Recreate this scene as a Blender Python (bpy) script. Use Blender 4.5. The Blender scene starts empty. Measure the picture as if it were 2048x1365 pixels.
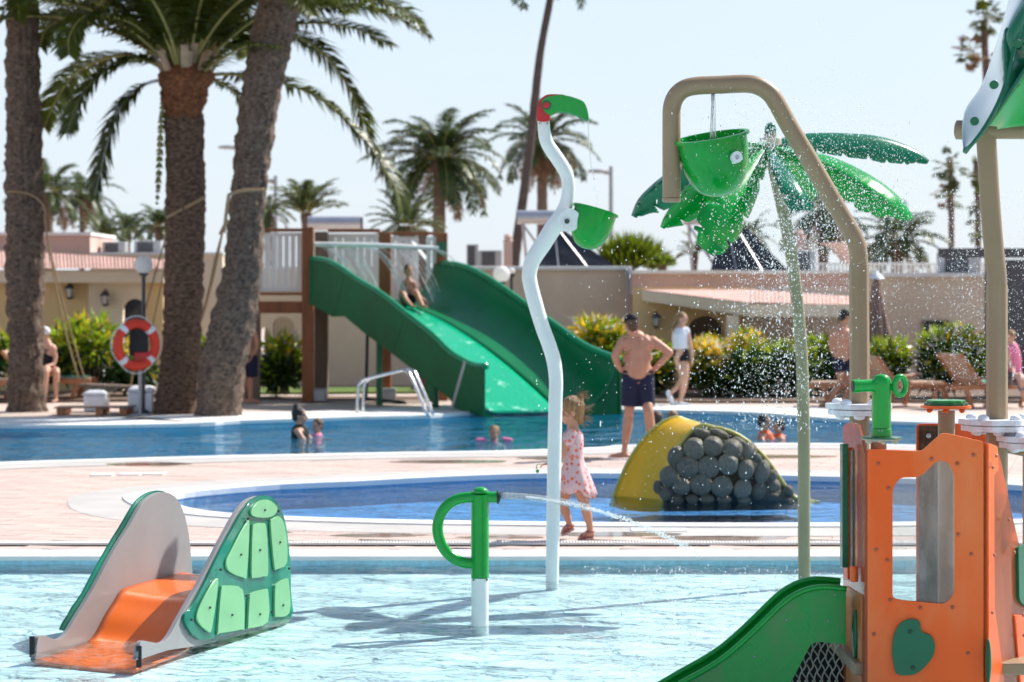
import bpy, bmesh, math, random
from mathutils import Vector, Matrix, noise
from mathutils.geometry import tessellate_polygon
import numpy as np
R = math.radians
S = bpy.context.scene
COL = S.collection
random.seed(7)

# ---------------- camera, sky, sun, exposure ----------------
F = 4836.0          # focal length in photo pixels (85 mm on 36 mm)
HC = 2.03           # camera height
YH = 583.0          # horizon row in the photo
cam_data = bpy.data.cameras.new('camera'); cam = bpy.data.objects.new('camera', cam_data); COL.objects.link(cam)
cam.location = (0, 0, HC); cam.rotation_euler = (R(90), 0, 0)
cam_data.lens = 85.0; cam_data.sensor_width = 36.0
cam_data.shift_y = -(682.5 - YH) / 2048.0
cam_data.clip_end = 3000
cam_data.dof.use_dof = True; cam_data.dof.focus_distance = 13.0; cam_data.dof.aperture_fstop = 3.6
S.camera = cam
SUN_EL = 45.0
SUN_AZ = math.atan2(0.80, 0.60)      # clockwise from +Y: behind the scene, from the right
W = bpy.data.worlds.new('World'); S.world = W; W.use_nodes = True
wn = W.node_tree.nodes; wl = W.node_tree.links
sky = wn.new('ShaderNodeTexSky'); sky.sky_type = 'NISHITA'; sky.sun_disc = False
sky.sun_elevation = R(SUN_EL); sky.sun_rotation = SUN_AZ
sky.air_density = 1.0; sky.dust_density = 0.6; sky.ozone_density = 2.5; sky.altitude = 0
tc = wn.new('ShaderNodeTexCoord'); mp = wn.new('ShaderNodeMapping'); mp.inputs['Scale'].default_value = (1.0, 1.0, 3.5)
nz = wn.new('ShaderNodeTexNoise'); nz.inputs['Scale'].default_value = 2.2; nz.inputs['Detail'].default_value = 5
cr = wn.new('ShaderNodeValToRGB'); cr.color_ramp.elements[0].position = 0.42; cr.color_ramp.elements[0].color = (0, 0, 0, 1)
cr.color_ramp.elements[1].position = 0.9; cr.color_ramp.elements[1].color = (0.55, 0.55, 0.55, 1)
mx = wn.new('ShaderNodeMix'); mx.data_type = 'RGBA'; mx.inputs['B'].default_value = (5.0, 5.1, 5.2, 1)
wl.new(tc.outputs['Generated'], mp.inputs['Vector']); wl.new(mp.outputs['Vector'], nz.inputs['Vector'])
wl.new(nz.outputs['Fac'], cr.inputs['Fac']); wl.new(cr.outputs['Color'], mx.inputs['Factor'])
# pale sea haze that thickens towards the horizon, all round
sx = wn.new('ShaderNodeSeparateXYZ'); wl.new(tc.outputs['Generated'], sx.inputs[0])
hz = wn.new('ShaderNodeMapRange'); hz.inputs['From Min'].default_value = 0.0; hz.inputs['From Max'].default_value = 0.75; hz.inputs['To Min'].default_value = 0.93; hz.inputs['To Max'].default_value = 0.12
wl.new(sx.outputs['Z'], hz.inputs['Value'])
hc = wn.new('ShaderNodeValToRGB'); hc.color_ramp.elements[0].color = (4.05, 4.42, 4.80, 1); hc.color_ramp.elements[1].color = (1.8, 2.3, 3.0, 1); hc.color_ramp.elements[1].position = 0.42
hm = hc.color_ramp.elements.new(0.13); hm.color = (3.6, 4.15, 4.85, 1)
wl.new(sx.outputs['Z'], hc.inputs['Fac'])
mh = wn.new('ShaderNodeMix'); mh.data_type = 'RGBA'; wl.new(hc.outputs['Color'], mh.inputs['B'])
wl.new(hz.outputs['Result'], mh.inputs['Factor']); wl.new(sky.outputs['Color'], mh.inputs['A'])
wl.new(mh.outputs['Result'], mx.inputs['A']); wl.new(mx.outputs['Result'], wn['Background'].inputs['Color'])
wn['Background'].inputs['Strength'].default_value = 0.115
sun_d = bpy.data.lights.new('sun', 'SUN'); sun = bpy.data.objects.new('sun', sun_d); COL.objects.link(sun)
sun_d.energy = 4.6; sun_d.angle = R(0.53); sun_d.color = (1.0, 0.95, 0.88)
sd = Vector((math.sin(SUN_AZ) * math.cos(R(SUN_EL)), math.cos(SUN_AZ) * math.cos(R(SUN_EL)), math.sin(R(SUN_EL))))
sun.rotation_euler = sd.to_track_quat('Z', 'Y').to_euler(); sun.location = (20, 30, 40)
S.view_settings.view_transform = 'Standard'; S.view_settings.look = 'None'; S.view_settings.gamma = 1
S.view_settings.exposure = 0.80
S.render.engine = 'CYCLES'
S.cycles.use_denoising = True; S.cycles.max_bounces = 7; S.cycles.transparent_max_bounces = 14
S.cycles.caustics_reflective = False; S.cycles.caustics_refractive = False
S.cycles.sample_clamp_indirect = 6.0
S.cycles.use_light_tree = False

# ---------------- helpers ----------------
def P(px, py, d):   return Vector(((px - 1024) / F * d, d, HC - (py - YH) / F * d))
def GD(py, z=0.0):  return F * (HC - z) / (py - YH)
def G(px, py, z=0.0): return P(px, py, GD(py, z))
def PL(px, py, o, dr):
    # the point of the vertical plane through o (x,y) along dr (x,y) seen at a photo pixel
    k = (px - 1024) / F
    t = (k * o[1] - o[0]) / (dr[0] - k * dr[1])
    return P(px, py, o[1] + t * dr[1])

class MB:
    def __init__(s): s.v = []; s.f = []; s.m = []
    def add(s, vs, fs, mi=0):
        b = len(s.v); s.v += [tuple(x) for x in vs]; s.f += [tuple(b + i for i in f) for f in fs]; s.m += [mi] * len(fs); return s
    def box(s, c, size, rot=None, mi=0):
        c = Vector(c); hx, hy, hz = size[0] / 2, size[1] / 2, size[2] / 2
        vs = [Vector((x, y, z)) for x in (-hx, hx) for y in (-hy, hy) for z in (-hz, hz)]
        if rot is not None:
            if not isinstance(rot, Matrix): rot = Matrix.Rotation(rot, 3, 'Z')
            vs = [rot @ v for v in vs]
        return s.add([c + v for v in vs], [(0, 1, 3, 2), (4, 6, 7, 5), (0, 4, 5, 1), (2, 3, 7, 6), (0, 2, 6, 4), (1, 5, 7, 3)], mi)
    def bar(s, a, b, w, h, up=(0, 0, 1), mi=0):
        a = Vector(a); b = Vector(b); t = (b - a).normalized(); u = Vector(up)
        sd_ = t.cross(u)
        if sd_.length < 1e-4: sd_ = t.cross(Vector((0, 1, 0)))
        sd_.normalize(); u = sd_.cross(t).normalized(); vs = []
        for p in (a, b):
            for i, j in ((-1, -1), (1, -1), (1, 1), (-1, 1)): vs.append(p + sd_ * i * w / 2 + u * j * h / 2)
        return s.add(vs, [(3, 2, 1, 0), (4, 5, 6, 7), (0, 1, 5, 4), (1, 2, 6, 5), (2, 3, 7, 6), (3, 0, 4, 7)], mi)
    def tube(s, pts, r, n=12, cap=True, round_cap=False, mi=0, flat=None, ridge=None):
        pts = [Vector(p) for p in pts]; k = len(pts)
        rs = list(r) if hasattr(r, '__len__') else [r] * k
        if round_cap:
            def capx(p, t, rr): return [(p + t * rr * math.sin(a), rr * math.cos(a)) for a in (R(25), R(50), R(72), R(86))]
            t0 = (pts[0] - pts[1]).normalized(); t1 = (pts[-1] - pts[-2]).normalized()
            A = capx(pts[0], t0, rs[0])[::-1]; B = capx(pts[-1], t1, rs[-1])
            pts = [a[0] for a in A] + pts + [b[0] for b in B]; rs = [a[1] for a in A] + rs + [b[1] for b in B]; k = len(pts)
        T = []
        for i in range(k):
            t = pts[min(i + 1, k - 1)] - pts[max(i - 1, 0)]
            T.append(t.normalized() if t.length > 1e-9 else Vector((0, 0, 1)))
        nrm = T[0].orthogonal().normalized() if flat is None else (Vector(flat) - T[0] * Vector(flat).dot(T[0])).normalized()
        b0 = len(s.v); vs = []
        for i in range(k):
            nrm = (nrm - T[i] * nrm.dot(T[i]))
            nrm = nrm.normalized() if nrm.length > 1e-6 else T[i].orthogonal().normalized()
            bn = T[i].cross(nrm)
            for j in range(n):
                a = 2 * math.pi * j / n
                rr = rs[i] * (ridge(j) if ridge else 1)
                vs.append(pts[i] + (nrm * math.cos(a) + bn * math.sin(a)) * rr)
        fs = []
        for i in range(k - 1):
            for j in range(n):
                a = i * n + j; b = i * n + (j + 1) % n
                fs.append((a, b, b + n, a + n))
        if cap: fs.append(tuple(range(n))[::-1]); fs.append(tuple((k - 1) * n + j for j in range(n)))
        return s.add(vs, fs, mi)
    def sphere(s, c, r, rot=None, u=16, w=10, mi=0):
        c = Vector(c); r = r if hasattr(r, '__len__') else (r, r, r)
        vs = []; fs = []
        for i in range(1, w):
            th = math.pi * i / w
            for j in range(u):
                ph = 2 * math.pi * j / u
                p = Vector((r[0] * math.sin(th) * math.cos(ph), r[1] * math.sin(th) * math.sin(ph), r[2] * math.cos(th)))
                vs.append(c + (rot @ p if rot is not None else p))
        t = Vector((0, 0, r[2])); vs.append(c + (rot @ t if rot is not None else t)); vs.append(c - (rot @ t if rot is not None else t))
        for i in range(w - 2):
            for j in range(u): fs.append((i * u + j, (i + 1) * u + j, (i + 1) * u + (j + 1) % u, i * u + (j + 1) % u))
        top = len(vs) - 2; bot = top + 1
        for j in range(u):
            fs.append((top, j, (j + 1) % u)); fs.append((bot, (w - 2) * u + (j + 1) % u, (w - 2) * u + j))
        return s.add(vs, fs, mi)
    def lathe(s, prof, M=None, n=24, mi=0, close=False):
        # prof: (radius, z) list around local z
        M = M or Matrix.Identity(4); vs = []; fs = []; k = len(prof)
        for (r, z) in prof:
            for j in range(n):
                a = 2 * math.pi * j / n; vs.append(M @ Vector((r * math.cos(a), r * math.sin(a), z)))
        for i in range(k - 1 if not close else k):
            for j in range(n):
                a = i * n + j; b = i * n + (j + 1) % n; i2 = ((i + 1) % k) * n
                fs.append((a, b, i2 + (j + 1) % n, i2 + j))
        if not close:
            if prof[0][0] > 1e-5: fs.append(tuple(range(n))[::-1])
            if prof[-1][0] > 1e-5: fs.append(tuple((k - 1) * n + j for j in range(n)))
        return s.add(vs, fs, mi)
    def prism(s, outer, t, holes=(), mi=0):
        loops = [[Vector(p) for p in outer]] + [[Vector(p) for p in h] for h in holes]
        t = Vector(t); tri = tessellate_polygon(loops); flat = [p for l in loops for p in l]; n = len(flat)
        # orient caps
        nrm = Vector((0, 0, 0))
        for a, b, c in tri: nrm += (flat[b] - flat[a]).cross(flat[c] - flat[a])
        fl = nrm.dot(t) > 0
        fs = [(c, b, a) if fl else (a, b, c) for a, b, c in tri] + [(a + n, b + n, c + n) if fl else (c + n, b + n, a + n) for a, b, c in tri]
        k = 0
        for li, l in enumerate(loops):
            m = len(l)
            ar = Vector((0, 0, 0))
            for i in range(m): ar += l[i].cross(l[(i + 1) % m])
            ccw = ar.dot(t) > 0
            if li > 0: ccw = not ccw
            for i in range(m):
                a = k + i; b = k + (i + 1) % m
                fs.append((a, b, b + n, a + n) if ccw else (b, a, a + n, b + n))
            k += m
        return s.add(flat + [p + t for p in flat], fs, mi)
    def grid(s, rows, mi=0, closed=False):
        b = len(rows[0]); vs = [p for r_ in rows for p in r_]; fs = []
        for i in range(len(rows) - 1):
            for j in range(b if closed else b - 1):
                j2 = (j + 1) % b
                fs.append((i * b + j, i * b + j2, (i + 1) * b + j2, (i + 1) * b + j))
        return s.add(vs, fs, mi)
    def mesh(s, name, mats, smooth=None):
        me = bpy.data.meshes.new(name); me.from_pydata(s.v, [], s.f)
        for m in (mats if isinstance(mats, (list, tuple)) else [mats]): me.materials.append(m)
        if any(s.m): me.polygons.foreach_set('material_index', s.m)
        if smooth is not None:
            me.polygons.foreach_set('use_smooth', [True] * len(me.polygons))
            if smooth < 180: me.set_sharp_from_angle(angle=R(smooth))
        me.update(); return me
def ob(name, mb, mats, parent=None, smooth=None, bevel=0, thick=0, sub=0, kind=None):
    me = mb.mesh(name, mats, smooth) if isinstance(mb, MB) else mb
    o = bpy.data.objects.new(name, me); COL.objects.link(o)
    if parent is not None:
        o.parent = parent; o.matrix_parent_inverse = parent.matrix_basis.inverted()
    if thick: m = o.modifiers.new('thick', 'SOLIDIFY'); m.thickness = thick; m.offset = 0
    if bevel:
        m = o.modifiers.new('bevel', 'BEVEL'); m.width = bevel; m.segments = 2; m.limit_method = 'ANGLE'; m.angle_limit = R(35)
    if sub: m = o.modifiers.new('sub', 'SUBSURF'); m.levels = sub; m.render_levels = sub
    if kind: o['kind'] = kind
    return o
def tag(o, label, cat, group=None):
    o['label'] = label; o['category'] = cat
    if group: o['group'] = group
    return o
def thing(name, label, cat, loc=(0, 0, 0), group=None):
    e = bpy.data.objects.new(name, None); COL.objects.link(e); e.location = loc; e.empty_display_size = 0.1
    return tag(e, label, cat, group)
def structure(name, mb, mats, **k): return ob(name, mb, mats, kind='structure', **k)
def copy_tree(src, M, parent=None):
    # a copy of a thing, its parts and sub-parts, moved by M (world)
    c = src.copy(); COL.objects.link(c)
    if parent is None: c.matrix_basis = M @ src.matrix_basis
    else: c.parent = parent
    for ch in src.children: copy_tree(ch, M, c)
    return c
def smooth_path(pts, n=8):
    pts = [Vector(p) for p in pts]; out = []
    for i in range(len(pts) - 1):
        p0 = pts[max(i - 1, 0)]; p1 = pts[i]; p2 = pts[i + 1]; p3 = pts[min(i + 2, len(pts) - 1)]
        for k in range(n):
            t = k / n
            out.append(0.5 * ((2 * p1) + (p2 - p0) * t + (2 * p0 - 5 * p1 + 4 * p2 - p3) * t * t + (3 * p1 - p0 - 3 * p2 + p3) * t ** 3))
    out.append(pts[-1]); return out
def smooth_loop(pts, n=4):
    pts = [Vector(p) for p in pts]; m = len(pts); out = []
    for i in range(m):
        p0, p1, p2, p3 = pts[i - 1], pts[i], pts[(i + 1) % m], pts[(i + 2) % m]
        for k in range(n):
            t = k / n
            out.append(0.5 * ((2 * p1) + (p2 - p0) * t + (2 * p0 - 5 * p1 + 4 * p2 - p3) * t * t + (3 * p1 - p0 - 3 * p2 + p3) * t ** 3))
    return out
def vlerp(vals, n=8):
    out = []
    for i in range(len(vals) - 1):
        for k in range(n): out.append(vals[i] + (vals[i + 1] - vals[i]) * k / n)
    out.append(vals[-1]); return out
def axm(o, z, x=None):
    # matrix with origin o and local z along z
    z = Vector(z).normalized(); x = Vector(x) if x is not None else z.orthogonal()
    x = (x - z * x.dot(z)).normalized(); y = z.cross(x)
    M = Matrix((x, y, z)).transposed().to_4x4(); M.translation = Vector(o); return M

# ---------------- materials ----------------
def new_mat(name):
    m = bpy.data.materials.new(name); m.use_nodes = True; nt = m.node_tree
    return m, nt, nt.nodes, nt.links, nt.nodes['Principled BSDF']
def pm(name, col, rough=0.5, var=0.12, scale=4.0, bump=0.0, bscale=60.0, metal=0.0, spec=0.35, coat=0.0, trans=0.0, stretch=(1, 1, 1),
       rvar=0.1, alpha=1.0, obj_rand=0.0, col2=None, thr=(0.45, 0.65), sub=0.0):
    m, nt, N, L, b = new_mat(name)
    t = N.new('ShaderNodeTexCoord'); mpn = N.new('ShaderNodeMapping'); mpn.inputs['Scale'].default_value = stretch
    L.new(t.outputs['Object'], mpn.inputs['Vector'])
    n = N.new('ShaderNodeTexNoise'); n.inputs['Scale'].default_value = scale; n.inputs['Detail'].default_value = 6; n.inputs['Roughness'].default_value = 0.6
    L.new(mpn.outputs['Vector'], n.inputs['Vector'])
    r = N.new('ShaderNodeValToRGB'); e = r.color_ramp.elements
    c2 = col2 or tuple(min(1, c * (1 + var)) for c in col)
    c1 = col if col2 else tuple(c * (1 - var) for c in col)
    if not col2: thr = (0.3, 0.7)
    e[0].position, e[1].position = thr; e[0].color = (*c1, 1); e[1].color = (*c2, 1)
    L.new(n.outputs['Fac'], r.inputs['Fac']); out = r.outputs['Color']
    if obj_rand:
        oi = N.new('ShaderNodeObjectInfo'); gi = N.new('ShaderNodeNewGeometry'); ad = N.new('ShaderNodeMath'); ad.operation = 'ADD'
        L.new(oi.outputs['Random'], ad.inputs[0]); L.new(gi.outputs['Random Per Island'], ad.inputs[1])
        fr = N.new('ShaderNodeMath'); fr.operation = 'FRACT'; L.new(ad.outputs[0], fr.inputs[0])
        mr = N.new('ShaderNodeMapRange'); mr.inputs['To Min'].default_value = 1 - obj_rand; mr.inputs['To Max'].default_value = 1 + obj_rand
        L.new(fr.outputs[0], mr.inputs['Value'])
        hv = N.new('ShaderNodeHueSaturation'); L.new(mr.outputs['Result'], hv.inputs['Value']); L.new(out, hv.inputs['Color']); out = hv.outputs['Color']
    L.new(out, b.inputs['Base Color'])
    rr = N.new('ShaderNodeMapRange'); rr.inputs['To Min'].default_value = max(0.02, rough - rvar); rr.inputs['To Max'].default_value = min(1, rough + rvar)
    L.new(n.outputs['Fac'], rr.inputs['Value']); L.new(rr.outputs['Result'], b.inputs['Roughness'])
    b.inputs['Metallic'].default_value = metal; b.inputs['Specular IOR Level'].default_value = spec
    b.inputs['Coat Weight'].default_value = coat * 0.45; b.inputs['Coat Roughness'].default_value = 0.06
    b.inputs['Alpha'].default_value = alpha
    if sub: b.inputs['Subsurface Weight'].default_value = sub; b.inputs['Subsurface Radius'].default_value = (0.02, 0.01, 0.006); b.inputs['Subsurface Scale'].default_value = 0.5
    if bump:
        n2 = N.new('ShaderNodeTexNoise'); n2.inputs['Scale'].default_value = bscale; n2.inputs['Detail'].default_value = 4
        L.new(mpn.outputs['Vector'], n2.inputs['Vector'])
        bp = N.new('ShaderNodeBump'); bp.inputs['Strength'].default_value = bump; bp.inputs['Distance'].default_value = 0.02
        L.new(n2.outputs['Fac'], bp.inputs['Height']); L.new(bp.outputs['Normal'], b.inputs['Normal'])
    if trans:
        tr = N.new('ShaderNodeBsdfTranslucent'); L.new(out, tr.inputs['Color'])
        ms = N.new('ShaderNodeMixShader'); ms.inputs[0].default_value = trans
        L.new(b.outputs[0], ms.inputs[1]); L.new(tr.outputs[0], ms.inputs[2]); L.new(ms.outputs[0], N['Material Output'].inputs['Surface'])
    return m
def clear_mat(name, tint, white=0.1, rough=0.08, gloss=0.12, milky=(0.8, 0.85, 0.85), scale=20, zs=0.25):
    # thin clear or tinted sheet: transparent + fresnel gloss + a little milky scatter
    m, nt, N, L, b = new_mat(name); N.remove(b)
    tr = N.new('ShaderNodeBsdfTransparent'); tr.inputs['Color'].default_value = (*tint, 1)
    gl = N.new('ShaderNodeBsdfGlossy'); gl.inputs['Roughness'].default_value = rough
    df = N.new('ShaderNodeBsdfDiffuse'); df.inputs['Color'].default_value = (*milky, 1)
    tl = N.new('ShaderNodeBsdfTranslucent'); tl.inputs['Color'].default_value = (*milky, 1)
    t = N.new('ShaderNodeTexCoord'); n = N.new('ShaderNodeTexNoise'); n.inputs['Scale'].default_value = scale; n.inputs['Detail'].default_value = 5
    mp_ = N.new('ShaderNodeMapping'); mp_.inputs['Scale'].default_value = (1, 1, zs); L.new(t.outputs['Object'], mp_.inputs['Vector']); L.new(mp_.outputs['Vector'], n.inputs['Vector'])
    mr = N.new('ShaderNodeMapRange'); mr.inputs['From Min'].default_value = 0.3; mr.inputs['From Max'].default_value = 0.75
    mr.inputs['To Min'].default_value = white * 0.5; mr.inputs['To Max'].default_value = min(1, white * 1.6); L.new(n.outputs['Fac'], mr.inputs['Value'])
    sc = N.new('ShaderNodeMixShader'); sc.inputs[0].default_value = 0.5; L.new(df.outputs[0], sc.inputs[1]); L.new(tl.outputs[0], sc.inputs[2])
    m1 = N.new('ShaderNodeMixShader'); L.new(mr.outputs[0], m1.inputs[0]); L.new(tr.outputs[0], m1.inputs[1]); L.new(sc.outputs[0], m1.inputs[2])
    fz = N.new('ShaderNodeFresnel'); fz.inputs['IOR'].default_value = 1.0 + gloss * 4
    m2 = N.new('ShaderNodeMixShader'); L.new(fz.outputs[0], m2.inputs[0]); L.new(m1.outputs[0], m2.inputs[1]); L.new(gl.outputs[0], m2.inputs[2])
    L.new(m2.outputs[0], N['Material Output'].inputs['Surface']); return m
def water_mat(name, tint, waves, foam=0.0, fscale=6.0, rough=0.02, ior=1.24, body=0, bodycol=None):
    # waves: list of (scale, strength, stretch_y)
    m, nt, N, L, b = new_mat(name); N.remove(b)
    t = N.new('ShaderNodeTexCoord'); prev = None
    for (sc, st, sy) in waves:
        mp_ = N.new('ShaderNodeMapping'); mp_.inputs['Scale'].default_value = (1, sy, 1); L.new(t.outputs['Object'], mp_.inputs['Vector'])
        n = N.new('ShaderNodeTexNoise'); n.inputs['Scale'].default_value = sc; n.inputs['Detail'].default_value = 3; n.inputs['Distortion'].default_value = 0.6
        L.new(mp_.outputs['Vector'], n.inputs['Vector'])
        bp = N.new('ShaderNodeBump'); bp.inputs['Strength'].default_value = 1.0; bp.inputs['Distance'].default_value = st
        L.new(n.outputs['Fac'], bp.inputs['Height'])
        if prev: L.new(prev.outputs['Normal'], bp.inputs['Normal'])
        prev = bp
    tr = N.new('ShaderNodeBsdfTransparent'); tr.inputs['Color'].default_value = (*tint, 1)
    gl = N.new('ShaderNodeBsdfGlossy'); gl.inputs['Roughness'].default_value = rough; L.new(prev.outputs['Normal'], gl.inputs['Normal'])
    fz = N.new('ShaderNodeFresnel'); fz.inputs['IOR'].default_value = ior; L.new(prev.outputs['Normal'], fz.inputs['Normal'])
    base = tr
    if body:
        bd = N.new('ShaderNodeBsdfDiffuse'); bd.inputs['Color'].default_value = (*bodycol, 1); L.new(prev.outputs['Normal'], bd.inputs['Normal'])
        base = N.new('ShaderNodeMixShader'); base.inputs[0].default_value = body; L.new(tr.outputs[0], base.inputs[1]); L.new(bd.outputs[0], base.inputs[2])
    if foam:
        df = N.new('ShaderNodeBsdfDiffuse'); df.inputs['Color'].default_value = (0.85, 0.9, 0.9, 1)
        n = N.new('ShaderNodeTexNoise'); n.inputs['Scale'].default_value = fscale; n.inputs['Detail'].default_value = 9; n.inputs['Roughness'].default_value = 0.7; n.inputs['Distortion'].default_value = 1.0
        L.new(t.outputs['Object'], n.inputs['Vector'])
        mr = N.new('ShaderNodeMapRange'); mr.inputs['From Min'].default_value = 0.48; mr.inputs['From Max'].default_value = 0.72
        mr.inputs['To Min'].default_value = 0; mr.inputs['To Max'].default_value = foam; L.new(n.outputs['Fac'], mr.inputs['Value'])
        base = N.new('ShaderNodeMixShader'); L.new(mr.outputs[0], base.inputs[0]); L.new(tr.outputs[0], base.inputs[1]); L.new(df.outputs[0], base.inputs[2])
    ms = N.new('ShaderNodeMixShader'); L.new(fz.outputs[0], ms.inputs[0]); L.new(base.outputs[0], ms.inputs[1]); L.new(gl.outputs[0], ms.inputs[2])
    L.new(ms.outputs[0], N['Material Output'].inputs['Surface']); return m

M = {}
M['tile'] = pm('pink_paving', (0.50, 0.385, 0.335), 0.75, 0.10, 1.2, 0.15, 40, obj_rand=0.09)
M['mortar'] = pm('paving_joint', (0.50, 0.40, 0.34), 0.9, 0.12, 1.0, 0.2, 30)
M['grey_band'] = pm('grey_paving', (0.43, 0.41, 0.385), 0.75, 0.10, 1.5, 0.15, 40)
M['coping'] = pm('white_coping', (0.70, 0.69, 0.67), 0.6, 0.06, 3.0, 0.1, 40)
M['floor_near'] = pm('pale_pool_floor', (0.62, 0.81, 0.84), 0.7, 0.10, 1.5, 0.0)
M['floor_mid'] = pm('blue_pool_floor', (0.08, 0.32, 0.72), 0.7, 0.12, 1.0, 0.0)
M['floor_big'] = pm('teal_pool_floor', (0.04, 0.42, 0.66), 0.7, 0.2, 0.5, 0.0)
M['pool_wall'] = pm('blue_waterline_tile', (0.16, 0.42, 0.62), 0.4, 0.2, 30.0, 0.0)
M['pool_wall_pale'] = pm('pale_waterline_tile', (0.32, 0.58, 0.68), 0.4, 0.15, 30.0)
M['water_near'] = water_mat('splash_water', (0.90, 0.985, 1.0), [(2.2, 0.035, 1.3), (8.0, 0.018, 1.1), (28.0, 0.005, 1.1)], foam=0.18, fscale=7.0)
M['water_mid'] = water_mat('calm_water', (0.85, 0.97, 1.0), [(2.0, 0.05, 1.6), (7.0, 0.02, 1.0)], ior=1.28)
M['water_big'] = water_mat('rippled_water', (0.80, 0.97, 1.0), [(1.6, 0.16, 0.8), (5.0, 0.03, 0.8)], body=0.30, bodycol=(0.012, 0.25, 0.44))
M['white_paint'] = pm('white_paint', (0.74, 0.76, 0.75), 0.35, 0.05, 2.0, coat=0.3)
M['white_plastic'] = pm('white_plastic', (0.72, 0.74, 0.78), 0.35, 0.06, 8.0, coat=0.3)
M['steel'] = pm('steel', (0.62, 0.62, 0.63), 0.25, 0.1, 10, metal=1.0)
M['dark_steel'] = pm('dark_steel', (0.06, 0.06, 0.065), 0.4, 0.2, 10)
M['tan'] = pm('tan_pipe', (0.30, 0.21, 0.125), 0.42, 0.08, 3.0, 0.05, 200, coat=0.15)
M['rust_panel'] = pm('brown_orange_panel', (0.60, 0.20, 0.06), 0.45, 0.15, 4.0)
M['tan_light'] = pm('beige_disc', (0.5, 0.4, 0.3), 0.5, 0.08, 3.0)
M['olive'] = pm('olive_pipe', (0.25, 0.24, 0.14), 0.42, 0.10, 3.0, coat=0.2)
M['green'] = pm('bright_green_gloss', (0.0, 0.30, 0.035), 0.25, 0.12, 3.0, coat=0.5)
M['green_t'] = pm('bright_green_fibreglass', (0.0, 0.36, 0.045), 0.22, 0.15, 3.0, coat=0.5, trans=0.25)
M['teal_t'] = pm('teal_green_fibreglass', (0.0, 0.18, 0.085), 0.2, 0.15, 3.0, coat=0.5, trans=0.25)
M['dark_green'] = pm('dark_green_plastic', (0.004, 0.12, 0.05), 0.3, 0.12, 3.0, coat=0.3)
M['shaded_slide_green'] = pm('shaded_slide_green', (0.0, 0.105, 0.032), 0.4, 0.25, 1.2, 0.05, 20, spec=0.2)  # wall green darkened in the colour for facing away from the sun
M['shaded_slide_inner'] = pm('shaded_inner_green', (0.0, 0.155, 0.05), 0.3, 0.2, 1.2, 0.05, 20, spec=0.3)  # curved wall's shade is in its colour too, slightly lighter
M['slide_wet'] = pm('wet_slide_green', (0.0, 0.40, 0.20), 0.18, 0.15, 5.0, 0.5, 14, coat=1.0, col2=(0.30, 0.70, 0.52), thr=(0.60, 0.68))
M['slide_side'] = pm('worn_green_slide_wall', (0.0, 0.27, 0.035), 0.28, 0.1, 3.5, coat=0.4, col2=(0.045, 0.24, 0.05), thr=(0.5, 0.58), stretch=(1, 1, 0.5))
M['red'] = pm('red_gloss', (0.50, 0.015, 0.02), 0.25, 0.1, 3.0, coat=0.4)
M['orange'] = pm('orange_plastic', (0.88, 0.105, 0.004), 0.4, 0.08, 3.5, 0.04, 90, coat=0.1, col2=(0.84, 0.19, 0.05), thr=(0.42, 0.72), stretch=(1, 1, 0.35))
M['orange_red'] = pm('red_orange_plastic', (0.72, 0.10, 0.02), 0.38, 0.10, 2.5)
M['orange_slide'] = pm('orange_slide_bed', (0.86, 0.155, 0.012), 0.22, 0.06, 2.5, coat=0.4)
M['orange_clear'] = clear_mat('clear_orange_sheet', (0.92, 0.42, 0.28), 0.62, 0.15, 0.08, (0.90, 0.24, 0.09), 3)
M['clear'] = clear_mat('scuffed_clear_sheet', (0.92, 0.94, 0.93), 0.10, 0.08, 0.12)
M['smoke'] = clear_mat('brown_tinted_sheet', (0.32, 0.25, 0.20), 0.45, 0.2, 0.03, (0.20, 0.145, 0.11))
M['jet'] = clear_mat('falling_water', (0.96, 0.98, 0.99), 0.35, 0.02, 0.10, (0.95, 0.97, 0.98), 60)
M['mist'] = clear_mat('thin_water_curtain', (0.98, 0.99, 1.0), 0.40, 0.05, 0.05, (0.95, 0.97, 0.98), 30)
M['drop'] = pm('water_drop', (0.92, 0.94, 0.95), 0.05, 0.02, 3.0, trans=0.5, spec=1.0)
M['fin_grey'] = pm('grey_fin', (0.29, 0.28, 0.28), 0.42, 0.08, 3.0, 0.03, 80, trans=0.12, stretch=(1, 1, 0.5))
M['fin_teal'] = clear_mat('teal_clear_sheet', (0.15, 0.72, 0.52), 0.6, 0.08, 0.12, (0.03, 0.52, 0.34), 2.5, 1.0)
M['scute'] = pm('pale_green_scute', (0.24, 0.56, 0.28), 0.35, 0.06, 3.0, trans=0.25, coat=0.3)
M['bolt'] = pm('bolt_cap', (0.42, 0.12, 0.06), 0.35, 0.1, 3.0)
M['bolt_dark'] = pm('dark_bolt', (0.03, 0.08, 0.05), 0.4, 0.1, 3.0)
M['rubber'] = pm('black_rubber', (0.012, 0.012, 0.013), 0.5, 0.2, 5.0)
M['net'] = pm('white_rope_net', (0.6, 0.6, 0.58), 0.7, 0.1, 30)
M['yellow'] = pm('yellow_fibreglass', (0.86, 0.50, 0.015), 0.28, 0.08, 2.0, coat=0.3, trans=0.2)
M['yellow_edge'] = pm('olive_yellow_rim', (0.45, 0.42, 0.10), 0.4, 0.1, 5)
M['wood'] = pm('stained_wood', (0.24, 0.085, 0.035), 0.6, 0.25, 6.0, 0.2, 60, stretch=(1, 1, 0.15))
M['wood_grey'] = pm('weathered_wood', (0.17, 0.12, 0.09), 0.7, 0.25, 6.0, 0.2, 60, stretch=(1, 1, 0.15))
M['wood_light'] = pm('lounger_wood', (0.36, 0.15, 0.07), 0.6, 0.2, 8.0, 0.1, 60)
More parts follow.
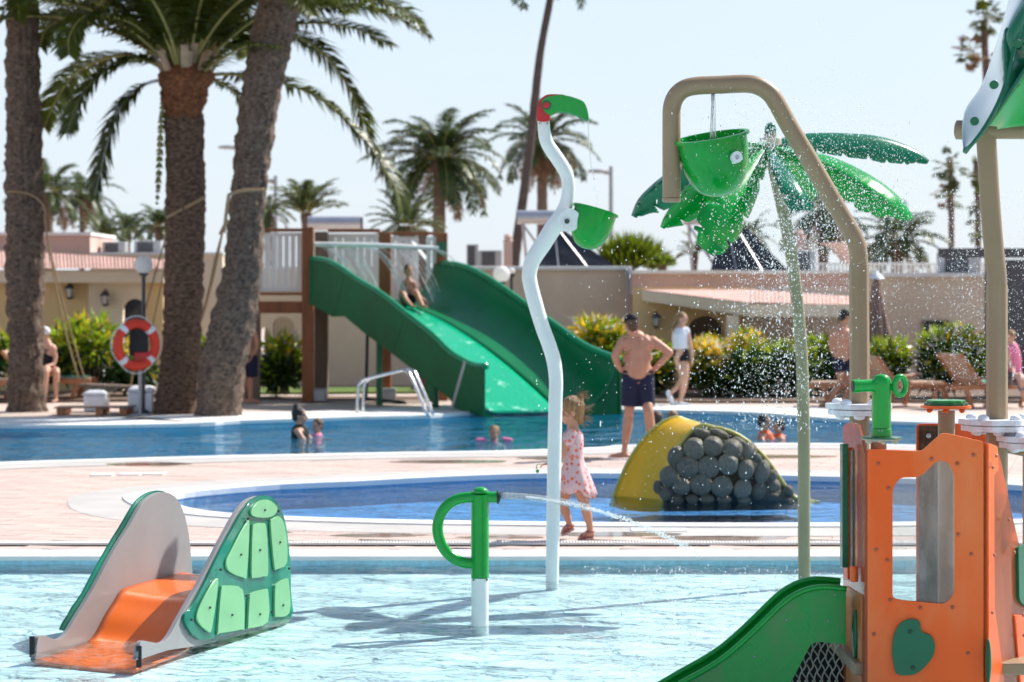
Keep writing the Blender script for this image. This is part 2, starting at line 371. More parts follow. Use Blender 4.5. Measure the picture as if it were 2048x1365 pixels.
M['canvas'] = pm('tan_canvas', (0.50, 0.34, 0.24), 0.8, 0.08, 6.0, 0.1, 200, trans=0.2)
M['rope'] = pm('hemp_rope', (0.36, 0.24, 0.13), 0.85, 0.15, 30.0, 0.3, 200)
M['wall_tan'] = pm('tan_render', (0.63, 0.51, 0.39), 0.85, 0.10, 0.8, 0.1, 30)
M['wall_cream'] = pm('cream_render', (0.72, 0.61, 0.48), 0.85, 0.07, 0.8, 0.1, 30)
M['wall_yellow'] = pm('yellow_render', (0.70, 0.51, 0.27), 0.85, 0.07, 0.8, 0.1, 30)
M['wall_pink'] = pm('pink_render', (0.55, 0.38, 0.33), 0.85, 0.07, 0.8, 0.1, 30)
M['roof_pink'] = pm('pink_roof_tile', (0.56, 0.35, 0.29), 0.8, 0.15, 3.0, 0.2, 20, obj_rand=0.10)
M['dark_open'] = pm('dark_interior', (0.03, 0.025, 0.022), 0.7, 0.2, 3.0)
M['glass_dark'] = pm('dark_window_glass', (0.03, 0.04, 0.07), 0.08, 0.2, 3.0)
M['lamp_glass'] = pm('opal_globe', (0.92, 0.91, 0.89), 0.25, 0.02, 3.0, coat=0.3, trans=0.55)
M['ac_grey'] = pm('grey_unit', (0.35, 0.35, 0.36), 0.6, 0.1, 4.0)
M['ac_dark'] = pm('dark_grille', (0.07, 0.07, 0.08), 0.6, 0.2, 4.0)
M['tank'] = pm('brushed_tank', (0.42, 0.42, 0.46), 0.35, 0.06, 4.0, metal=0.6)
M['panel'] = pm('solar_panel', (0.03, 0.03, 0.035), 0.25, 0.2, 4.0, coat=0.4)
M['galv'] = pm('galvanised_steel', (0.38, 0.38, 0.40), 0.5, 0.1, 10, metal=0.7)
M['bark'] = pm('palm_bark', (0.050, 0.036, 0.028), 0.9, 0.1, 16.0, 1.0, 40, col2=(0.29, 0.20, 0.145), thr=(0.34, 0.72), stretch=(1, 1, 1.6))
M['bark_brown'] = pm('brown_palm_bark', (0.05, 0.026, 0.016), 0.9, 0.1, 12.0, 1.0, 45, col2=(0.25, 0.155, 0.105), thr=(0.36, 0.68), stretch=(1, 1, 2.2))
M['bark_red'] = pm('reddish_palm_boots', (0.10, 0.035, 0.015), 0.9, 0.1, 14.0, 1.0, 50, col2=(0.36, 0.15, 0.065), thr=(0.35, 0.7), stretch=(1, 1, 1.6))
M['bark_far'] = pm('far_palm_bark', (0.16, 0.11, 0.085), 0.9, 0.25, 6.0, 0.5, 30)
M['rachis'] = pm('frond_stem', (0.33, 0.30, 0.10), 0.5, 0.2, 3.0)
M['leaf'] = pm('palm_leaflet', (0.085, 0.105, 0.012), 0.38, 0.3, 2.5, trans=0.45, obj_rand=0.25)
M['leaf_dark'] = pm('dark_palm_leaflet', (0.055, 0.095, 0.032), 0.4, 0.3, 2.5, trans=0.3, obj_rand=0.25)
M['leaf_pale'] = pm('pale_palm_leaflet', (0.10, 0.13, 0.05), 0.45, 0.3, 2.5, trans=0.35, obj_rand=0.25)
M['leaf_dry'] = pm('dry_palm_leaflet', (0.22, 0.13, 0.07), 0.7, 0.3, 2.5, trans=0.3, obj_rand=0.3)
M['bush_dark'] = pm('dark_bush_leaf', (0.018, 0.055, 0.008), 0.4, 0.3, 3.0, trans=0.3, obj_rand=0.35)
M['bush_lime'] = pm('lime_bush_leaf', (0.26, 0.36, 0.015), 0.4, 0.3, 3.0, trans=0.4, obj_rand=0.25)
M['bush_yellow'] = pm('yellow_bush_leaf', (0.72, 0.50, 0.03), 0.45, 0.3, 3.0, trans=0.4, obj_rand=0.25)
M['bush_white'] = pm('white_bush_leaf', (0.62, 0.60, 0.50), 0.5, 0.2, 3.0, trans=0.4)
M['grass'] = pm('lawn', (0.09, 0.14, 0.02), 0.9, 0.3, 6.0, 0.5, 80)
M['soil'] = pm('planting_soil', (0.16, 0.11, 0.08), 0.95, 0.3, 6.0, 0.5, 30)
M['skin'] = pm('tanned_skin', (0.50, 0.25, 0.16), 0.5, 0.10, 9.0, 0.04, 60, sub=0.12)
M['skin_light'] = pm('light_skin', (0.60, 0.34, 0.24), 0.5, 0.08, 9.0, sub=0.12)
M['hair_blond'] = pm('blond_hair', (0.27, 0.15, 0.065), 0.5, 0.4, 60.0, 0.6, 150, stretch=(1, 1, 0.3))
M['hair_brown'] = pm('brown_hair', (0.10, 0.055, 0.03), 0.5, 0.4, 60.0, 0.5, 150)
M['hair_dark'] = pm('dark_hair', (0.02, 0.015, 0.012), 0.45, 0.4, 60.0, 0.5, 150)
M['navy'] = pm('navy_cloth', (0.012, 0.015, 0.045), 0.8, 0.2, 12.0, 0.3, 60)
M['black_cloth'] = pm('black_cloth', (0.012, 0.012, 0.014), 0.8, 0.2, 12.0, 0.3, 60)
M['white_cloth'] = pm('white_cloth', (0.75, 0.76, 0.82), 0.8, 0.05, 12.0, 0.3, 60)
M['grey_cloth'] = pm('grey_blue_cloth', (0.13, 0.15, 0.20), 0.8, 0.1, 12.0, 0.3, 60)
M['pink_cloth'] = pm('pink_cloth', (0.75, 0.20, 0.33), 0.7, 0.1, 12.0)
M['orange_cloth'] = pm('orange_cloth', (0.80, 0.13, 0.04), 0.6, 0.1, 12.0)
M['green_cloth'] = pm('sea_green_towel', (0.15, 0.45, 0.33), 0.85, 0.1, 12.0, 0.3, 90)
M['eye'] = pm('eye', (0.02, 0.015, 0.012), 0.1, 0.1, 3.0)
M['lip'] = pm('lips', (0.45, 0.15, 0.12), 0.5, 0.1, 3.0)
M['sole'] = pm('shoe_sole', (0.45, 0.28, 0.25), 0.7, 0.1, 12.0)
M['sandal'] = pm('pink_sandal_strap', (0.32, 0.10, 0.10), 0.6, 0.2, 12.0)
M['cloud'] = pm('cloud', (0.8, 0.8, 0.8), 1.0, 0.0, 1.0)
def floral():
    m, nt, N, L, b = new_mat('floral_dress_cloth')
    t = N.new('ShaderNodeTexCoord'); v = N.new('ShaderNodeTexVoronoi'); v.inputs['Scale'].default_value = 25; L.new(t.outputs['Object'], v.inputs['Vector'])
    n = N.new('ShaderNodeTexNoise'); n.inputs['Scale'].default_value = 45; L.new(t.outputs['Object'], n.inputs['Vector'])
    ad = N.new('ShaderNodeMath'); ad.operation = 'MULTIPLY_ADD'; ad.inputs[1].default_value = 0.35; L.new(n.outputs['Fac'], ad.inputs[0]); L.new(v.outputs['Distance'], ad.inputs[2])
    r = N.new('ShaderNodeValToRGB'); r.color_ramp.elements[0].position = 0.50; r.color_ramp.elements[1].position = 0.58
    r.color_ramp.elements[0].color = (1, 1, 1, 1); r.color_ramp.elements[1].color = (0, 0, 0, 1); L.new(ad.outputs[0], r.inputs['Fac'])
    hr = N.new('ShaderNodeValToRGB'); e = hr.color_ramp.elements; e[0].color = (0.75, 0.10, 0.18, 1); e[1].color = (0.85, 0.42, 0.40, 1)
    x = e.new(0.5); x.color = (0.80, 0.20, 0.10, 1); L.new(v.outputs['Color'], hr.inputs['Fac'])
    mx_ = N.new('ShaderNodeMix'); mx_.data_type = 'RGBA'; mx_.inputs['A'].default_value = (0.78, 0.58, 0.60, 1)
    L.new(r.outputs['Color'], mx_.inputs['Factor']); L.new(hr.outputs['Color'], mx_.inputs['B']); L.new(mx_.outputs['Result'], b.inputs['Base Color'])
    b.inputs['Roughness'].default_value = 0.85
    tr = N.new('ShaderNodeBsdfTranslucent'); L.new(mx_.outputs['Result'], tr.inputs['Color']); ms = N.new('ShaderNodeMixShader'); ms.inputs[0].default_value = 0.25
    L.new(b.outputs[0], ms.inputs[1]); L.new(tr.outputs[0], ms.inputs[2]); L.new(ms.outputs[0], N['Material Output'].inputs['Surface']); return m
M['mortar_dark'] = pm('dark_shell_mortar', (0.07, 0.07, 0.055), 0.8, 0.3, 8, 0.5, 40)
M['puddle'] = clear_mat('wet_patch', (0.84, 0.82, 0.80), 0.02, 0.05, 0.07)
M['floral'] = floral()
def stone_mat():
    m, nt, N, L, b = new_mat('ringed_stone')
    t = N.new('ShaderNodeTexCoord'); w = N.new('ShaderNodeTexWave'); w.wave_type = 'RINGS'; w.rings_direction = 'Y'; w.inputs['Scale'].default_value = 9; w.inputs['Distortion'].default_value = 2.5; w.inputs['Detail'].default_value = 3
    n = N.new('ShaderNodeTexNoise'); n.inputs['Scale'].default_value = 9; n.inputs['Detail'].default_value = 8
    L.new(t.outputs['Object'], w.inputs['Vector']); L.new(t.outputs['Object'], n.inputs['Vector'])
    oi = N.new('ShaderNodeObjectInfo')
    r = N.new('ShaderNodeValToRGB'); r.color_ramp.elements[0].position = 0.3; r.color_ramp.elements[1].position = 0.75
    r.color_ramp.elements[0].color = (0.22, 0.205, 0.125, 1); r.color_ramp.elements[1].color = (0.56, 0.50, 0.35, 1); L.new(n.outputs['Fac'], r.inputs['Fac'])
    hv = N.new('ShaderNodeHueSaturation'); mr = N.new('ShaderNodeMapRange'); mr.inputs['To Min'].default_value = 0.8; mr.inputs['To Max'].default_value = 1.3
    L.new(oi.outputs['Random'], mr.inputs['Value']); L.new(mr.outputs[0], hv.inputs['Value']); L.new(r.outputs['Color'], hv.inputs['Color']); L.new(hv.outputs['Color'], b.inputs['Base Color'])
    b.inputs['Roughness'].default_value = 0.5
    b1 = N.new('ShaderNodeBump'); b1.inputs['Distance'].default_value = 0.03; b1.inputs['Strength'].default_value = 0.9; L.new(w.outputs['Fac'], b1.inputs['Height'])
    b2 = N.new('ShaderNodeBump'); b2.inputs['Distance'].default_value = 0.02; b2.inputs['Strength'].default_value = 0.5; L.new(n.outputs['Fac'], b2.inputs['Height']); L.new(b1.outputs['Normal'], b2.inputs['Normal'])
    L.new(b2.outputs['Normal'], b.inputs['Normal']); return m
M['stone'] = stone_mat()
# ---------------- ground, pools, water ----------------
def xy(pxs, z=0.0): return [Vector((p.x, p.y, z)) for p in (G(a, b) for a, b in pxs)]
mid_back = [(345, 1003), (352, 992), (420, 983), (560, 972), (700, 966), (850, 958), (1000, 952), (1100, 950), (1240, 950), (1420, 952), (1690, 957), (1900, 965), (2200, 990)]
mid_front = [(2150, 1035), (1900, 1046), (1690, 1050), (1300, 1050), (1000, 1047), (800, 1044), (600, 1038), (450, 1030), (370, 1018)]
mid_pool = smooth_loop(xy(mid_back + mid_front), 3)
big_near = [(-400, 945), (-200, 936), (0, 927), (200, 921), (400, 915), (600, 911), (800, 907), (1000, 904), (1200, 897), (1240, 893), (1400, 890), (1600, 889), (1700, 890), (1850, 893), (2048, 898), (2300, 906)]
big_far = [(2400, 866), (2048, 853), (1900, 848), (1690, 840), (1500, 826), (1340, 822), (1240, 820), (1100, 819), (960, 824), (860, 832), (700, 836), (480, 843), (400, 848), (200, 852), (0, 852), (-200, 853), (-450, 856)]
big_pool = smooth_loop(xy(big_near + big_far), 3)
NEAR_Y = 18.35
near_pool = [Vector(p) for p in ((-9, 3, 0), (9, 3, 0), (9, NEAR_Y, 0), (-9, NEAR_Y, 0))]
def area2(l): return sum(l[i].x * l[(i + 1) % len(l)].y - l[(i + 1) % len(l)].x * l[i].y for i in range(len(l)))
def offset(loop, w, z=None):
    s = 1 if area2(loop) > 0 else -1; out = []; m = len(loop)
    for i in range(m):
        t = loop[(i + 1) % m] - loop[i - 1]; n = Vector((t.y, -t.x, 0)) * s
        n.normalize(); ww = w(loop[i]) if callable(w) else w
        p = loop[i] + n * ww; p.z = loop[i].z if z is None else z; out.append(p)
    return out
def inside(loop, x, y):
    c = False; j = len(loop) - 1
    for i in range(len(loop)):
        a, b = loop[i], loop[j]
        if (a.y > y) != (b.y > y) and x < (b.x - a.x) * (y - a.y) / (b.y - a.y) + a.x: c = not c
        j = i
    return c
def ring(inner, w, z0, z1, w0=0.0):
    # band around a pool between offsets w0 and w, from z0 up to z1
    A = offset(inner, w0, z1); B = offset(inner, w, z1); mb = MB(); m = len(inner)
    A0 = [Vector((p.x, p.y, z0)) for p in A]; B0 = [Vector((p.x, p.y, z0)) for p in B]
    rows = [A0, A, B, B0]
    mb.grid(rows, closed=True)
    return mb
def zl(loop, z): return [Vector((p.x, p.y, z)) for p in loop]
mb = MB(); outer = [Vector(p) for p in ((-900, -40, -0.012), (900, -40, -0.012), (900, 1800, -0.012), (-900, 1800, -0.012))]
holes = [zl(near_pool, -0.012), zl(mid_pool, -0.012), zl(big_pool, -0.012)]
tri = tessellate_polygon([outer] + holes); flat = outer + holes[0] + holes[1] + holes[2]
mb.add(flat, [(a, b, c) if (flat[b] - flat[a]).cross(flat[c] - flat[a]).z > 0 else (c, b, a) for a, b, c in tri])
deck = structure('pool_deck', mb, M['mortar'])
def basin(name, loop, zb, fm, wm='pool_wall'):
    mb = MB(); mb.grid([zl(loop, -0.012), zl(loop, zb)], closed=True)
    w = structure(name + '_wall', mb, M[wm])
    fl = zl(loop, zb); tri = tessellate_polygon([fl]); mb = MB(); mb.add(fl, [(a, b, c) if (fl[b] - fl[a]).cross(fl[c] - fl[a]).z > 0 else (c, b, a) for a, b, c in tri])
    structure(name + '_floor', mb, fm)
basin('splash_pool', near_pool, -0.11, M['floor_near'], 'pool_wall_pale')
basin('middle_pool', mid_pool, -0.25, M['floor_mid'])
basin('big_pool', big_pool, -0.75, M['floor_big'])
def water(name, loop, z, m, step=None, amp=0):
    if step is None:
        l = zl(loop, z); tri = tessellate_polygon([l]); mb = MB(); mb.add(l, [(a, b, c) if (l[b] - l[a]).cross(l[c] - l[a]).z > 0 else (c, b, a) for a, b, c in tri])
        return structure(name, mb, m)
WZ = -0.05
# the splash pool's surface is real waves near the camera's view
def near_water():
    xs = np.linspace(-9, 9, 330); ys = np.concatenate([np.linspace(3, 11.5, 20)[:-1], np.linspace(11.5, NEAR_Y, 300)])
    X, Y = np.meshgrid(xs, ys); rng = np.random.RandomState(3); Z = np.full_like(X, WZ)
    for _ in range(46):
        lam = rng.uniform(0.12, 0.9); k = 2 * math.pi / lam; th = rng.uniform(0, 2 * math.pi); a = 0.0023 * lam ** 0.8 * rng.uniform(0.5, 1.3)
        Z += a * np.sin(k * (X * math.cos(th) + Y * math.sin(th)) + rng.uniform(0, 6.28) + 0.8 * np.sin(X * 0.9 + rng.uniform(0, 6)) + 0.8 * np.sin(Y * 1.1))
    for (cx, cy, a, dcy) in ((-1.7, 13.9, 0.006, 0.7), (0.27, 16.6, 0.004, 0.5), (-0.2, 15.1, 0.004, 0.5), (1.5, 17.0, 0.008, 0.9), (2.2, 15.4, 0.008, 0.9)):
        r = np.hypot(X - cx, Y - cy); Z += a * np.sin(r * 38) * np.exp(-r / dcy)
    n = len(xs); me = bpy.data.meshes.new('splash_water'); v = np.stack([X, Y, Z], -1).reshape(-1, 3)
    idx = np.arange(n * len(ys)).reshape(len(ys), n); q = np.stack([idx[:-1, :-1], idx[:-1, 1:], idx[1:, 1:], idx[1:, :-1]], -1).reshape(-1, 4)
    me.vertices.add(len(v)); me.vertices.foreach_set('co', v.ravel()); me.loops.add(q.size); me.loops.foreach_set('vertex_index', q.ravel())
    me.polygons.add(len(q)); me.polygons.foreach_set('loop_start', np.arange(0, q.size, 4)); me.polygons.foreach_set('loop_total', np.full(len(q), 4)); me.update(calc_edges=True)
    me.polygons.foreach_set('use_smooth', [True] * len(q)); me.materials.append(M['water_near'])
    o = bpy.data.objects.new('splash_pool_water', me); COL.objects.link(o); o['kind'] = 'structure'
near_water()
water('middle_pool_water', mid_pool, -0.05, M['water_mid'])
water('big_pool_water', big_pool, -0.06, M['water_big'])
# copings and the grey borders
mb = MB(); mb.box((0, NEAR_Y + 0.22, 0.004), (18.4, 0.46, 0.036)); structure('splash_pool_coping', mb, M['coping'], bevel=0.01)
def midw(p): return 0.30 + 0.28 * max(0.0, min(1.0, (-2.9 - p.x) / 0.7))
structure('middle_pool_coping', ring(mid_pool, midw, -0.04, 0.02, -0.012), M['coping'], bevel=0.006)
structure('middle_pool_border', ring(mid_pool, 1.0, -0.01, 0.0045, 0.3), M['grey_band'])
def bigw(p): return 0.28 if p.y < 34.5 else (2.0 if p.x < 1.5 else 1.6)
structure('big_pool_coping', ring(big_pool, bigw, -0.04, 0.016, -0.012), M['coping'], bevel=0.006)
structure('big_pool_border', ring(big_pool, lambda p: 1.0 if p.y < 34.5 else 2.05, -0.01, 0.0085, 0.25), M['grey_band'])
# overflow grate along the splash pool
gy = GD(1088)
g = MB(); g.box((0, gy, 0.002), (18, 0.14, 0.008)); grate = structure('overflow_grate', g, M['ac_dark'])
g = MB()
for i in range(440): g.box((-5.5 + i * 0.025 + random.uniform(-.001, .001), gy, 0.010), (0.014, 0.125, 0.012))
ob('grate_bars', g, M['coping'], grate, kind='stuff')
g = MB(); g.box((0, gy - 0.075, 0.008), (18, 0.012, 0.018)); g.box((0, gy + 0.075, 0.008), (18, 0.012, 0.018)); ob('grate_frame', g, M['coping'], grate)
# paving tiles
TW, TH = 0.44, 0.22; ang = R(-14); ca, sa = math.cos(ang), math.sin(ang)
midx = offset(mid_pool, 0.42); bigx = offset(big_pool, 0.42)
cells = []
for i in range(-50, 51):
    for j in range(30, 200):
        u = (i + (0.5 if j % 2 else 0)) * TW; v = (j - 0.5) * TH
        x = u * ca - v * sa - 5.5; y = u * sa + v * ca
        if not (-9.5 < x < 9.5 and 18.95 < y < 31.8) or abs(x) > y * 0.222 + 2.6: continue
        ok = True
        for du, dv in ((-.5, -.5), (.5, -.5), (.5, .5), (-.5, .5), (0, 0)):
            cx = x + du * TW * ca - dv * TH * sa; cy = y + du * TW * sa + dv * TH * ca
            if cy < 18.8 or abs(cy - gy) < 0.09 or inside(midx, cx, cy) or inside(bigx, cx, cy): ok = False; break
        if ok: cells.append((y, x))
cells.sort(key=lambda c: c[0] + (100 if abs(c[1]) > c[0] * .222 else 0))
proto = MB(); proto.box((0, 0, -0.005), (TW - 0.010, TH - 0.010, 0.012)); tile_me = proto.mesh('paving_tile', M['tile'])
for (y, x) in cells[:300]:
    o = bpy.data.objects.new('paving_tile', tile_me); COL.objects.link(o); o.parent = deck
    o.location = (x, y, random.uniform(-0.0012, 0.0012)); o.rotation_euler = (random.uniform(-.002, .002), random.uniform(-.002, .002), ang)
mb = MB()
for (y, x) in cells[300:]: mb.box((x, y, -0.005 + random.uniform(-0.001, 0.001)), (TW - 0.010, TH - 0.010, 0.012), ang)
ob('paving_tiles', mb, M['tile'], deck, kind='stuff')
# wet patches on the paving
rp_ = random.Random(8)
for (px, py, w_, h_) in ((1010, 1076, .35, .16), (1230, 1070, .5, .2), (760, 1072, .4, .14), (520, 1066, .3, .12), (1450, 1078, .55, .2), (300, 930, .5, .3), (900, 925, .7, .3), (1120, 918, .5, .25), (1560, 915, .6, .3)):
    c_ = G(px, py); q_ = []
    for i in range(26):
        a_ = 2 * math.pi * i / 26; k_ = 1 + .35 * noise.noise(Vector((math.cos(a_) * 1.5, math.sin(a_) * 1.5, px))) + rp_.uniform(-.06, .06); q_.append(Vector((c_.x + w_ * k_ * math.cos(a_), c_.y + h_ * k_ * math.sin(a_), 0.0105 if py < 940 else .0052)))
    mb = MB(); mb.add(q_, [tuple(range(26))]); structure('puddle', mb, M['puddle'])
# white square tiles laid on the deck by the pools
for k, (px, py, lab) in enumerate(((205, 951, 'white square tile on the deck left of the blue pool, leftmost of three'), (260, 950, 'white square tile on the deck left of the blue pool, middle of three'), (308, 949, 'white square tile on the deck left of the blue pool, rightmost of three'),
                              (1290, 1062, 'white square tile on the deck behind the walking child, nearer to her'), (1345, 1062, 'white square tile on the deck farther right of the walking child'))):
    p = G(px, py); mb = MB(); mb.box((p.x, p.y, 0.006), (0.24, 0.24, 0.016)); o = ob('white_tile', mb, M['coping'], bevel=0.003)
    tag(o, lab, 'marker tile', 'white square tiles set in the deck')
# lawn and planting beds
def sheet(name, pxs, z, m, kind='structure'):
    l = [Vector((p.x, p.y, z)) for p in (G(a, b) for a, b in pxs)]; mb = MB(); mb.prism(l, (0, 0, -0.05)); return structure(name, mb, m)
sheet('lawn', [(500, 789), (980, 786), (980, 776), (500, 778)], 0.03, M['grass'])
sheet('planting_bed', [(1130, 806), (2040, 806), (2100, 780), (1120, 780)], 0.04, M['soil'])
sheet('planting_bed', [(-60, 806), (300, 803), (300, 781), (-60, 782)], 0.04, M['soil'])

# ---------------- buildings ----------------
def fb(mb, x0, y0, x1, y1, d, depth=0.3, ground=False, mi=0):
    # a box whose front face covers these photo pixels at distance d
    a = P(x0, y0, d); b = P(x1, y1, d)
    if ground: b.z = 0.0
    mb.box(((a.x + b.x) / 2, d + depth / 2, (a.z + b.z) / 2), (abs(b.x - a.x), depth, abs(a.z - b.z)), mi=mi); return mb
def wall_with_openings(x0, y0, x1, d, depth, ops):
    a = P(x0, y0, d); b = P(x1, y0, d)
    out = [Vector((a.x, d, 0)), Vector((b.x, d, 0)), Vector((b.x, d, a.z)), Vector((a.x, d, a.z))]; hs = []
    for (ox0, oy0, ox1, oy1, arch) in ops:
        p = P(ox0, oy0, d); q = P(ox1, oy1, d); w = q.x - p.x; zb = max(q.z, 0.04)
        if arch:
            n = 10; r = w / 2; pts = [Vector((p.x, d, zb)), Vector((q.x, d, zb))] + [Vector((p.x + r + r * math.cos(math.pi * k / n), d, p.z - r * 0.8 + 0.8 * r * math.sin(math.pi * k / n))) for k in range(n + 1)]
        else: pts = [Vector((p.x, d, zb)), Vector((q.x, d, zb)), Vector((q.x, d, p.z)), Vector((p.x, d, p.z))]
        hs.append(pts)
    mb = MB(); mb.prism(out, (0, depth, 0), hs); return mb
def roof_sheet(corners, nw, nh, amp=0.03):
    # corrugated tile roof between eave (a,b) and ridge (d,c)
    a, b, c, d_ = [Vector(p) for p in corners]; rows = []; nrm = (b - a).cross(d_ - a).normalized()
    if nrm.z < 0: nrm = -nrm
    for j in range(nh + 1):
        v = j / nh
        for (vv, lift) in ((v, 0.0), (min(1, v + 0.9 / nh), 0.022)) if j < nh else ((1, 0.0),):
            row = []
            for i in range(nw * 6 + 1):
                u = i / (nw * 6); p = (a.lerp(b, u)).lerp(d_.lerp(c, u), vv)
                row.append(p + nrm * (amp * abs(math.sin(math.pi * i / 6)) + 0.022 - lift))
            rows.append(row)
    mb = MB(); mb.grid(rows); return mb
# left bungalow
LB = thing('bungalow', 'low cream and yellow bungalow with pink tiled roof behind the lifebuoy', 'building', (P(160, 583, 50).x, 50, 0))
ob('wall', wall_with_openings(-120, 560, 176, 48.3, 0.3, []), M['wall_yellow'], LB)
ob('wall', wall_with_openings(176.5, 560, 292, 48.2, 0.3, [(244, 598, 291.5, 790, True)]), M['wall_cream'], LB)
ob('wall', wall_with_openings(292.5, 560, 326, 48.3, 0.3, []), M['wall_yellow'], LB)
mb = MB(); fb(mb, 240, 590, 300, 790, 49.3, 0.1, True); ob('doorway', mb, M['glass_dark'], LB)
mb = MB(); fb(mb, -120, 541, 327, 566, 47.7, 0.9); ob('fascia', mb, M['wall_cream'], LB, bevel=0.02)
ob('roof', roof_sheet([P(-120, 540, 47.5), P(330, 541, 47.5), P(330, 522, 49.6), P(-120, 497, 50.6)], 62, 9, 0.018), M['roof_pink'], LB, smooth=50)
mb = MB(); fb(mb, -120, 470, 180, 520, 50.5, 3.0); ob('roof_block', mb, M['wall_pink'], LB)
mb = MB(); fb(mb, -121, 465, 181.5, 471, 50.4, 3.2); ob('roof_cap', mb, M['coping'], LB)
mb = MB(); fb(mb, 181, 508, 445, 790, 50.6, 4, True); ob('rear_wall', mb, M['wall_cream'], LB)
mb = MB(); fb(mb, 181, 505, 446, 510, 50.5, 4.1); ob('parapet_cap', mb, M['coping'], LB)
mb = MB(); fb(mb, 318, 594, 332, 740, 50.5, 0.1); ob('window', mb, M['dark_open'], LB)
# long tan wall building behind the slide
TB = thing('long_building', 'long flat-roofed tan building behind the slide tower', 'building', (P(850, 583, 52).x, 52, 0))
ob('wall', wall_with_openings(447, 541, 1262, 52, 0.3, [(520, 655, 538, 790, True), (545, 634, 588, 790, True)]), M['wall_tan'], TB)
mb = MB(); fb(mb, 446, 533, 1264, 541, 51.9, 0.5); ob('parapet_cap', mb, M['coping'], TB, bevel=0.02)
mb = MB(); fb(mb, 530, 620, 600, 790, 53, 0.1, True); ob('doorway', mb, M['coping'], TB)
mb = MB(); fb(mb, 447, 560, 1262, 570, 52.6, 9); ob('flat_roof', mb, M['wall_tan'], TB)
mb = MB(); a = P(1257, 545, 51.75); mb.tube([(a.x, 51.75, a.z), (a.x, 51.75, 0)], 0.045, 10); mb.box((a.x, 51.8, a.z), (0.16, 0.14, 0.16)); ob('downpipe', mb, M['galv'], TB)
# right bungalow with porch
RB = thing('porch_building', 'pink and tan building with tiled porch roof right of the standing man', 'building', (P(1500, 583, 50).x, 50, 0))
ob('wall', wall_with_openings(1266, 575, 1500, 49.2, 0.3, [(1376, 632, 1447, 790, True)]), M['wall_yellow'], RB)
ob('wall', wall_with_openings(1500.5, 575, 1742, 49.3, 0.3, []), M['wall_cream'], RB)
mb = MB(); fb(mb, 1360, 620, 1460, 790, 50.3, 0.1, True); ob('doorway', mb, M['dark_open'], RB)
mb = MB(); fb(mb, 1266, 548, 1742, 590, 50.2, 3.0); ob('parapet', mb, M['wall_pink'], RB)
mb = MB(); fb(mb, 1742.5, 554, 1985, 790, 50.2, 3.0, True); ob('end_wall', mb, M['wall_tan'], RB)
mb = MB(); fb(mb, 1265, 541, 1742, 548, 50.1, 3.2); fb(mb, 1742.3, 546, 1987, 554, 50.1, 3.2); ob('parapet_cap', mb, M['coping'], RB)
A = P(1284, 582, 49.15); B = P(1500, 608, 46.6); C_ = P(1706, 614, 46.6); D_ = P(1706, 596, 49.15)
ob('porch_roof', roof_sheet([B, C_, D_, P(1500, 582, 49.15)], 26, 7, 0.018), M['roof_pink'], RB, smooth=50)
mb = MB(); mb.add([A, B, P(1500, 582, 49.14)], [(0, 1, 2)]); ob('porch_hip', mb, M['roof_pink'], RB, thick=0.05)
mb = MB(); a = Vector(A); b = Vector(B); c = Vector(C_)
mb.prism([a, b, b - Vector((0, 0, .24)), a - Vector((0, 0, .20))], (0, 0.18, 0)); ob('fascia', mb, M['wall_cream'], RB)
mb = MB(); mb.box(((b.x + c.x) / 2, 46.7, b.z - 0.13), (c.x - b.x, 0.18, 0.24)); ob('fascia', mb, M['wall_cream'], RB)
mb = MB(); fb(mb, 1455, 632, 1478, 790, 46.8, 0.35, True); ob('porch_pier', mb, M['wall_cream'], RB)
mb = MB(); fb(mb, 1680, 632, 1703, 790, 46.8, 0.35, True); ob('porch_pier', mb, M['wall_cream'], RB)
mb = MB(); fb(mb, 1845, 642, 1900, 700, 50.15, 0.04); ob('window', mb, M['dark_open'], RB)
# black screen on the right
SC = thing('black_screen', 'tall black mesh screen at the right edge behind the tower', 'screen', (P(2020, 583, 46).x, 46, 0))
mb = MB(); fb(mb, 1974, 520, 2200, 755, 46, 0.05); ob('mesh_panel', mb, M['ac_dark'], SC)
for px in (1971, 2105): mb = MB(); fb(mb, px, 505, px + 8, 790, 45.95, 0.1, True); ob('post', mb, M['dark_steel'], SC)
mb = MB(); fb(mb, 1878, 497, 2200, 516, 45.9, 0.12); ob('beam', mb, M['dark_steel'], SC)
# white roof balustrade
BL = thing('roof_balustrade', 'white slatted balustrade on the roof above the right bungalow', 'railing', (P(1800, 583, 54).x, 54, 1.9))
mb = MB(); fb(mb, 1626, 526, 1980, 530, 54, 0.06); fb(mb, 1626, 549, 1980, 552, 54, 0.06); ob('rail', mb, M['white_paint'], BL)
for i in range(44):
    mb = MB(); x = 1628 + i * 8; fb(mb, x, 530, x + 4, 549, 54.01, 0.04); ob('baluster', mb, M['white_paint'], BL)
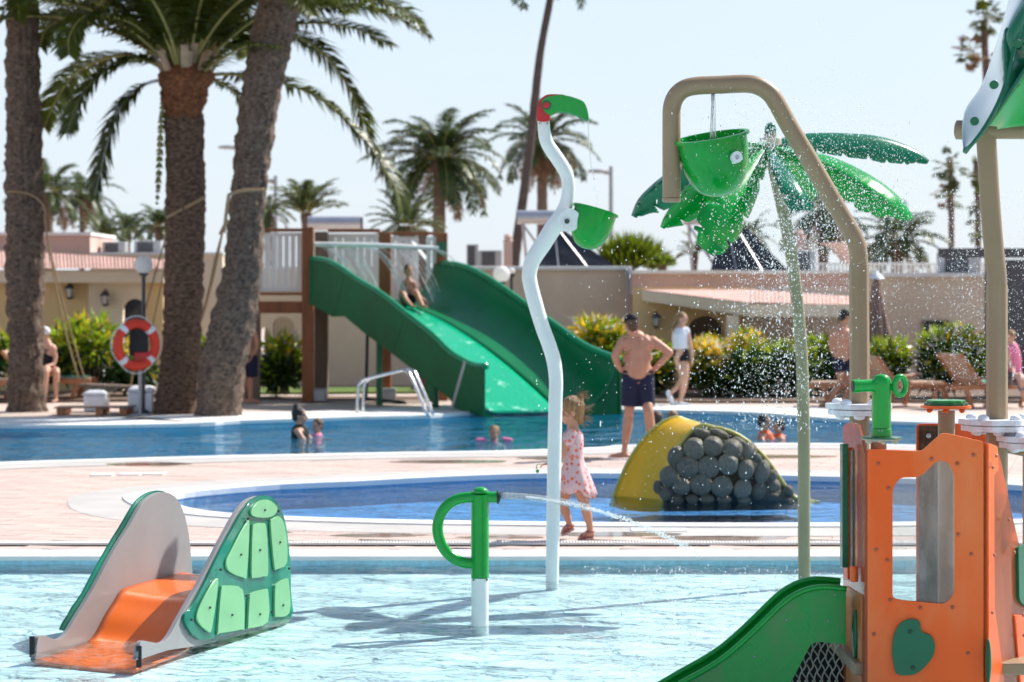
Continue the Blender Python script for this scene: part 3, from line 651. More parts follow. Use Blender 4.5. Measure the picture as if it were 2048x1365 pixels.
# wall lanterns
def lantern(px, py, d, label):
    p = P(px, py, d); t = thing('wall_lantern', label, 'lantern', p, 'bronze lanterns on the bungalow walls')
    mb = MB(); mb.box(p + Vector((0, 0.1, 0)), (0.09, 0.05, 0.30)); mb.bar(p + Vector((0, 0.08, 0.17)), p + Vector((0, -0.08, 0.17)), .03, .03); ob('bracket', mb, M['dark_steel'], t)
    Mx = Matrix.Translation(p + Vector((0, -0.08, 0)))
    mb = MB(); mb.lathe([(0.05, -0.12), (0.085, 0.03), (0.085, 0.05), (0.05, 0.05)], Mx, 8); ob('glass', mb, M['lamp_glass'], t)
    mb = MB(); mb.lathe([(0.11, 0.05), (0.06, 0.12), (0.02, 0.15), (0.0, 0.2)], Mx, 8); mb.lathe([(0.0, -0.17), (0.03, -0.16), (0.055, -0.12), (0.055, -0.11)], Mx, 8)
    for k in range(4):
        a = R(45 + 90 * k); mb.bar(Mx @ Vector((0.052 * math.cos(a), 0.052 * math.sin(a), -0.12)), Mx @ Vector((0.092 * math.cos(a), 0.092 * math.sin(a), 0.05)), .014, .014)
    ob('lantern_frame', mb, M['dark_steel'], t)
lantern(140, 583, 48.1, 'bronze wall lantern on the yellow wall beside the left palm')
lantern(211, 597, 48.0, 'bronze wall lantern on the cream wall left of the lifebuoy')
lantern(1312, 641, 49.0, 'bronze wall lantern on the yellow porch wall behind the man')
# globe lamps
def globe_lamp(px, py, r, base_py, label, d=None, extra=None):
    d = d or GD(base_py); p = P(px, py, d); t = thing('globe_lamp', label, 'lamp', (p.x, d, 0), 'white globe lamps on black poles')
    rr = r / F * d; mb = MB(); mb.sphere(p, rr, u=24, w=16); ob('globe', mb, M['lamp_glass'], t, smooth=180)
    mb = MB(); mb.tube([(p.x, d, 0), (p.x, d, p.z - rr * 0.9)], 0.032, 10); mb.lathe([(0.09, 0), (0.09, 0.03), (0.04, 0.06)], Matrix.Translation((p.x, d, 0)), 12)
    mb.lathe([(0.03, -0.05), (0.075, -0.02), (0.08, 0.02)], Matrix.Translation((p.x, d, p.z - rr * 0.95)), 14); ob('pole', mb, M['dark_steel'], t, smooth=40)
globe_lamp(287, 530, 19, 826, 'white globe lamp on a black pole above the lifebuoy')
globe_lamp(1003, 549, 17, 800, 'white globe lamp behind the top of the right slide wall')
globe_lamp(1023, 543, 7, 790, 'tiny white globe lamp just right of the larger globe near the slide wall', d=50.0)
globe_lamp(826, 523, 7, 796, 'small white globe lamp above the head of the child on the slide', d=49.0)
# rooftop equipment
def ac(x0, y0, x1, y1, d, label):
    t = thing('air_conditioner', label, 'air conditioner', P((x0 + x1) / 2, y1, d), 'grey air conditioners on the roofs')
    mb = MB(); fb(mb, x0, y0, x1, y1, d, 0.45); ob('casing', mb, M['ac_grey'], t, bevel=0.02)
    w = (x1 - x0); mb = MB(); fb(mb, x0 + w * .12, y0 + 3, x1 - w * .3, y1 - 2, d - 0.012, 0.01); ob('grille', mb, M['ac_dark'], t)
ac(204, 484, 250, 508, 51.5, 'grey roof air conditioner with dark grille beside the pink roof block')
ac(268, 482, 322, 508, 51.5, 'wide grey roof air conditioner above the lifebuoy, left of the middle palm')
ac(933, 489, 957, 534, 54, 'tall narrow grey air conditioner on the tan roof left of the leaning trunk')
ac(958, 501, 1004, 534, 54, 'low dark air conditioner beside the tall narrow one on the tan roof')
ac(1592, 502, 1632, 546, 52, 'dark roof air conditioner right of the olive pole')
ac(1880, 505, 1962, 552, 52, 'large grey roof air conditioner beside the black screen')
def chimney(px, y0, y1, w, d, label):
    t = thing('chimney', label, 'chimney', P(px, y1, d), 'pink chimneys on the roofs'); h = w / 2
    mb = MB(); fb(mb, px - h, y0 + 14, px + h, y1, d, 0.35); ob('stack', mb, M['wall_pink'], t)
    p = P(px, y0 + 14, d); r = h / F * d; mb = MB()
    mb.lathe([(r * 1.1, 0), (r * 1.1, 0.04), (r * 0.8, 0.05), (r * 0.8, 0.11), (r, 0.12), (r * 0.6, 0.17), (0, 0.19)], Matrix.Translation((p.x, d + 0.17, p.z)), 16); ob('cowl', mb, M['wall_pink'], t, smooth=40)
chimney(1016, 470, 536, 18, 55, 'pink chimney with round cowl left of the white pole')
chimney(1601, 462, 505, 20, 55, 'pink chimney with round cowl above the dark roof unit')
def heater(x0, x1, yt, yb, d, panel, label, dark_end=False):
    c = (yt + yb) / 2; a = P(x0, c, d); b = P(x1, c, d); r = (yb - yt) / 2 / F * d
    t = thing('solar_water_heater', label, 'solar heater', P((x0 + x1) / 2, 535, d), 'solar water heaters on the roofs')
    mb = MB(); mb.tube([a, b], r, 24, round_cap=False); ob('tank', mb, M['tank'], t, smooth=40)
    mb = MB(); mb.tube([b - Vector((.01, 0, 0)), b + Vector((.04, 0, 0))], r * 0.9, 20); ob('tank_end', mb, M['dark_steel'] if dark_end else M['tank'], t, smooth=40)
    if panel:
        q = [P(x, y, d + e) for x, y, e in panel]; mb = MB(); mb.prism(q, (0, 0.03, -0.05)); pn = ob('panel', mb, M['panel'], t)
        for u in (0.33, 0.66):
            mb = MB(); mb.bar(q[0].lerp(q[1], u) + Vector((0, -.03, .01)), q[3].lerp(q[2], u) + Vector((0, -.03, .01)), .03, .02); ob('panel_bar', mb, M['galv'], pn)
        mb = MB()
        for (s, e) in ((a.lerp(b, .15), .0), (a.lerp(b, .85), 0)): mb.bar(s - Vector((0, 0, r)), (s.x + .1, d + .1, q[2].z), .05, .05); mb.bar(s - Vector((0, 0, r)), (s.x + .7, d + .1, q[2].z), .05, .05)
        ob('frame', mb, M['galv'], t)
    return t
heater(616, 722, 433, 462, 56, None, 'silver solar tank with black end showing above the slide tower', True)
mbx = MB(); fbx = [P(x, 470, 56) for x in (640, 700)]
for q in fbx: mbx.bar(q, (q.x, 56, 1.9), .05, .05)
h = [o for o in S.objects if o.name.startswith('solar_water_heater')][-1]; ob('frame', mbx, M['galv'], h)
heater(1034, 1112, 421, 449, 55, [(1100, 470, 0), (1130, 462, 0), (1232, 534, -0.6), (1060, 534, -0.6)], 'silver solar tank and dark collector behind the white tipping bucket pole')
heater(1366, 1440, 421, 450, 55, [(1440, 466, 0), (1490, 452, 0), (1580, 545, -0.6), (1420, 545, -0.6)], 'silver solar tank and dark collector behind the plastic palm leaves')
# pink stone urn shape on the right roof
t = thing('roof_planter', 'terracotta bowl planter on the right roof beside the tan pipe', 'planter', P(1690, 528, 54)); p = P(1690, 527, 54)
mb = MB(); mb.lathe([(0.10, 0), (0.13, 0.10), (0.32, 0.33), (0.52, 0.42), (0.55, 0.46), (0.50, 0.46), (0.3, 0.36), (0, 0.34)], Matrix.Translation(p), 20); ob('bowl', mb, M['wall_pink'], t, smooth=50)
# street lamps
def street_lamp(px, ytop, d, arm_px, label):
    p = P(px, ytop, d); t = thing('street_lamp', label, 'street lamp', (p.x, d, 0), 'grey street lamps beyond the buildings')
    mb = MB(); mb.tube([(p.x, d, 0), (p.x, d, p.z)], [0.09, 0.06], 10); ob('pole', mb, M['galv'], t)
    q = P(arm_px, ytop + 10, d); mb = MB(); mb.tube([(p.x, d, q.z - .1), q], 0.035, 8); ob('arm', mb, M['galv'], t)
    mb = MB(); mb.sphere(q, (0.33, 0.14, 0.07)); ob('lamp_head', mb, M['galv'], t, smooth=180)
street_lamp(1222, 333, 75, 1196, 'grey street lamp with arm between the white bucket pole and plastic palm')
street_lamp(551, 352, 78, 532, 'grey street lamp just right of the leaning palm trunk')
street_lamp(478, 285, 80, 455, 'street lamp whose head peeks out left of the leaning palm trunk')
# ---------------- palms ----------------
def frond_mesh(name, curve, LL, n, mats, w=0.03, seed=0, rad=0.03, droop=0.5, spread=60, bare=0.12, tipk=0.6):
    # mats: (rachis, leaflet, alternative leaflet)
    rnd = random.Random(seed); mb = MB(); pts = smooth_path(curve, 6); k = len(pts)
    mb.tube(pts, [rad * (1 - 0.85 * i / (k - 1)) for i in range(k)], 6, mi=0)
    seg = [0]
    for i in range(1, k): seg.append(seg[-1] + (pts[i] - pts[i - 1]).length)
    L = seg[-1]; j = 0; up0 = Vector((0, 0, 1))
    for i in range(n):
        s = bare + (1 - bare) * (i + rnd.random() * 0.8) / n; d = s * L
        j = 0
        while j < k - 2 and seg[j + 1] < d: j += 1
        u = (d - seg[j]) / max(1e-6, seg[j + 1] - seg[j]); p = pts[j].lerp(pts[j + 1], u); t = (pts[j + 1] - pts[j]).normalized()
        side = t.cross(up0)
        if side.length < 0.15: side = t.cross(Vector((0.3, 1, 0)))
        side.normalize(); nn = side.cross(t).normalized()
        ll = LL * (0.45 + 0.55 * math.sin(math.pi * min(1, (s - bare) / (1 - bare) * 0.75 + 0.15))) * (1 if s < 0.85 else (1 - (s - 0.85) / 0.15 * (1 - tipk))) * rnd.uniform(0.85, 1.1)
        for sg in (-1, 1):
            a = R(spread + rnd.uniform(-8, 8) - 25 * max(0, s - 0.6)); lift = rnd.uniform(-0.1, 0.35)
            d0 = (t * math.cos(a) + side * sg * math.sin(a) + nn * lift).normalized()
            d1 = (d0 - up0 * droop * rnd.uniform(0.5, 1.2)).normalized()
            wv = t.cross(d0).cross(d0); wv = (t - d0 * t.dot(d0)).normalized() * w * rnd.uniform(0.7, 1.1) * 0.5
            q0 = p; q1 = p + d0 * ll * 0.45; q2 = q1 + d1 * ll * 0.55
            mi = 2 if rnd.random() < 0.12 else 1
            mb.add([q0 - wv * .6, q0 + wv * .6, q1 + wv, q1 - wv, q2], [(0, 1, 2, 3), (3, 2, 4)], mi)
    return mb.mesh(name, list(mats))
def arch(L, e0, bend, n=7, sway=0.0):
    # rachis starting at elevation e0 (degrees) and bending down by 'bend' degrees
    p = Vector((0, 0, 0)); out = [p.copy()]; y = 0
    for i in range(n):
        s = (i + 0.5) / n; e = R(e0 - bend * s ** 1.3)
        p = p + Vector((math.cos(e), sway * s, math.sin(e))) * (L / n); out.append(p.copy())
    return out
LIB = {}
def lib(key, L, LL, n, mats, w, rad, droop=0.5, nvar=2, elev=(80, 55, 30, 5, -25, -55), bend0=70):
    vs = []
    for e in elev:
        row = []
        for v in range(nvar):
            b = bend0 + random.uniform(-15, 15) + (15 if e > 40 else 0)
            row.append(frond_mesh('frond', arch(L * random.uniform(0.9, 1.08), e, min(b, e + 88), sway=random.uniform(-.15, .15)), LL, n, mats, w, random.randint(0, 9999), rad, droop))
        vs.append(row)
    LIB[key] = vs
G3 = (M['rachis'], M['leaf'], M['leaf_pale']); D3 = (M['rachis'], M['leaf_dark'], M['leaf']); P3 = (M['rachis'], M['leaf_pale'], M['leaf']); B3 = (M['leaf_dry'], M['leaf_dry'], M['leaf_dry'])
lib('big', 3.9, 0.62, 120, G3, 0.05, 0.035, 0.6, 2)
lib('mid', 2.35, 0.48, 64, D3, 0.052, 0.03, 0.6, 2)
lib('midg', 2.0, 0.42, 46, P3, 0.065, 0.03, 0.4, 2, bend0=50)
lib('dry', 2.0, 0.42, 30, B3, 0.05, 0.03, 0.9, 2)
def place_fronds(parent, c, key, count, emin, emax, scale=1.0, az0=None, rnd=None, r0=0.12, drykey=None, dryn=0):
    rnd = rnd or random; vs = LIB[key]; elev = (80, 55, 30, 5, -25, -55); gold = 2.39996
    for i in range(count):
        e = emax + (emin - emax) * (i / max(1, count - 1)) + rnd.uniform(-8, 8)
        k = min(range(6), key=lambda q: abs(elev[q] - e)); me = rnd.choice(vs[k])
        a = i * gold + rnd.uniform(-.25, .25) if az0 is None else az0 + rnd.uniform(0, 6.28)
        o = bpy.data.objects.new('frond', me); COL.objects.link(o)
        sc = scale * rnd.uniform(0.9, 1.1)
        o.matrix_world = Matrix.Translation(Vector(c) + Vector((math.cos(a) * r0, math.sin(a) * r0, rnd.uniform(-.1, .1)))) @ Matrix.Rotation(a, 4, 'Z') @ Matrix.Rotation(-R(e - elev[k]) * 0.7, 4, 'Y') @ Matrix.Scale(sc, 4)
        mw = o.matrix_world.copy(); o.parent = parent; o.matrix_parent_inverse = parent.matrix_basis.inverted(); o.matrix_basis = mw
def trunk_mesh(path, radii, mats, rows_per_m=14, nu=56, amp=0.035, seed=0, boots=None, scar=9.0):
    path = [Vector(p) for p in path]; sp = smooth_path(path, 6); rr = vlerp(radii, 6); L = sum((sp[i + 1] - sp[i]).length for i in range(len(sp) - 1))
    n = int(L * rows_per_m); rows = []; mi = []
    cum = [0]
    for i in range(len(sp) - 1): cum.append(cum[-1] + (sp[i + 1] - sp[i]).length)
    j = 0
    for q in range(n + 1):
        d = L * q / n
        while j < len(sp) - 2 and cum[j + 1] < d: j += 1
        u = (d - cum[j]) / max(1e-6, cum[j + 1] - cum[j]); c = sp[j].lerp(sp[j + 1], u); r0 = rr[j] + (rr[j + 1] - rr[j]) * u; row = []
        for k in range(nu):
            a = 2 * math.pi * k / nu
            # diamond leaf scars in a spiral, roughened by noise
            s1 = math.sin(a * 9 + d * scar); s2 = math.sin(a * 9 - d * scar)
            sc = max(s1 * s2, -0.3)
            nv = noise.noise(Vector((math.cos(a) * 3, math.sin(a) * 3, d * 3.2 + seed * 7))) + 0.6 * noise.noise(Vector((math.cos(a) * 9, math.sin(a) * 9, d * 9 + seed)))
            rad = r0 * (1 + 0.05 * noise.noise(Vector((0, seed, d * 1.1)))) + amp * (0.55 * sc + 0.8 * nv + (0.9 * abs(math.sin(d * 24 + 1.5 * nv + math.sin(a * 3))) ** .5 - 1.1 if amp > .03 else 0))
            row.append(c + Vector((math.cos(a) * rad, math.sin(a) * rad, amp * 0.3 * nv)))
        rows.append(row)
    mb = MB(); mb.grid(rows, closed=True); b = len(mb.v); mb.v.append(tuple(sp[-1])); last = n * nu
    for k in range(nu): mb.f.append((last + k, last + (k + 1) % nu, b)); mb.m.append(0)
    return mb
def pxpath(pts, d): return [P(x, y, d) for x, y in pts]
DT = GD(826)
# middle palm with the big visible crown
BP = thing('palm_tree', 'thick straight palm with reddish crown base and long arching fronds behind the lifebuoy', 'palm tree', (P(356, 826, DT).x, DT, 0), 'large palms at the pool edge')
pp = [(354, 832), (355, 800), (361, 740), (364, 650), (370, 500), (371, 400), (369, 300), (368, 232)]; ww = [50, 46, 42, 39, 40, 40, 39.5, 40]
ob('trunk', trunk_mesh(pxpath(pp, DT), [w / F * DT for w in ww], None, 22, 64, seed=1), M['bark_brown'], BP, smooth=180)
ob('crown_base', trunk_mesh(pxpath([(368, 240), (368, 218), (369, 195), (371, 168), (373, 150), (373, 128)], DT), [w / F * DT for w in (38, 43, 46, 53, 57, 38)], None, 30, seed=2, amp=0.05), M['bark_red'], BP, smooth=180)
cc = P(372, 140, DT); rnd = random.Random(5)
def cf(pts, LL=0.6, n=150, mats=G3, rad=0.035, droop=0.6, w=0.055):
    me = frond_mesh('frond', [P(x, y, DT + e) for x, y, e in pts], LL, n, mats, w, random.randint(0, 9999), rad, droop, bare=0.15)
    ob('frond', me, None, BP)
cf([(345, 150, 0), (280, 118, -.3), (215, 140, -.5), (165, 190, -.7), (133, 266, -.9)])
cf([(335, 158, 0), (285, 172, -.2), (240, 220, -.4), (212, 300, -.5), (190, 392, -.6)], mats=(M['coping'], M['leaf'], M['leaf_pale']))
cf([(340, 140, 0), (250, 110, .8), (160, 140, 1.6), (115, 195, 2.0), (88, 256, 2.3)])
cf([(350, 130, 0), (240, 50, .5), (150, 30, 1.), (95, 55, 1.3), (80, 95, 1.5)])
cf([(345, 125, 0), (270, 50, -.8), (180, 30, -1.6), (140, 70, -2.0), (138, 110, -2.2)])
cf([(400, 150, 0), (480, 150, 1.0), (570, 168, 1.8), (650, 205, 2.0), (735, 290, 1.9), (790, 375, 1.7), (806, 430, 1.6)], 0.64, 200)
cf([(400, 135, 0), (500, 75, .6), (580, 68, 1.0), (650, 110, 1.3), (700, 180, 1.4), (730, 250, 1.5), (762, 318, 1.5)], 0.64, 190)
cf([(400, 125, 0), (500, 50, .9), (610, 8, 1.5), (720, -2, 1.8), (810, 20, 2.0), (858, 76, 2.1)], 0.64, 190)
cf([(395, 130, 0), (470, 60, .6), (570, 25, .9), (690, 12, 1.0), (780, 30, 1.0), (835, 60, 1.0)], 0.62, 170)
cf([(400, 150, 0), (440, 120, -1.0), (500, 90, -1.8), (560, 95, -2.0)], 0.45, 60)
cf([(405, 155, 0), (440, 165, .3), (475, 190, .5), (490, 235, .6)], 0.3, 40)
cf([(330, 160, 0), (322, 250, -.1), (318, 330, -.1), (314, 408, -.1)], 0.10, 30)
place_fronds(BP, cc, 'big', 34, 42, 87, 1.0, rnd=rnd, r0=0.22)
stubs = MB()
for i in range(26):
    a = i * 2.4; h = rnd.uniform(-.1, .35); rr_ = 0.40 - h * 0.3
    b0 = cc + Vector((math.cos(a) * rr_ * .8, math.sin(a) * rr_ * .8, h - 0.15)); dr = Vector((math.cos(a) * .55, math.sin(a) * .55, 1)).normalized()
    stubs.bar(b0, b0 + dr * rnd.uniform(.3, .55), 0.13, 0.05, (math.cos(a), math.sin(a), -.4))
ob('leaf_bases', stubs, pm('leaf_base', (0.42, 0.30, 0.2), 0.8, 0.2, 6, 0.4, 40), BP, kind='stuff')
# left palm and leaning palm (crowns above the frame)
LP = thing('palm_tree', 'straight palm trunk at the left edge with a rope tied round it', 'palm tree', (P(52, 822, GD(822)).x, GD(822), 0), 'large palms at the pool edge')
d = GD(822); top = P(43, -120, d)
ob('trunk', trunk_mesh([P(53, 826, d), P(52, 790, d), P(52, 700, d), P(50, 560, d), P(50, 400, d), P(46, 200, d), P(45, 0, d), P(43, -180, d)], [w / F * d for w in (43, 39, 35, 37.5, 39, 36, 32, 33)], None, seed=3, amp=0.06), M['bark'], LP, smooth=180)
place_fronds(LP, P(43, -185, d), 'big', 26, -15, 85, 0.8, rnd=rnd, r0=0.2)
KP = thing('palm_tree', 'thick palm trunk leaning right in front of the straight one', 'palm tree', (P(436, 832, GD(833)).x, GD(833), 0), 'large palms at the pool edge')
d = GD(833)
ob('trunk', trunk_mesh([P(435, 836, d), P(440, 800, d), P(448, 720, d), P(468, 640, d), P(484, 540, d), P(496, 400, d), P(520, 200, d), P(560, 0, d), P(596, -160, d)], [w / F * d for w in (48, 46, 47, 46, 40, 36, 41, 45, 42)], None, seed=4, amp=0.06), M['bark'], KP, smooth=180)
place_fronds(KP, P(598, -170, d), 'big', 24, 0, 85, 0.8, rnd=rnd, r0=0.2)
# palms beyond the buildings
def far_palm(px, py, d, rad_px, base_px, tw, label, key='mid', count=34, emin=-35, dry=0, flare=1.5, base_py=None, group='palms beyond the buildings', name='palm_tree', ttop=0):
    c = P(px, py, d); b = P(base_px, 583, d); sc = rad_px / F * d / 2.0
    t = thing(name, label, 'palm tree', (b.x, d, 0), group); r = tw / 2 / F * d; b.z = 0
    hh = [b.lerp(c, u) for u in (0, .25, .5, .75, .9, .97, 1.0)]
    ob('trunk', trunk_mesh(hh, [r * 1.2, r, r, r, r, r * flare, r * flare * .9], None, 7, 20, 0.02 + 0.03 * (r > .2), seed=int(px)), M['bark_far'], t, smooth=180)
    rn = random.Random(int(px * 7 + py)); place_fronds(t, c, key, count, emin, 85, sc, rnd=rn, r0=r)
    if dry: place_fronds(t, c - Vector((0, 0, .15)), 'dry', dry, -60, -15, sc, rnd=rn, r0=r)
    return t
far_palm(880, 315, 72, 122, 875, 25, 'green date palm with a round crown right of the long fronds', count=46, dry=6)
far_palm(1085, 280, 82, 95, 1083, 21, 'palm with brown dry lower fronds behind the red-headed spout', count=34, dry=16)
far_palm(96, 385, 88, 75, 96, 22, 'small palm just right of the left trunk', count=28, dry=8, emin=-20)
far_palm(165, 385, 90, 70, 163, 12, 'ragged dark palm between the left trunk and the hanging frond', count=20, dry=10)
far_palm(612, 425, 62, 80, 612, 16, 'low upright feathery palm behind the slide tower railing', 'midg', 30, 25)
far_palm(812, 452, 60, 78, 812, 26, 'short bushy palm just left of the tall date palm trunk', 'midg', 34, -10, dry=6)
far_palm(536, 425, 70, 50, 536, 14, 'small dark palm touching the right side of the leaning trunk', count=24, dry=4)
far_palm(205, 470, 62, 55, 205, 12, 'low palm above the left roof air conditioners', 'midg', 26, -10)
far_palm(255, 462, 66, 60, 255, 12, 'low dark palm behind the globe lamp', count=28, emin=-10)
far_palm(318, 455, 60, 55, 322, 14, 'dark palm touching the left side of the straight trunk', count=28, emin=-10)
far_palm(1645, 420, 66, 90, 1650, 20, 'brownish palm behind the tan arched pipe', count=26, dry=18)
far_palm(1795, 480, 60, 85, 1795, 24, 'short bushy palm right of the arched pipe post', count=34, dry=6, emin=-20)
far_palm(1390, 505, 56, 45, 1390, 10, 'grey spiky agave-like palm behind the roof left of the arch bucket', 'midg', 20, 0)
far_palm(1502, 470, 70, 50, 1502, 12, 'dark palm hidden behind the lowest green plastic leaf', count=22, dry=4)
# thin leaning trunk whose crown is above the frame
def skinny():
    d = 64; pts = [(1026, 560), (1036, 470), (1050, 370), (1066, 240), (1080, 110), (1100, 0), (1114, -90)]
    b = P(1016, 583, d); t = thing('palm_tree', 'very thin dark palm trunk leaning right beside the red-headed spout', 'palm tree', (b.x, d, 0), 'palms beyond the buildings')
    ob('trunk', trunk_mesh([Vector((b.x, d, 0))] + pxpath(pts, d), [w / 2 / F * d for w in (26, 22, 20, 19, 18, 16, 15, 14)], None, 6, 18, 0.012, seed=9), pm('dark_thin_bark', (0.09, 0.07, 0.06), 0.9, 0.2, 6, 0.4, 30), t, smooth=180)
    place_fronds(t, P(1116, -95, d), 'mid', 26, -30, 85, 0.8, rnd=random.Random(4), r0=0.1)
skinny()
# fan palms with round clumps of leaves
def fan_leaf(seed, m):
    rn = random.Random(seed); mb = MB(); mb.tube([(0, 0, 0), (.35, 0, .12), (.7, 0, .1)], 0.02, 5, mi=0); c = Vector((.7, 0, .1))
    for i in range(26):
        a = R(-115 + 230 * i / 25); dr = Vector((math.cos(a), math.sin(a), rn.uniform(-.1, .1))); l = 0.62 * rn.uniform(.8, 1.05) * (1 - .2 * abs(a) / 2)
        e = c + dr * l * .6; tip = e + (dr + Vector((0, 0, -0.8))).normalized() * l * .45; s = Vector((-dr.y, dr.x, 0)) * .032
        mb.add([c, e + s, e - s, tip], [(0, 1, 2), (1, 3, 2)], 1)
    return mb.mesh('fan_leaf', [M['rachis'], m])
FAN = [fan_leaf(i, M['leaf']) for i in range(3)]; FANP = [fan_leaf(i + 5, M['leaf_pale']) for i in range(3)]; FAND = [fan_leaf(i + 9, M['leaf_dry']) for i in range(3)]
def fan_palm(blobs, d, base_px, tw, label):
    x, y, r = blobs[0][:3]; c = P(x, y, d); t = thing('fan_palm', label, 'palm tree', (P(base_px, 583, d).x, d, 0), 'fan palms on the right'); rn = random.Random(x)
    ob('trunk', trunk_mesh([Vector((P(base_px, 583, d).x, d, 0)), P((base_px + x) / 2, 350, d), c], [tw / 2 / F * d] * 3, None, 5, 16, 0.02, seed=x), M['bark_far'], t, smooth=180)
    for (bx, by, br, n, kind) in blobs:
        bc = P(bx, by, d); rr = br / F * d
        for i in range(n):
            v = Vector((rn.gauss(0, 1), rn.gauss(0, 1), rn.gauss(0, 1))).normalized()
            me = rn.choice({'g': FAN, 'p': FANP, 'd': FAND}[kind]); o = bpy.data.objects.new('fan_leaf', me); COL.objects.link(o)
            mw = Matrix.Translation(bc + v * rr * .25 * rn.random()) @ v.to_track_quat('X', 'Z').to_matrix().to_4x4() @ Matrix.Scale(rr / 1.25 * rn.uniform(.7, 1.05), 4)
            o.parent = t; o.matrix_parent_inverse = t.matrix_basis.inverted(); o.matrix_basis = mw
fan_palm([(1968, 40, 46, 26, 'g'), (1945, 100, 42, 16, 'd'), (1925, 108, 26, 12, 'g'), (1975, 125, 34, 14, 'd')], 72, 1990, 14, 'tall fan palm with clumped crown at the top right beside the green roof')
fan_palm([(1898, 335, 38, 18, 'p'), (1900, 400, 40, 16, 'p'), (1885, 390, 28, 10, 'd')], 70, 1905, 12, 'pale hanging fan palm left of the right tower post')
fan_palm([(1952, 350, 34, 16, 'g'), (1955, 410, 38, 16, 'g'), (1950, 460, 34, 14, 'p')], 68, 1958, 12, 'dark hanging fan palm directly behind the right tower post')
# a round yucca-like bush on the roof line
def spiky(px, py, rpx, d, n, label, m1, m2, flat=0.75):
    c = P(px, py, d); r = rpx / F * d; t = thing('spiky_shrub', label, 'shrub', (c.x, d, 0)); rn = random.Random(px); mb = MB()
    for i in range(n):
        v = Vector((rn.gauss(0, 1), rn.gauss(0, 1), abs(rn.gauss(0, .8)) + .05)).normalized(); b = c + Vector((v.x * r * .55, v.y * r * .55, (v.z * .55 - .25) * r * flat)) * rn.uniform(.2, 1.3)
        v2 = (v + Vector((rn.gauss(0, .25), rn.gauss(0, .25), rn.uniform(.1, .6)))).normalized(); l = r * rn.uniform(.3, .5); s = v2.cross(Vector((rn.gauss(0, 1), rn.gauss(0, 1), rn.gauss(0, 1)))).normalized() * 0.035
        mb.add([b - s, b + s, b + v2 * l], [(0, 1, 2)], 1 if rn.random() < .35 else 0)
    ob('foliage', mb, [m1, m2], t)
    mb = MB(); mb.tube([(c.x, d, 0), c], [0.16, 0.1], 10); ob('stem', mb, M['bark_far'], t)
spiky(1262, 520, 88, 58, 2600, 'rounded spiky green shrub above the tan wall right of the white bucket pole', M['leaf'], M['bush_lime'], 0.8)
spiky(1325, 525, 32, 57, 500, 'small lime spiky shrub above the wall right of the big rounded one', M['bush_lime'], M['leaf_pale'])

# ---------------- hedge and shrubs ----------------
def bush(px0, px1, ptop, pbase, d, label, mix=(0.5, 0.3, 0.15, 0.05), n=1500, seed=0, leaf=0.19, group='croton shrubs along the walls', depth=0.8):
    rn = random.Random(seed + px0); a = P(px0, ptop, d); b = P(px1, pbase, d); b.z = max(0, b.z); cx = (a.x + b.x) / 2; w = abs(b.x - a.x) / 2 * (.84 if px0 > 1300 else 1); h = a.z - b.z
    t = thing('croton_shrub', label, 'shrub', (cx, d, b.z), group)
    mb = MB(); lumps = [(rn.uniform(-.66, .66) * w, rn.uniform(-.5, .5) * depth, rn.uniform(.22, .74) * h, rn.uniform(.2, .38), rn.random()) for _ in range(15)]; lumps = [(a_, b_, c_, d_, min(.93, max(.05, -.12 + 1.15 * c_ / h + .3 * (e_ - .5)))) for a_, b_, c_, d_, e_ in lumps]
    for i in range(n):
        lx, ly, lz, lr, lc = rn.choice(lumps); v = Vector((rn.gauss(0, 1), rn.gauss(0, 1), rn.gauss(0, 1))).normalized() * lr * rn.uniform(.45, 1.0) * min(h, 2 * w)
        p = Vector((cx + lx + v.x * 1.1, d + ly + v.y, b.z + max(0.03, min(h * 1.03, lz + v.z * .8))))
        dr = (Vector((v.x, v.y, v.z)).normalized() + Vector((rn.gauss(0, .5), rn.gauss(0, .5), rn.uniform(-.2, .9)))).normalized()
        s = dr.cross(Vector((rn.gauss(0, 1), rn.gauss(0, 1), rn.gauss(0, 1)))).normalized() * leaf * rn.uniform(.12, .22); l = leaf * rn.uniform(.9, 1.9)
        zr = (p.z - b.z) / h; r_ = min(.999, max(0, lc + rn.gauss(0, .17))); m = mix
        # dark green leaves dominate low down, lime and yellow ones towards the top
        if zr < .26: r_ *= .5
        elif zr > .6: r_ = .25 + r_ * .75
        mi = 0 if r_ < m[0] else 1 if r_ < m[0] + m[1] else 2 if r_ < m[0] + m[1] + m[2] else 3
        nn = s.cross(dr).normalized() * l * .12
        mb.add([p, p + dr * l * .5 + s - nn, p + dr * l + nn, p + dr * l * .5 - s - nn], [(0, 1, 2, 3)], mi)
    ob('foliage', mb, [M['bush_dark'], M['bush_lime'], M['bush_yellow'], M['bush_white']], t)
    mb = MB()
    for i in range(9):
        e = Vector((cx + rn.uniform(-.8, .8) * w, d + rn.uniform(-.3, .3), b.z + h * rn.uniform(.5, .85))); mb.tube([(cx + rn.uniform(-.3, .3) * w, d, b.z), e], [0.02, 0.008], 5)
    ob('stems', mb, M['bark_far'], t, kind='stuff')
bush(108, 240, 642, 772, 45.5, 'big green and lime shrub between the left palm and the lifebuoy', (.5, .35, .13, .02), 1900)
bush(232, 312, 690, 780, 46.3, 'small shrub with pale leaves behind the lifebuoy stand', (.45, .25, .12, .18), 900)
bush(-70, 24, 660, 760, 46, 'dark shrub cut by the left edge of the view', (.6, .3, .1, 0), 900)
bush(398, 432, 665, 770, 46.5, 'narrow lime shrub seen between the straight and the leaning palm', (.4, .45, .1, .05), 500)
bush(528, 602, 655, 790, 46.5, 'tall lime shrub left of the brown slide tower post', (.4, .4, .12, .08), 1300)
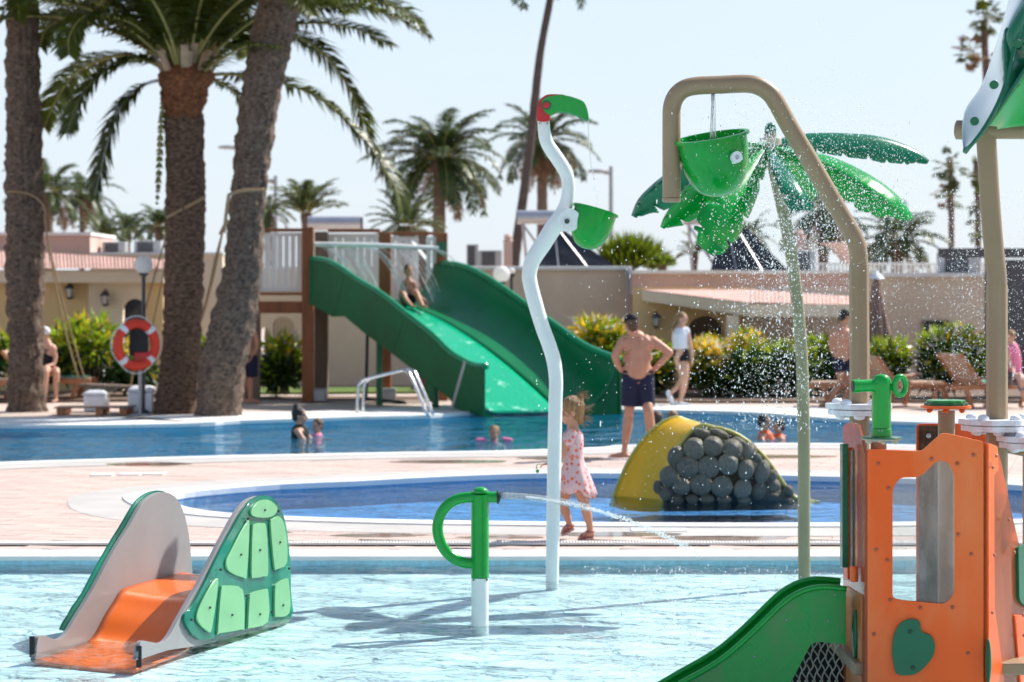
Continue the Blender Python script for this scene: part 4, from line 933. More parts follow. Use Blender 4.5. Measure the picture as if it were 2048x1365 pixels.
bush(1150, 1245, 634, 740, 47.0, 'yellow-topped shrub between the right slide wall and the man', (.4, .35, .23, .02), 1400)
bush(1240, 1345, 690, 800, 46.5, 'low dark shrub behind the standing man', (.6, .25, .12, .03), 1100)
bush(1375, 1480, 668, 800, 45.8, 'shrub with orange-yellow tips just right of the walking woman', (.4, .3, .25, .05), 1700)
bush(1462, 1560, 650, 802, 45.6, 'tall yellow-green shrub in the middle of the right hedge', (.42, .28, .27, .03), 1700)
bush(1555, 1625, 668, 802, 45.9, 'dark shrub with yellow tips directly behind the olive pole', (.55, .22, .2, .03), 1300)
bush(1612, 1690, 655, 795, 46.2, 'green shrub left of the man in the cap', (.5, .35, .1, .05), 1300)
bush(1738, 1805, 668, 785, 46.0, 'shrub right of the arched pipe post beside the closed parasol', (.45, .4, .1, .05), 1100)
bush(1832, 1968, 640, 785, 45.6, 'large lime-topped shrub with white leaves left of the right tower post', (.42, .35, .05, .18), 2300)

# ---------------- slide tower ----------------
TS = thing('slide_tower', 'brown wooden slide tower with white railings at the edge of the big pool', 'slide tower', (P(700, 583, 45).x, 45, 0))
def post(px, py0, d, w, py1=None, m='wood'):
    a = P(px, py0, d); z0 = 0 if py1 is None else P(px, py1, d).z
    mb = MB(); mb.box((a.x, d, (a.z + z0) / 2), (w / F * d, w / F * d, a.z - z0)); return ob('post', mb, M[m], TS, bevel=0.01)
post(616, 455, 44.3, 23); post(643, 464, 46.2, 26, m='wood_grey'); post(770, 465, 45.2, 24); post(845, 467, 46.3, 20, m='wood_grey'); post(884, 466, 45.0, 22); post(510, 455, 44.5, 20, m='wood_grey')
post(860, 640, 44.4, 16, m='dark_green') ; post(486, 640, 46.4, 24, m='wood_grey')
zf = P(560, 607, 44.4).z
def bar(x0, y0, x1, y1, d, dep=0.12, name='beam', m='wood', par=None):
    mb = MB(); fb(mb, x0, y0, x1, y1, d, dep); return ob(name, mb, M[m], par or TS, bevel=0.008)
bar(520, 457, 605, 464, 44.35); bar(520, 585, 605, 591, 44.35); bar(518, 603, 605, 627, 44.35, 0.16)
bar(628, 603, 760, 622, 46.2, 0.16); bar(656, 458, 760, 465, 46.1); bar(782, 464, 870, 470, 45.9)
mb = MB(); a = P(514, 600, 44.5); b = P(872, 600, 44.9); mb.prism([Vector((a.x, 44.5, zf)), Vector((b.x + .05, 44.9, zf)), Vector((b.x + .2, 46.9, zf)), Vector((a.x, 46.9, zf))], (0, 0, -0.08)); ob('platform', mb, M['wood_grey'], TS)
# picket railings: each board its own piece
def picket_panel(x0, x1, y0, y1, d, n, gap=0.32, name='railing_panel'):
    f = MB(); fb(f, x0, y0, x1, y0 + 7, d, 0.04); fb(f, x0, y1 - 8, x1, y1, d, 0.04); fb(f, x0 - 1, y0 + 1, x0 + 2, y1 - 1, d + .002, 0.036); fb(f, x1 - 2, y0 + 1, x1 + 1, y1 - 1, d + .002, 0.036); fr = ob(name, f, M['white_paint'], TS)
    w = (x1 - x0) / n
    for i in range(n):
        mb = MB(); fb(mb, x0 + w * (i + gap / 2), y0 + 7, x0 + w * (i + 1 - gap / 2), y1 - 8, d + 0.005, 0.03); ob('picket', mb, M['white_paint'], fr)
    return fr
picket_panel(516, 605, 466, 583, 44.45, 7, 0.22)
picket_panel(657, 758, 468, 600, 46.25, 7, 0.10)
picket_panel(776, 836, 474, 600, 46.0, 4, 0.10)
picket_panel(853, 873, 474, 593, 45.0, 2, 0.2)
bar(875, 484, 893, 512, 44.85, 0.03, 'sign_panel', 'dark_green')
mb = MB(); mb.tube([P(628, 489, 44.3), P(750, 491, 44.4), P(876, 497, 44.8)], 0.045, 12); mb.bar(P(820, 478, 45.9), P(875, 548, 44.9), .07, .03); ob('spray_bar', mb, M['white_paint'], TS, smooth=40)
mb = MB(); mb.bar(P(778, 475, 45.8), P(836, 548, 45.9), .08, .03); ob('handrail', mb, M['white_paint'], TS)
mb = MB(); fb(mb, 480, 800, 990, 816, 45.2, 1.6, True); ob('shaded_plinth', mb, M['soil'], TS)  # dark block paints the shadow under the tower along with the plinth
for (x0, x1, y) in ((612, 650, 806), (752, 790, 806)):
    mb = MB(); a = P(x0, y, 44.2); b = P(x1, y, 44.2); mb.box(((a.x + b.x) / 2, 44.5, 0.12), (b.x - a.x, 0.5, 0.24)); ob('footing', mb, M['galv'], TS, bevel=0.02)
mb = MB()
for s in (0.0,): mb.tube([P(735, 660, 44.0), P(732, 800, 44.0)], 0.03, 8); mb.tube([P(732, 798, 43.9), P(810, 806, 42.6)], 0.03, 8)
ob('stair_rail', mb, M['rubber'], TS)
# the wide green slide
SL = thing('wide_slide', 'wide dark green slide running from the wooden tower down into the big pool', 'slide', (P(1100, 825, 40.5).x, 41, 0))
TL = (P(622, 583, 44.2).x, 44.2); EL = (P(972, 583, 40.2).x, 40.2); dr = (EL[0] - TL[0], EL[1] - TL[1])
topL = [(622, 518), (653, 523), (680, 537), (713, 560), (763, 590), (813, 630), (863, 670), (897, 703), (923, 720), (947, 731), (971, 733)]
botL = [(971, 834), (915, 818), (905, 800), (830, 740), (787, 707), (733, 667), (693, 633), (668, 634), (622, 607)]
Lw = [PL(x, y, TL, dr) for x, y in smooth_loop([Vector((a, b, 0)) for a, b in topL], 1) and topL] + [PL(x, y, TL, dr) for x, y in botL]
nv = Vector((-dr[1], dr[0], 0)).normalized()
mb = MB(); mb.prism(Lw, -nv * 0.05 if nv.y > 0 else nv * 0.05); ob('side_wall', mb, M['shaded_slide_green'], SL, bevel=0.008)
tp = smooth_path([PL(x, y, TL, dr) for x, y in topL], 4)
M['slide_rim'] = pm('slide_rim', (0.01, 0.26, 0.11), 0.25, 0.1, 3.0, coat=0.4)
mb = MB(); mb.tube([p + Vector((0.02, -0.02, 0)) for p in tp], 0.055, 8); ob('rim', mb, M['slide_rim'], SL, smooth=180)
for (x0, y0, x1, y1) in ((625, 530, 622, 600), (690, 548, 670, 630), (807, 640, 787, 705), (932, 722, 905, 818)):
    a = PL(x0, y0, TL, dr); b = PL(x1, y1, TL, dr); mb = MB(); mb.bar(a - Vector((0.0, .05, 0)), b - Vector((0.0, .05, 0)), .05, .07); ob('stiffener', mb, M['shaded_slide_green'] if x0 != 932 else M['galv'], SL, bevel=0.01)
Wv = Vector((2.26, 0.8, 0)); TR = (TL[0] + Wv.x, TL[1] + Wv.y)
topR = [(886, 527), (915, 530), (945, 540), (985, 562), (1040, 600), (1100, 642), (1160, 685), (1200, 705), (1238, 718)]
botR = [(1240, 834), (1180, 800), (1100, 740), (1000, 670), (900, 604), (884, 604)]
Rw = [PL(x, y, TR, dr) for x, y in topR + botR]; mb = MB(); mb.prism(Rw, nv * 0.05); ob('side_wall', mb, M['shaded_slide_green'], SL, bevel=0.008)
tp = smooth_path([PL(x, y, TR, dr) for x, y in topR], 4); mb = MB(); mb.tube(tp, 0.055, 8); ob('rim', mb, M['slide_rim'], SL, smooth=180)
# bed on the left half, a big curved wall sweeping up on the right half
TLv = Vector((TL[0], TL[1], 0)); drv = Vector((dr[0], dr[1], 0))
def bz(s): return max(1.86 - 1.88 * s ** 1.65, 0.0)
tops = smooth_path([PL(x, y, TR, dr) for x, y in topR], 8); Ltot = drv.length; tp_s = [((p - (TLv + Wv)).dot(drv.normalized()) / Ltot, p.z) for p in tops]
def topz(s):
    for (a, za), (b, zb) in zip(tp_s, tp_s[1:]):
        if a <= s <= b: return za + (zb - za) * (s - a) / max(1e-6, b - a)
    return tp_s[0][1] if s < tp_s[0][0] else tp_s[-1][1]
fl = []; wl_ = []; UB = .54
for i in range(49):
    s = i / 48; z = bz(s); a = TLv + drv * s * 0.995
    row = []
    for j in range(13):
        u = j / 12 * UB; p = a + Wv * u; p.z = z + 0.09 * max(0, 1 - u / .09) ** 2; row.append(p)
    fl.append(row); row = []
    for j in range(13):
        v = j / 12; p = a + Wv * (UB + (.99 - UB) * math.sin(v * math.pi / 2) ** 1.0 * (1 - .15 * v * (1 - v))); p.z = z + (topz(s) - z) * (1 - math.cos(v * math.pi / 2)) ** 1.25; row.append(p)
    wl_.append(row)
mb = MB(); mb.grid(fl); ob('slide_bed', mb, M['slide_wet'], SL, smooth=60, thick=0.03)
mb = MB(); mb.grid(wl_); ob('curved_wall', mb, M['shaded_slide_inner'], SL, smooth=180, thick=0.03)
mb = MB(); mb.grid([[p + Vector((0, 0, -.06)) for p in fl[48]], [p + Vector((0, 0, -.35)) for p in fl[48]]]); mb.grid([[p + Vector((0, 0, -.02)) for p in wl_[48]], [Vector((p.x, p.y, -.3)) for p in wl_[48]]]); ob('exit_lip', mb, M['shaded_slide_green'], SL, thick=0.03)
for s in (.30, .62):
    for u in (0.15, .85):
        p = TLv + drv * s + Wv * u; z = bz(s) - .05; mb = MB(); mb.tube([(p.x, p.y, 0), (p.x, p.y, z)], .06, 10); ob('support', mb, M['dark_green'], SL)
# thin curtains of water falling from the spray bar and down the bed
CU = thing('water_curtain', 'thin sheets of water falling from the white spray bar onto the slide', 'water', P(750, 490, 44.3))
rn = random.Random(11)
for i in range(26):
    u = rn.random(); a = P(630, 491, 44.3).lerp(P(870, 498, 44.8), u); L_ = rn.uniform(.6, 1.15); w = rn.uniform(.01, .05); rows = []
    for k in range(8):
        s = k / 7; p = a + Vector((0.85 * s * L_, -0.5 * s, -L_ * s * s * 1.0 - .15 * s)); ww_ = w * (1 - .5 * s); rows.append([p - Vector((ww_, 0, 0)), p + Vector((ww_, 0, 0))])
    mb = MB(); mb.grid(rows); ob('water_strand', mb, M['mist'], CU, smooth=180)
# grab rails of the pool ladder
PLd = thing('pool_ladder', 'stainless steel pool ladder handrail at the far edge of the big pool', 'ladder', (P(790, 583, 39.5).x, 39.5, 0))
for off in (0, .45):
    pts = [P(714, 826, 39.6), P(717, 775, 39.6), P(724, 763, 39.6), P(737, 757, 39.55), P(800, 742, 39.4), P(813, 744, 39.3), P(822, 754, 39.2), P(856, 832, 38.9)]
    mb = MB(); mb.tube(smooth_path([p + Vector((off * .15, off, 0)) for p in pts], 5), 0.026, 12); ob('handrail', mb, M['steel'], PLd, smooth=180)
# ---------------- deck furniture ----------------
LS = thing('lifebuoy_stand', 'grey metal post with black box holding the lifebuoy', 'stand', (P(279, 583, 39.6).x, 39.6, 0))
mb = MB(); p = P(280, 640, 39.6); mb.tube([(p.x, 39.6, 0), (p.x, 39.6, p.z)], .028, 10); mb.box((p.x, 39.6, .01), (.28, .28, .02)); ob('post', mb, M['galv'], LS)
mb = MB(); fb(mb, 258, 655, 296, 712, 39.55, 0.05); ob('back_board', mb, M['rubber'], LS, bevel=.01)
mb = MB(); fb(mb, 268, 705, 300, 728, 39.5, 0.06); ob('bag', mb, M['red'], LS, bevel=.015)
LBU = thing('lifebuoy', 'red ring lifebuoy with white bands hanging on its stand', 'lifebuoy', P(273, 690, 39.4))
c = P(273, 690, 39.42); rotm = Matrix.Translation(c) @ Matrix.Rotation(R(38), 4, 'Z') @ Matrix.Rotation(R(90), 4, 'X'); Rr = 0.345; rr_ = 0.078
def arc_tube(a0, a1, rad, rt, n=20): return [rotm @ Vector((rad * math.cos(a0 + (a1 - a0) * i / n), rad * math.sin(a0 + (a1 - a0) * i / n), 0)) for i in range(n + 1)]
mb = MB(); mb.tube(arc_tube(0, 2 * math.pi, Rr, rr_, 48), rr_, 16, cap=False); ob('ring', mb, M['red'] if 0 else pm('lifebuoy_red', (0.72, 0.05, 0.025), 0.5, 0.08, 5), LBU, smooth=180)
for k in range(4):
    a = R(45 + 90 * k); mb = MB(); mb.tube(arc_tube(a - .12, a + .12, Rr, rr_, 6), rr_ * 1.05, 16); ob('band', mb, M['white_plastic'], LBU, smooth=60)
mb = MB()
for k in range(4):
    a = R(45 + 90 * k); pts = []
    for i in range(9):
        s = i / 8; r_ = Rr + rr_ * 1.08 + 0.04 * math.sin(math.pi * s); aa = a + (math.pi / 2) * s; q = rotm @ Vector((r_ * math.cos(aa), r_ * math.sin(aa), 0)); pts.append(q)
    mb.tube(pts, .008, 6)
ob('grab_rope', mb, M['white_paint'], LBU)
# rope swing bench hung between the palms
SW = thing('rope_swing', 'long plank swing hung on ropes between the left and middle palms', 'swing', (P(240, 583, 41).x, 41, 0))
mb = MB(); mb.bar(P(165, 770, 41.3), P(318, 777, 40.9), .36, .05); ob('seat', mb, M['wood_grey'], SW, bevel=.008)
for path, dd in (([(14, 384), (45, 385), (74, 397), (90, 420), (92, 460), (125, 640), (158, 760)], 0), ([(92, 462), (100, 500), (135, 640), (172, 768)], .3),
             ([(340, 432), (330, 480), (285, 640), (262, 770)], 0), ([(341, 432), (336, 500), (300, 680), (285, 772)], .3), ([(446, 462), (430, 520), (400, 640), (318, 780)], 0), ([(444, 470), (425, 560), (395, 660), (330, 775), (322, 790)], .2)):
    mb = MB(); mb.tube(smooth_path([P(x, y, 40.75 + dd) for x, y in path], 4), .017, 6); ob('rope', mb, M['rope'], SW, smooth=180)
def wrap(pts, d, par):
    mb = MB(); mb.tube(smooth_path([P(x, y, d) for x, y in pts], 5), .028, 7); ob('rope_wrap', mb, M['rope'], par, smooth=180)
wrap([(332, 436), (340, 432), (372, 415), (411, 394)], 40.1, SW); wrap([(448, 466), (456, 400), (462, 388), (490, 381), (529, 380)], 38.75, SW); wrap([(440, 470), (447, 455), (456, 440)], 38.8, SW)
mb = MB(); mb.sphere(P(322, 780, 40.75), (.06, .05, .09)); mb.sphere(P(315, 792, 40.75), (.07, .05, .06)); ob('rope_knot', mb, M['rope'], SW, smooth=180)
for (x0, x1, y0, y1, lab) in ((165, 213, 781, 824, 'white rounded box planter under the left end of the swing'), (254, 307, 772, 826, 'white lidded box planter under the right end of the swing, beside the middle palm')):
    d = GD(y1); a = P(x0, y0, d); b = P(x1, y1, d); t = thing('white_planter', lab, 'planter', ((a.x + b.x) / 2, d, 0), 'white boxes under the swing')
    w = b.x - a.x; h = a.z; Mx = Matrix.Translation(((a.x + b.x) / 2, d + .2, 0)) @ Matrix.Rotation(R(45), 4, 'Z')
    mb = MB(); mb.lathe([(w * .66, 0), (w * .68, h * .75)], Mx, 4); ob('box', mb, M['white_plastic'], t, bevel=.03)
    mb = MB(); mb.lathe([(w * .70, h * .755), (w * .68, h * .87), (w * .45, h * .98), (0, h * 1.0)], Mx, 4); ob('lid', mb, M['white_plastic'], t, bevel=.03)
PT = thing('pallet', 'dark wooden pallet lying on the deck left of the lifebuoy post', 'pallet', G(180, 829))
a = G(106, 831); b = G(256, 832)
for k in range(5): mb = MB(); mb.box(((a.x + b.x) / 2, a.y + .1 + k * .14, .12), (b.x - a.x, .10, .02)); ob('plank', mb, M['wood_grey'], PT)
for u in (.04, .55, .86): mb = MB(); mb.box((a.x + (b.x - a.x) * u + .06, a.y + .38, .055), (.12, .7, .105)); ob('block', mb, M['wood_light'], PT)
# sun loungers
def lounger(px, d, yaw, label, back=55, towel=None, L=1.9):
    x = (px - 1024) / F * d; t = thing('sun_lounger', label, 'sun lounger', (x, d, 0), 'wooden sun loungers on the far deck')
    Mx = Matrix.Translation((x, d, 0)) @ Matrix.Rotation(R(yaw), 4, 'Z'); W2 = .34
    def B(name, mbx, m, **k):
        o = ob(name, mbx, m, None, **k); o.parent = t; o.matrix_parent_inverse = Matrix.Identity(4); o.matrix_basis = t.matrix_basis.inverted() @ Mx; return o
    for s in (-1, 1):
        mb = MB(); mb.bar((0, s * W2, .36), (L * .98, s * W2, .36), .05, .08); B('side_rail', mb, M['wood_light'], bevel=.006)
        for xx, lean in ((.25, .12), (L * .8, -.12)): mb = MB(); mb.bar((xx, s * W2, .33), (xx + lean, s * W2, 0), .05, .08, (1, 0, 0)); B('leg', mb, M['wood_light'])
    mb = MB(); mb.box((.62, 0, .415), (1.18, .64, .035)); B('seat', mb, M['canvas'], bevel=.01)
    e = Vector((1.22 + .66 * math.cos(R(back)), 0, .42 + .66 * math.sin(R(back)))); mb = MB(); mb.bar((1.2, 0, .42), e, .64, .05); B('backrest', mb, M['canvas'], bevel=.02)
    for s in (-1, 1): mb = MB(); mb.bar((1.2, s * .36, .40), e + Vector((0.02, s * .36, 0)), .04, .05); B('back_frame', mb, M['wood_light'])
    if towel: mb = MB(); mb.box((.55, 0, .445), (.9, .5, .03)); B('towel', mb, M[towel], bevel=.012)
    return t
lounger(188, 45.0, 180, 'wooden lounger with green towel behind the left palm trunk', 50, 'green_cloth')
lounger(36, 44.3, 172, 'wooden lounger mostly hidden at the far left edge', 60)
lounger(1618, 43.0, -8, 'wooden lounger left of the arched pipe post, its low end showing', 12)
lounger(1866, 43.2, 215, 'wooden lounger with raised tan canvas back behind the green cannon', 46)
lounger(2052, 42.8, 205, 'wooden lounger with tan canvas back just left of the right tower post', 52, 'green_cloth')
# closed parasol
PA = thing('closed_parasol', 'folded brown parasol on a white pole right of the arched pipe post', 'parasol', (P(1752, 583, 46.8).x, 46.8, 0))
p = P(1752, 556, 46.8); mb = MB(); mb.tube([(p.x, 46.8, 0), (p.x, 46.8, p.z)], .028, 10); ob('pole', mb, M['white_paint'], PA)
rows = []
for k in range(15):
    s = k / 14; z = p.z - s * 1.25; row = []
    for j in range(32):
        a = 2 * math.pi * j / 32; r_ = (.03 + .24 * s ** .8) * (1 + .22 * math.sin(a * 8) * s) ; row.append(Vector((p.x + r_ * math.cos(a), 46.8 + r_ * math.sin(a), z)))
    rows.append(row)
mb = MB(); mb.grid(rows, closed=True); ob('canopy', mb, pm('brown_parasol_cloth', (.22, .14, .12), .85, .15, 6, .2, 60), PA, smooth=180, thick=.01)
mb = MB(); mb.lathe([(.0, .18), (.04, .1), (.16, .0), (.17, -.02), (0, -.02)], Matrix.Translation(p), 14); ob('cap', mb, M['white_paint'], PA, smooth=50)
# ---------------- toucan spout with tipping bucket ----------------
dT = GD(1192, -0.15)
SPT = thing('water_spout', 'white S-shaped pole with red and green bird-head spout standing in the splash pool', 'water spout', (P(1104, 583, dT).x, dT, 0))
cl = [(1104, 1200, 26), (1106, 1050, 27), (1109, 900, 28), (1111, 800, 28), (1112, 762, 28), (1108, 725, 29), (1098, 690, 29), (1085, 655, 29), (1070, 605, 30), (1060, 565, 30), (1059, 545, 30), (1066, 520, 32), (1085, 490, 34), (1107, 455, 35), (1124, 428, 30), (1133, 405, 27), (1137, 378, 26), (1134, 352, 27), (1124, 332, 28), (1108, 308, 28), (1095, 288, 27), (1089, 268, 25), (1087, 241, 24)]
pts = smooth_path([P(x, y, dT) for x, y, w in cl], 6); rs = vlerp([w / 2 / F * dT for _, _, w in cl], 6)
mb = MB(); mb.tube(pts, rs, 24); ob('pole', mb, M['white_paint'], SPT, smooth=50)
def disc(c, r, t, m, name, par, n=48, bev=0.004, ax=(0, 1, 0)):
    mb = MB(); Mx = axm(Vector(c) - Vector(ax) * t / 2, ax); mb.lathe([(0, 0), (r, 0), (r, t), (0, t)], Mx, n); return ob(name, mb, m, par, smooth=40, bevel=bev)
disc(P(1138, 441, dT - .03), 23 / F * dT, .15, M['white_paint'], 'hub', SPT)
disc(P(1134, 443, dT - .115), 5 / F * dT, .02, M['dark_steel'], 'bolt', SPT, bev=0.001)
def plate(px, d, th, m, name, par, bev=0.006, n=3, smooth_=True, z=None):
    q = [P(x, y, d - th / 2) for x, y in px]
    if smooth_: q = [p for p in smooth_loop(q, n)]
    mb = MB(); mb.prism(q, (0, th, 0)); return ob(name, mb, m, par, bevel=bev, smooth=35)
plate([(1075, 242), (1074, 222), (1077, 205), (1086, 194), (1098, 189), (1118, 189), (1130, 191), (1112, 199), (1100, 212), (1099, 225), (1099, 242)], dT, .115, M['red'], 'bird_head', SPT, .012)
plate([(1083, 209), (1086, 200), (1096, 194), (1112, 191), (1130, 191), (1150, 196), (1166, 203), (1172, 212), (1176, 225), (1177, 241), (1165, 236), (1150, 229), (1136, 225), (1117, 224), (1106, 228), (1098, 230), (1088, 221)], dT, .15, M['green'], 'beak', SPT, .014)
disc(P(1093, 211, dT - .085), 6.2 / F * dT, .02, M['red'], 'eye_disc', SPT, bev=.002)
disc(P(1093, 211, dT - .078), 9.2 / F * dT, .01, M['dark_green'], 'eye_ring', SPT, bev=.001)
for px, py in ((1079, 247), (1095, 247)): disc(P(px, py, dT - .05), .006, .012, M['dark_steel'], 'bolt', SPT, 8, 0)
# bucket shape: round-bottomed bowl with rim; local z = opening direction
def bucket(c, r, h, tilt_side, tilt_fwd, label, d, name='tipping_bucket'):
    t = thing(name, label, 'bucket', c); Mx = Matrix.Translation(c) @ Matrix.Rotation(R(tilt_side), 4, 'Y') @ Matrix.Rotation(R(tilt_fwd), 4, 'X')
    prof = [(0, -h)]
    sup = lambda a: (math.sin(a) ** .82, math.cos(a) ** .82)
    for i in range(1, 13):
        a = math.pi / 2 * i / 12; sx_, sz_ = sup(a); prof.append((r * sx_, -h * sz_ if i < 12 else -h * .02))
    prof += [(r * 1.0, 0), (r * 1.09, 0.0), (r * 1.09, .014), (r * .96, .014)]
    for i in range(11, 0, -1):
        a = math.pi / 2 * i / 12; sx_, sz_ = sup(a); prof.append((r * .95 * sx_, -h * .95 * sz_))
    prof.append((0, -h * .95))
    mb = MB(); mb.lathe(prof, Mx, 40); ob('bowl', mb, M['green_t'], t, smooth=60); return t, Mx
c = P(1190, 426, dT + .02); t, Mx = bucket(P(1191, 423, dT), 43 / F * dT, 78 / F * dT, 16, -3, 'round green tipping bucket on the white S-shaped pole', dT)
# streams of falling water
def stream(pts, r, m, name, par=None, n=8, seed=0, broken=False):
    rn = random.Random(seed); mb = MB(); k = len(pts); rs = [r * (1 + .5 * noise.noise(Vector((i * .6, seed, 0)))) * (1 - .4 * i / k) for i in range(k)]
    mb.tube(pts, rs, n); return ob(name, mb, m, par, smooth=180)
FW = thing('falling_water', 'thin broken thread of water falling from the green beak into the bucket', 'water', P(1177, 242, dT))
stream(smooth_path([P(x, y, dT) for x, y in ((1176, 240), (1177, 265), (1179, 300), (1183, 335), (1189, 360))], 5), .005, M['jet'], 'thread', FW)
mb = MB(); rn = random.Random(2)
for i in range(50):
    s = rn.random(); x = 1184 + 14 * s + rn.gauss(0, 1.2 + 1.5 * s); y = 335 + 92 * s; mb.sphere(P(x, y, dT + rn.gauss(0, .01)), rn.uniform(.002, .0048), u=6, w=4)
ob('drops', mb, M['drop'], FW, kind='stuff', smooth=180)
# ---------------- looped water cannon ----------------
dC = GD(1251, WZ)
CN = thing('loop_water_cannon', 'green water cannon with big looped handle on a white post in the splash pool', 'water cannon', (P(960, 583, dC).x, dC, 0))
k = dC / F
mb = MB(); mb.tube([P(960, 1275, dC), P(960, 1156.5, dC)], 17.3 * k, 28); ob('post', mb, M['white_paint'], CN, smooth=40)
mb = MB(); mb.tube([P(960, 1156, dC), P(960, 1120, dC), P(960, 990, dC)], 18 * k, 28); ob('body', mb, M['green'], CN, smooth=40)
mb = MB(); mb.tube([P(994, 995, dC), P(950, 995, dC)] + smooth_path([P(x, y, dC) for x, y in ((935, 995), (915, 999), (897, 1009), (883, 1026), (876, 1046), (876, 1068), (883, 1090), (896, 1108), (913, 1120), (930, 1126), (946, 1127))], 4), 11 * k, 20); ob('handle', mb, M['green'], CN, smooth=50)
mb = MB(); mb.lathe([(16 * k, 0), (16 * k, 4 * k), (13 * k, 8 * k), (7 * k, 11 * k), (0, 12 * k)], Matrix.Translation(P(961, 986, dC)), 24); ob('cap', mb, M['green'], CN, smooth=40)
disc(P(996, 995, dC), 13 * k, .012, M['rubber'], 'nozzle_ring', CN, ax=(1, 0, 0), bev=.002)
mb = MB(); mb.lathe([(9 * k, 0), (9 * k, .01), (0, .01)], axm(P(997.5, 995, dC), (1, 0, 0)), 20); ob('nozzle', mb, M['ac_dark'], CN)
for px in (947, 974): disc(P(px, 1160, dC - 12 * k), .006, .012, M['dark_steel'], 'bolt', CN, 8, 0)
for px in (1004,): pass
JT = thing('water_jet', 'arc of white water jets shooting right from the looped cannon', 'water', P(998, 995, dC))
rn = random.Random(4)
def jet_pt(s, o=0, dz=0):
    # ballistic: starts level and falls to the water
    x = 998 + 440 * s; y = 991 + 10 * s + 128 * s * s; return P(x, y + o, dC + dz + .25 * s)
for i in range(9):
    a = 2 * math.pi * i / 9; o = 5.5 * math.sin(a); dz = .017 * math.cos(a)
    m = MB(); pts = [jet_pt(s / 16 * .42, o * (1 + .3 * s / 16), dz) for s in range(17)]; mb = MB(); mb.tube(pts, [.0022 * (1 - .4 * q / 16) for q in range(17)], 6); ob('stream', mb, M['jet'], JT, smooth=180)
mb = MB()
for i in range(1500):
    s = .12 + .80 * rn.random() ** 1.0; sp = 2.0 + 8 * max(0, s - .2)
    p = jet_pt(s, rn.gauss(0, sp * .55) + 1.5 * s, rn.gauss(0, .012 + .03 * s))
    if p.z < WZ: continue
    mb.sphere(p, rn.uniform(.0016, .0042), u=5, w=4)
ob('spray', mb, M['drop'], JT, kind='stuff', smooth=180)
# ---------------- plastic palm ----------------
dP = GD(1158, WZ); k = dP / F
PT_ = thing('plastic_palm', 'tall artificial palm with curved olive pole and glossy green plastic leaves', 'plastic palm', (P(1608, 583, dP).x, dP, 0))
cl = [(1609, 1175), (1608, 1050), (1608, 900), (1606, 780), (1602, 690), (1593, 590), (1582, 505), (1568, 430), (1553, 360), (1543, 310), (1540, 268)]
mb = MB(); mb.tube(smooth_path([P(x, y, dP) for x, y in cl], 6), 12.4 * k, 20); ob('pole', mb, M['olive'], PT_, smooth=50)
mb = MB(); mb.sphere(P(1541, 262, dP), (12 * k, 12 * k, 17 * k)); ob('cap', mb, M['teal_t'], PT_, smooth=180)
disc(P(1541, 284, dP) , 22 * k, .05, M['tan_light'], 'leaf_hub', PT_, ax=(0, 0, 1))
def pleaf(cl, m, name='leaf', fold=0.35, notches=5, seed=0, nd=.42, n=36, side=(0, 1, 0)):
    # cl: (px, py, half-width px, depth offset): a gutter-shaped leaf with cut-in edges
    rn = random.Random(seed); pts = smooth_path([P(x, y, dP + e) for x, y, w, e in cl], 16); ws = vlerp([w * k for _, _, w, _ in cl], 16); K = len(pts); rows = []; C = 9
    side = Vector(side)
    for i in range(K):
        t = (pts[min(i + 1, K - 1)] - pts[max(i - 1, 0)]).normalized(); sd_ = (side - t * side.dot(t)).normalized(); up = sd_.cross(t)
        if up.z < 0: up = -up
        s = i / (K - 1); row = []
        for j in range(C):
            u = (j / (C - 1)) * 2 - 1; w = ws[i]
            e = 1.0
            if abs(u) > .99 and s > .18 and i < K - 1:
                ph = (s * notches + (0.3 if u > 0 else 0)) % 1; e = 1 - nd * max(0, 1 - abs(ph - .12) / .11)
            elif abs(u) > .7 and s > .18 and i < K - 1:
                ph = (s * notches + (0.3 if u > 0 else 0)) % 1; e = 1 - nd * .45 * max(0, 1 - abs(ph - .12) / .11)
            row.append(pts[i] + sd_ * u * w * e - up * (abs(u) ** 1.6) * w * fold * e)
        rows.append(row)
    mb = MB(); mb.grid(rows); return ob(name, mb, m, PT_, smooth=180, thick=.012)
pleaf([(1545, 285, 10, 0), (1600, 270, 34, .1), (1680, 268, 46, .2), (1760, 275, 50, .3), (1825, 298, 34, .35), (1858, 322, 8, .35)], M['teal_t'], seed=1, fold=.75, side=(.12, 1, .35), notches=8, nd=.22)
pleaf([(1548, 295, 10, -.05), (1610, 302, 30, -.25), (1680, 322, 48, -.4), (1750, 358, 56, -.5), (1800, 398, 44, -.55), (1826, 436, 12, -.55)], M['green_t'], seed=2, fold=.95, side=(.25, 1, -.45), notches=7, nd=.12)
pleaf([(1545, 300, 12, -.1), (1562, 320, 26, -.35), (1585, 352, 38, -.6), (1602, 385, 38, -.75), (1612, 420, 26, -.8)], M['teal_t'], seed=3, fold=.4, side=(1, .35, -.55), notches=4, nd=.3)
pleaf([(1535, 300, 10, -.1), (1510, 345, 26, -.35), (1480, 395, 40, -.6), (1450, 440, 48, -.75), (1425, 475, 40, -.8), (1408, 500, 20, -.82)], M['green_t'], seed=4, fold=.35, side=(.8, .3, -.62), notches=4, nd=.5)
pleaf([(1535, 292, 10, 0), (1480, 300, 30, -.15), (1420, 340, 50, -.25), (1370, 385, 52, -.3), (1335, 430, 32, -.32), (1322, 455, 6, -.32)], M['green_t'], seed=5, fold=.7, side=(.5, 1, -.5), notches=5, nd=.4)
pleaf([(1535, 290, 10, .1), (1460, 288, 30, .25), (1380, 320, 48, .4), (1320, 362, 52, .45), (1280, 400, 38, .5), (1264, 432, 8, .5)], M['teal_t'], seed=6, fold=.8, side=(.45, 1, -.45), notches=5, nd=.4)
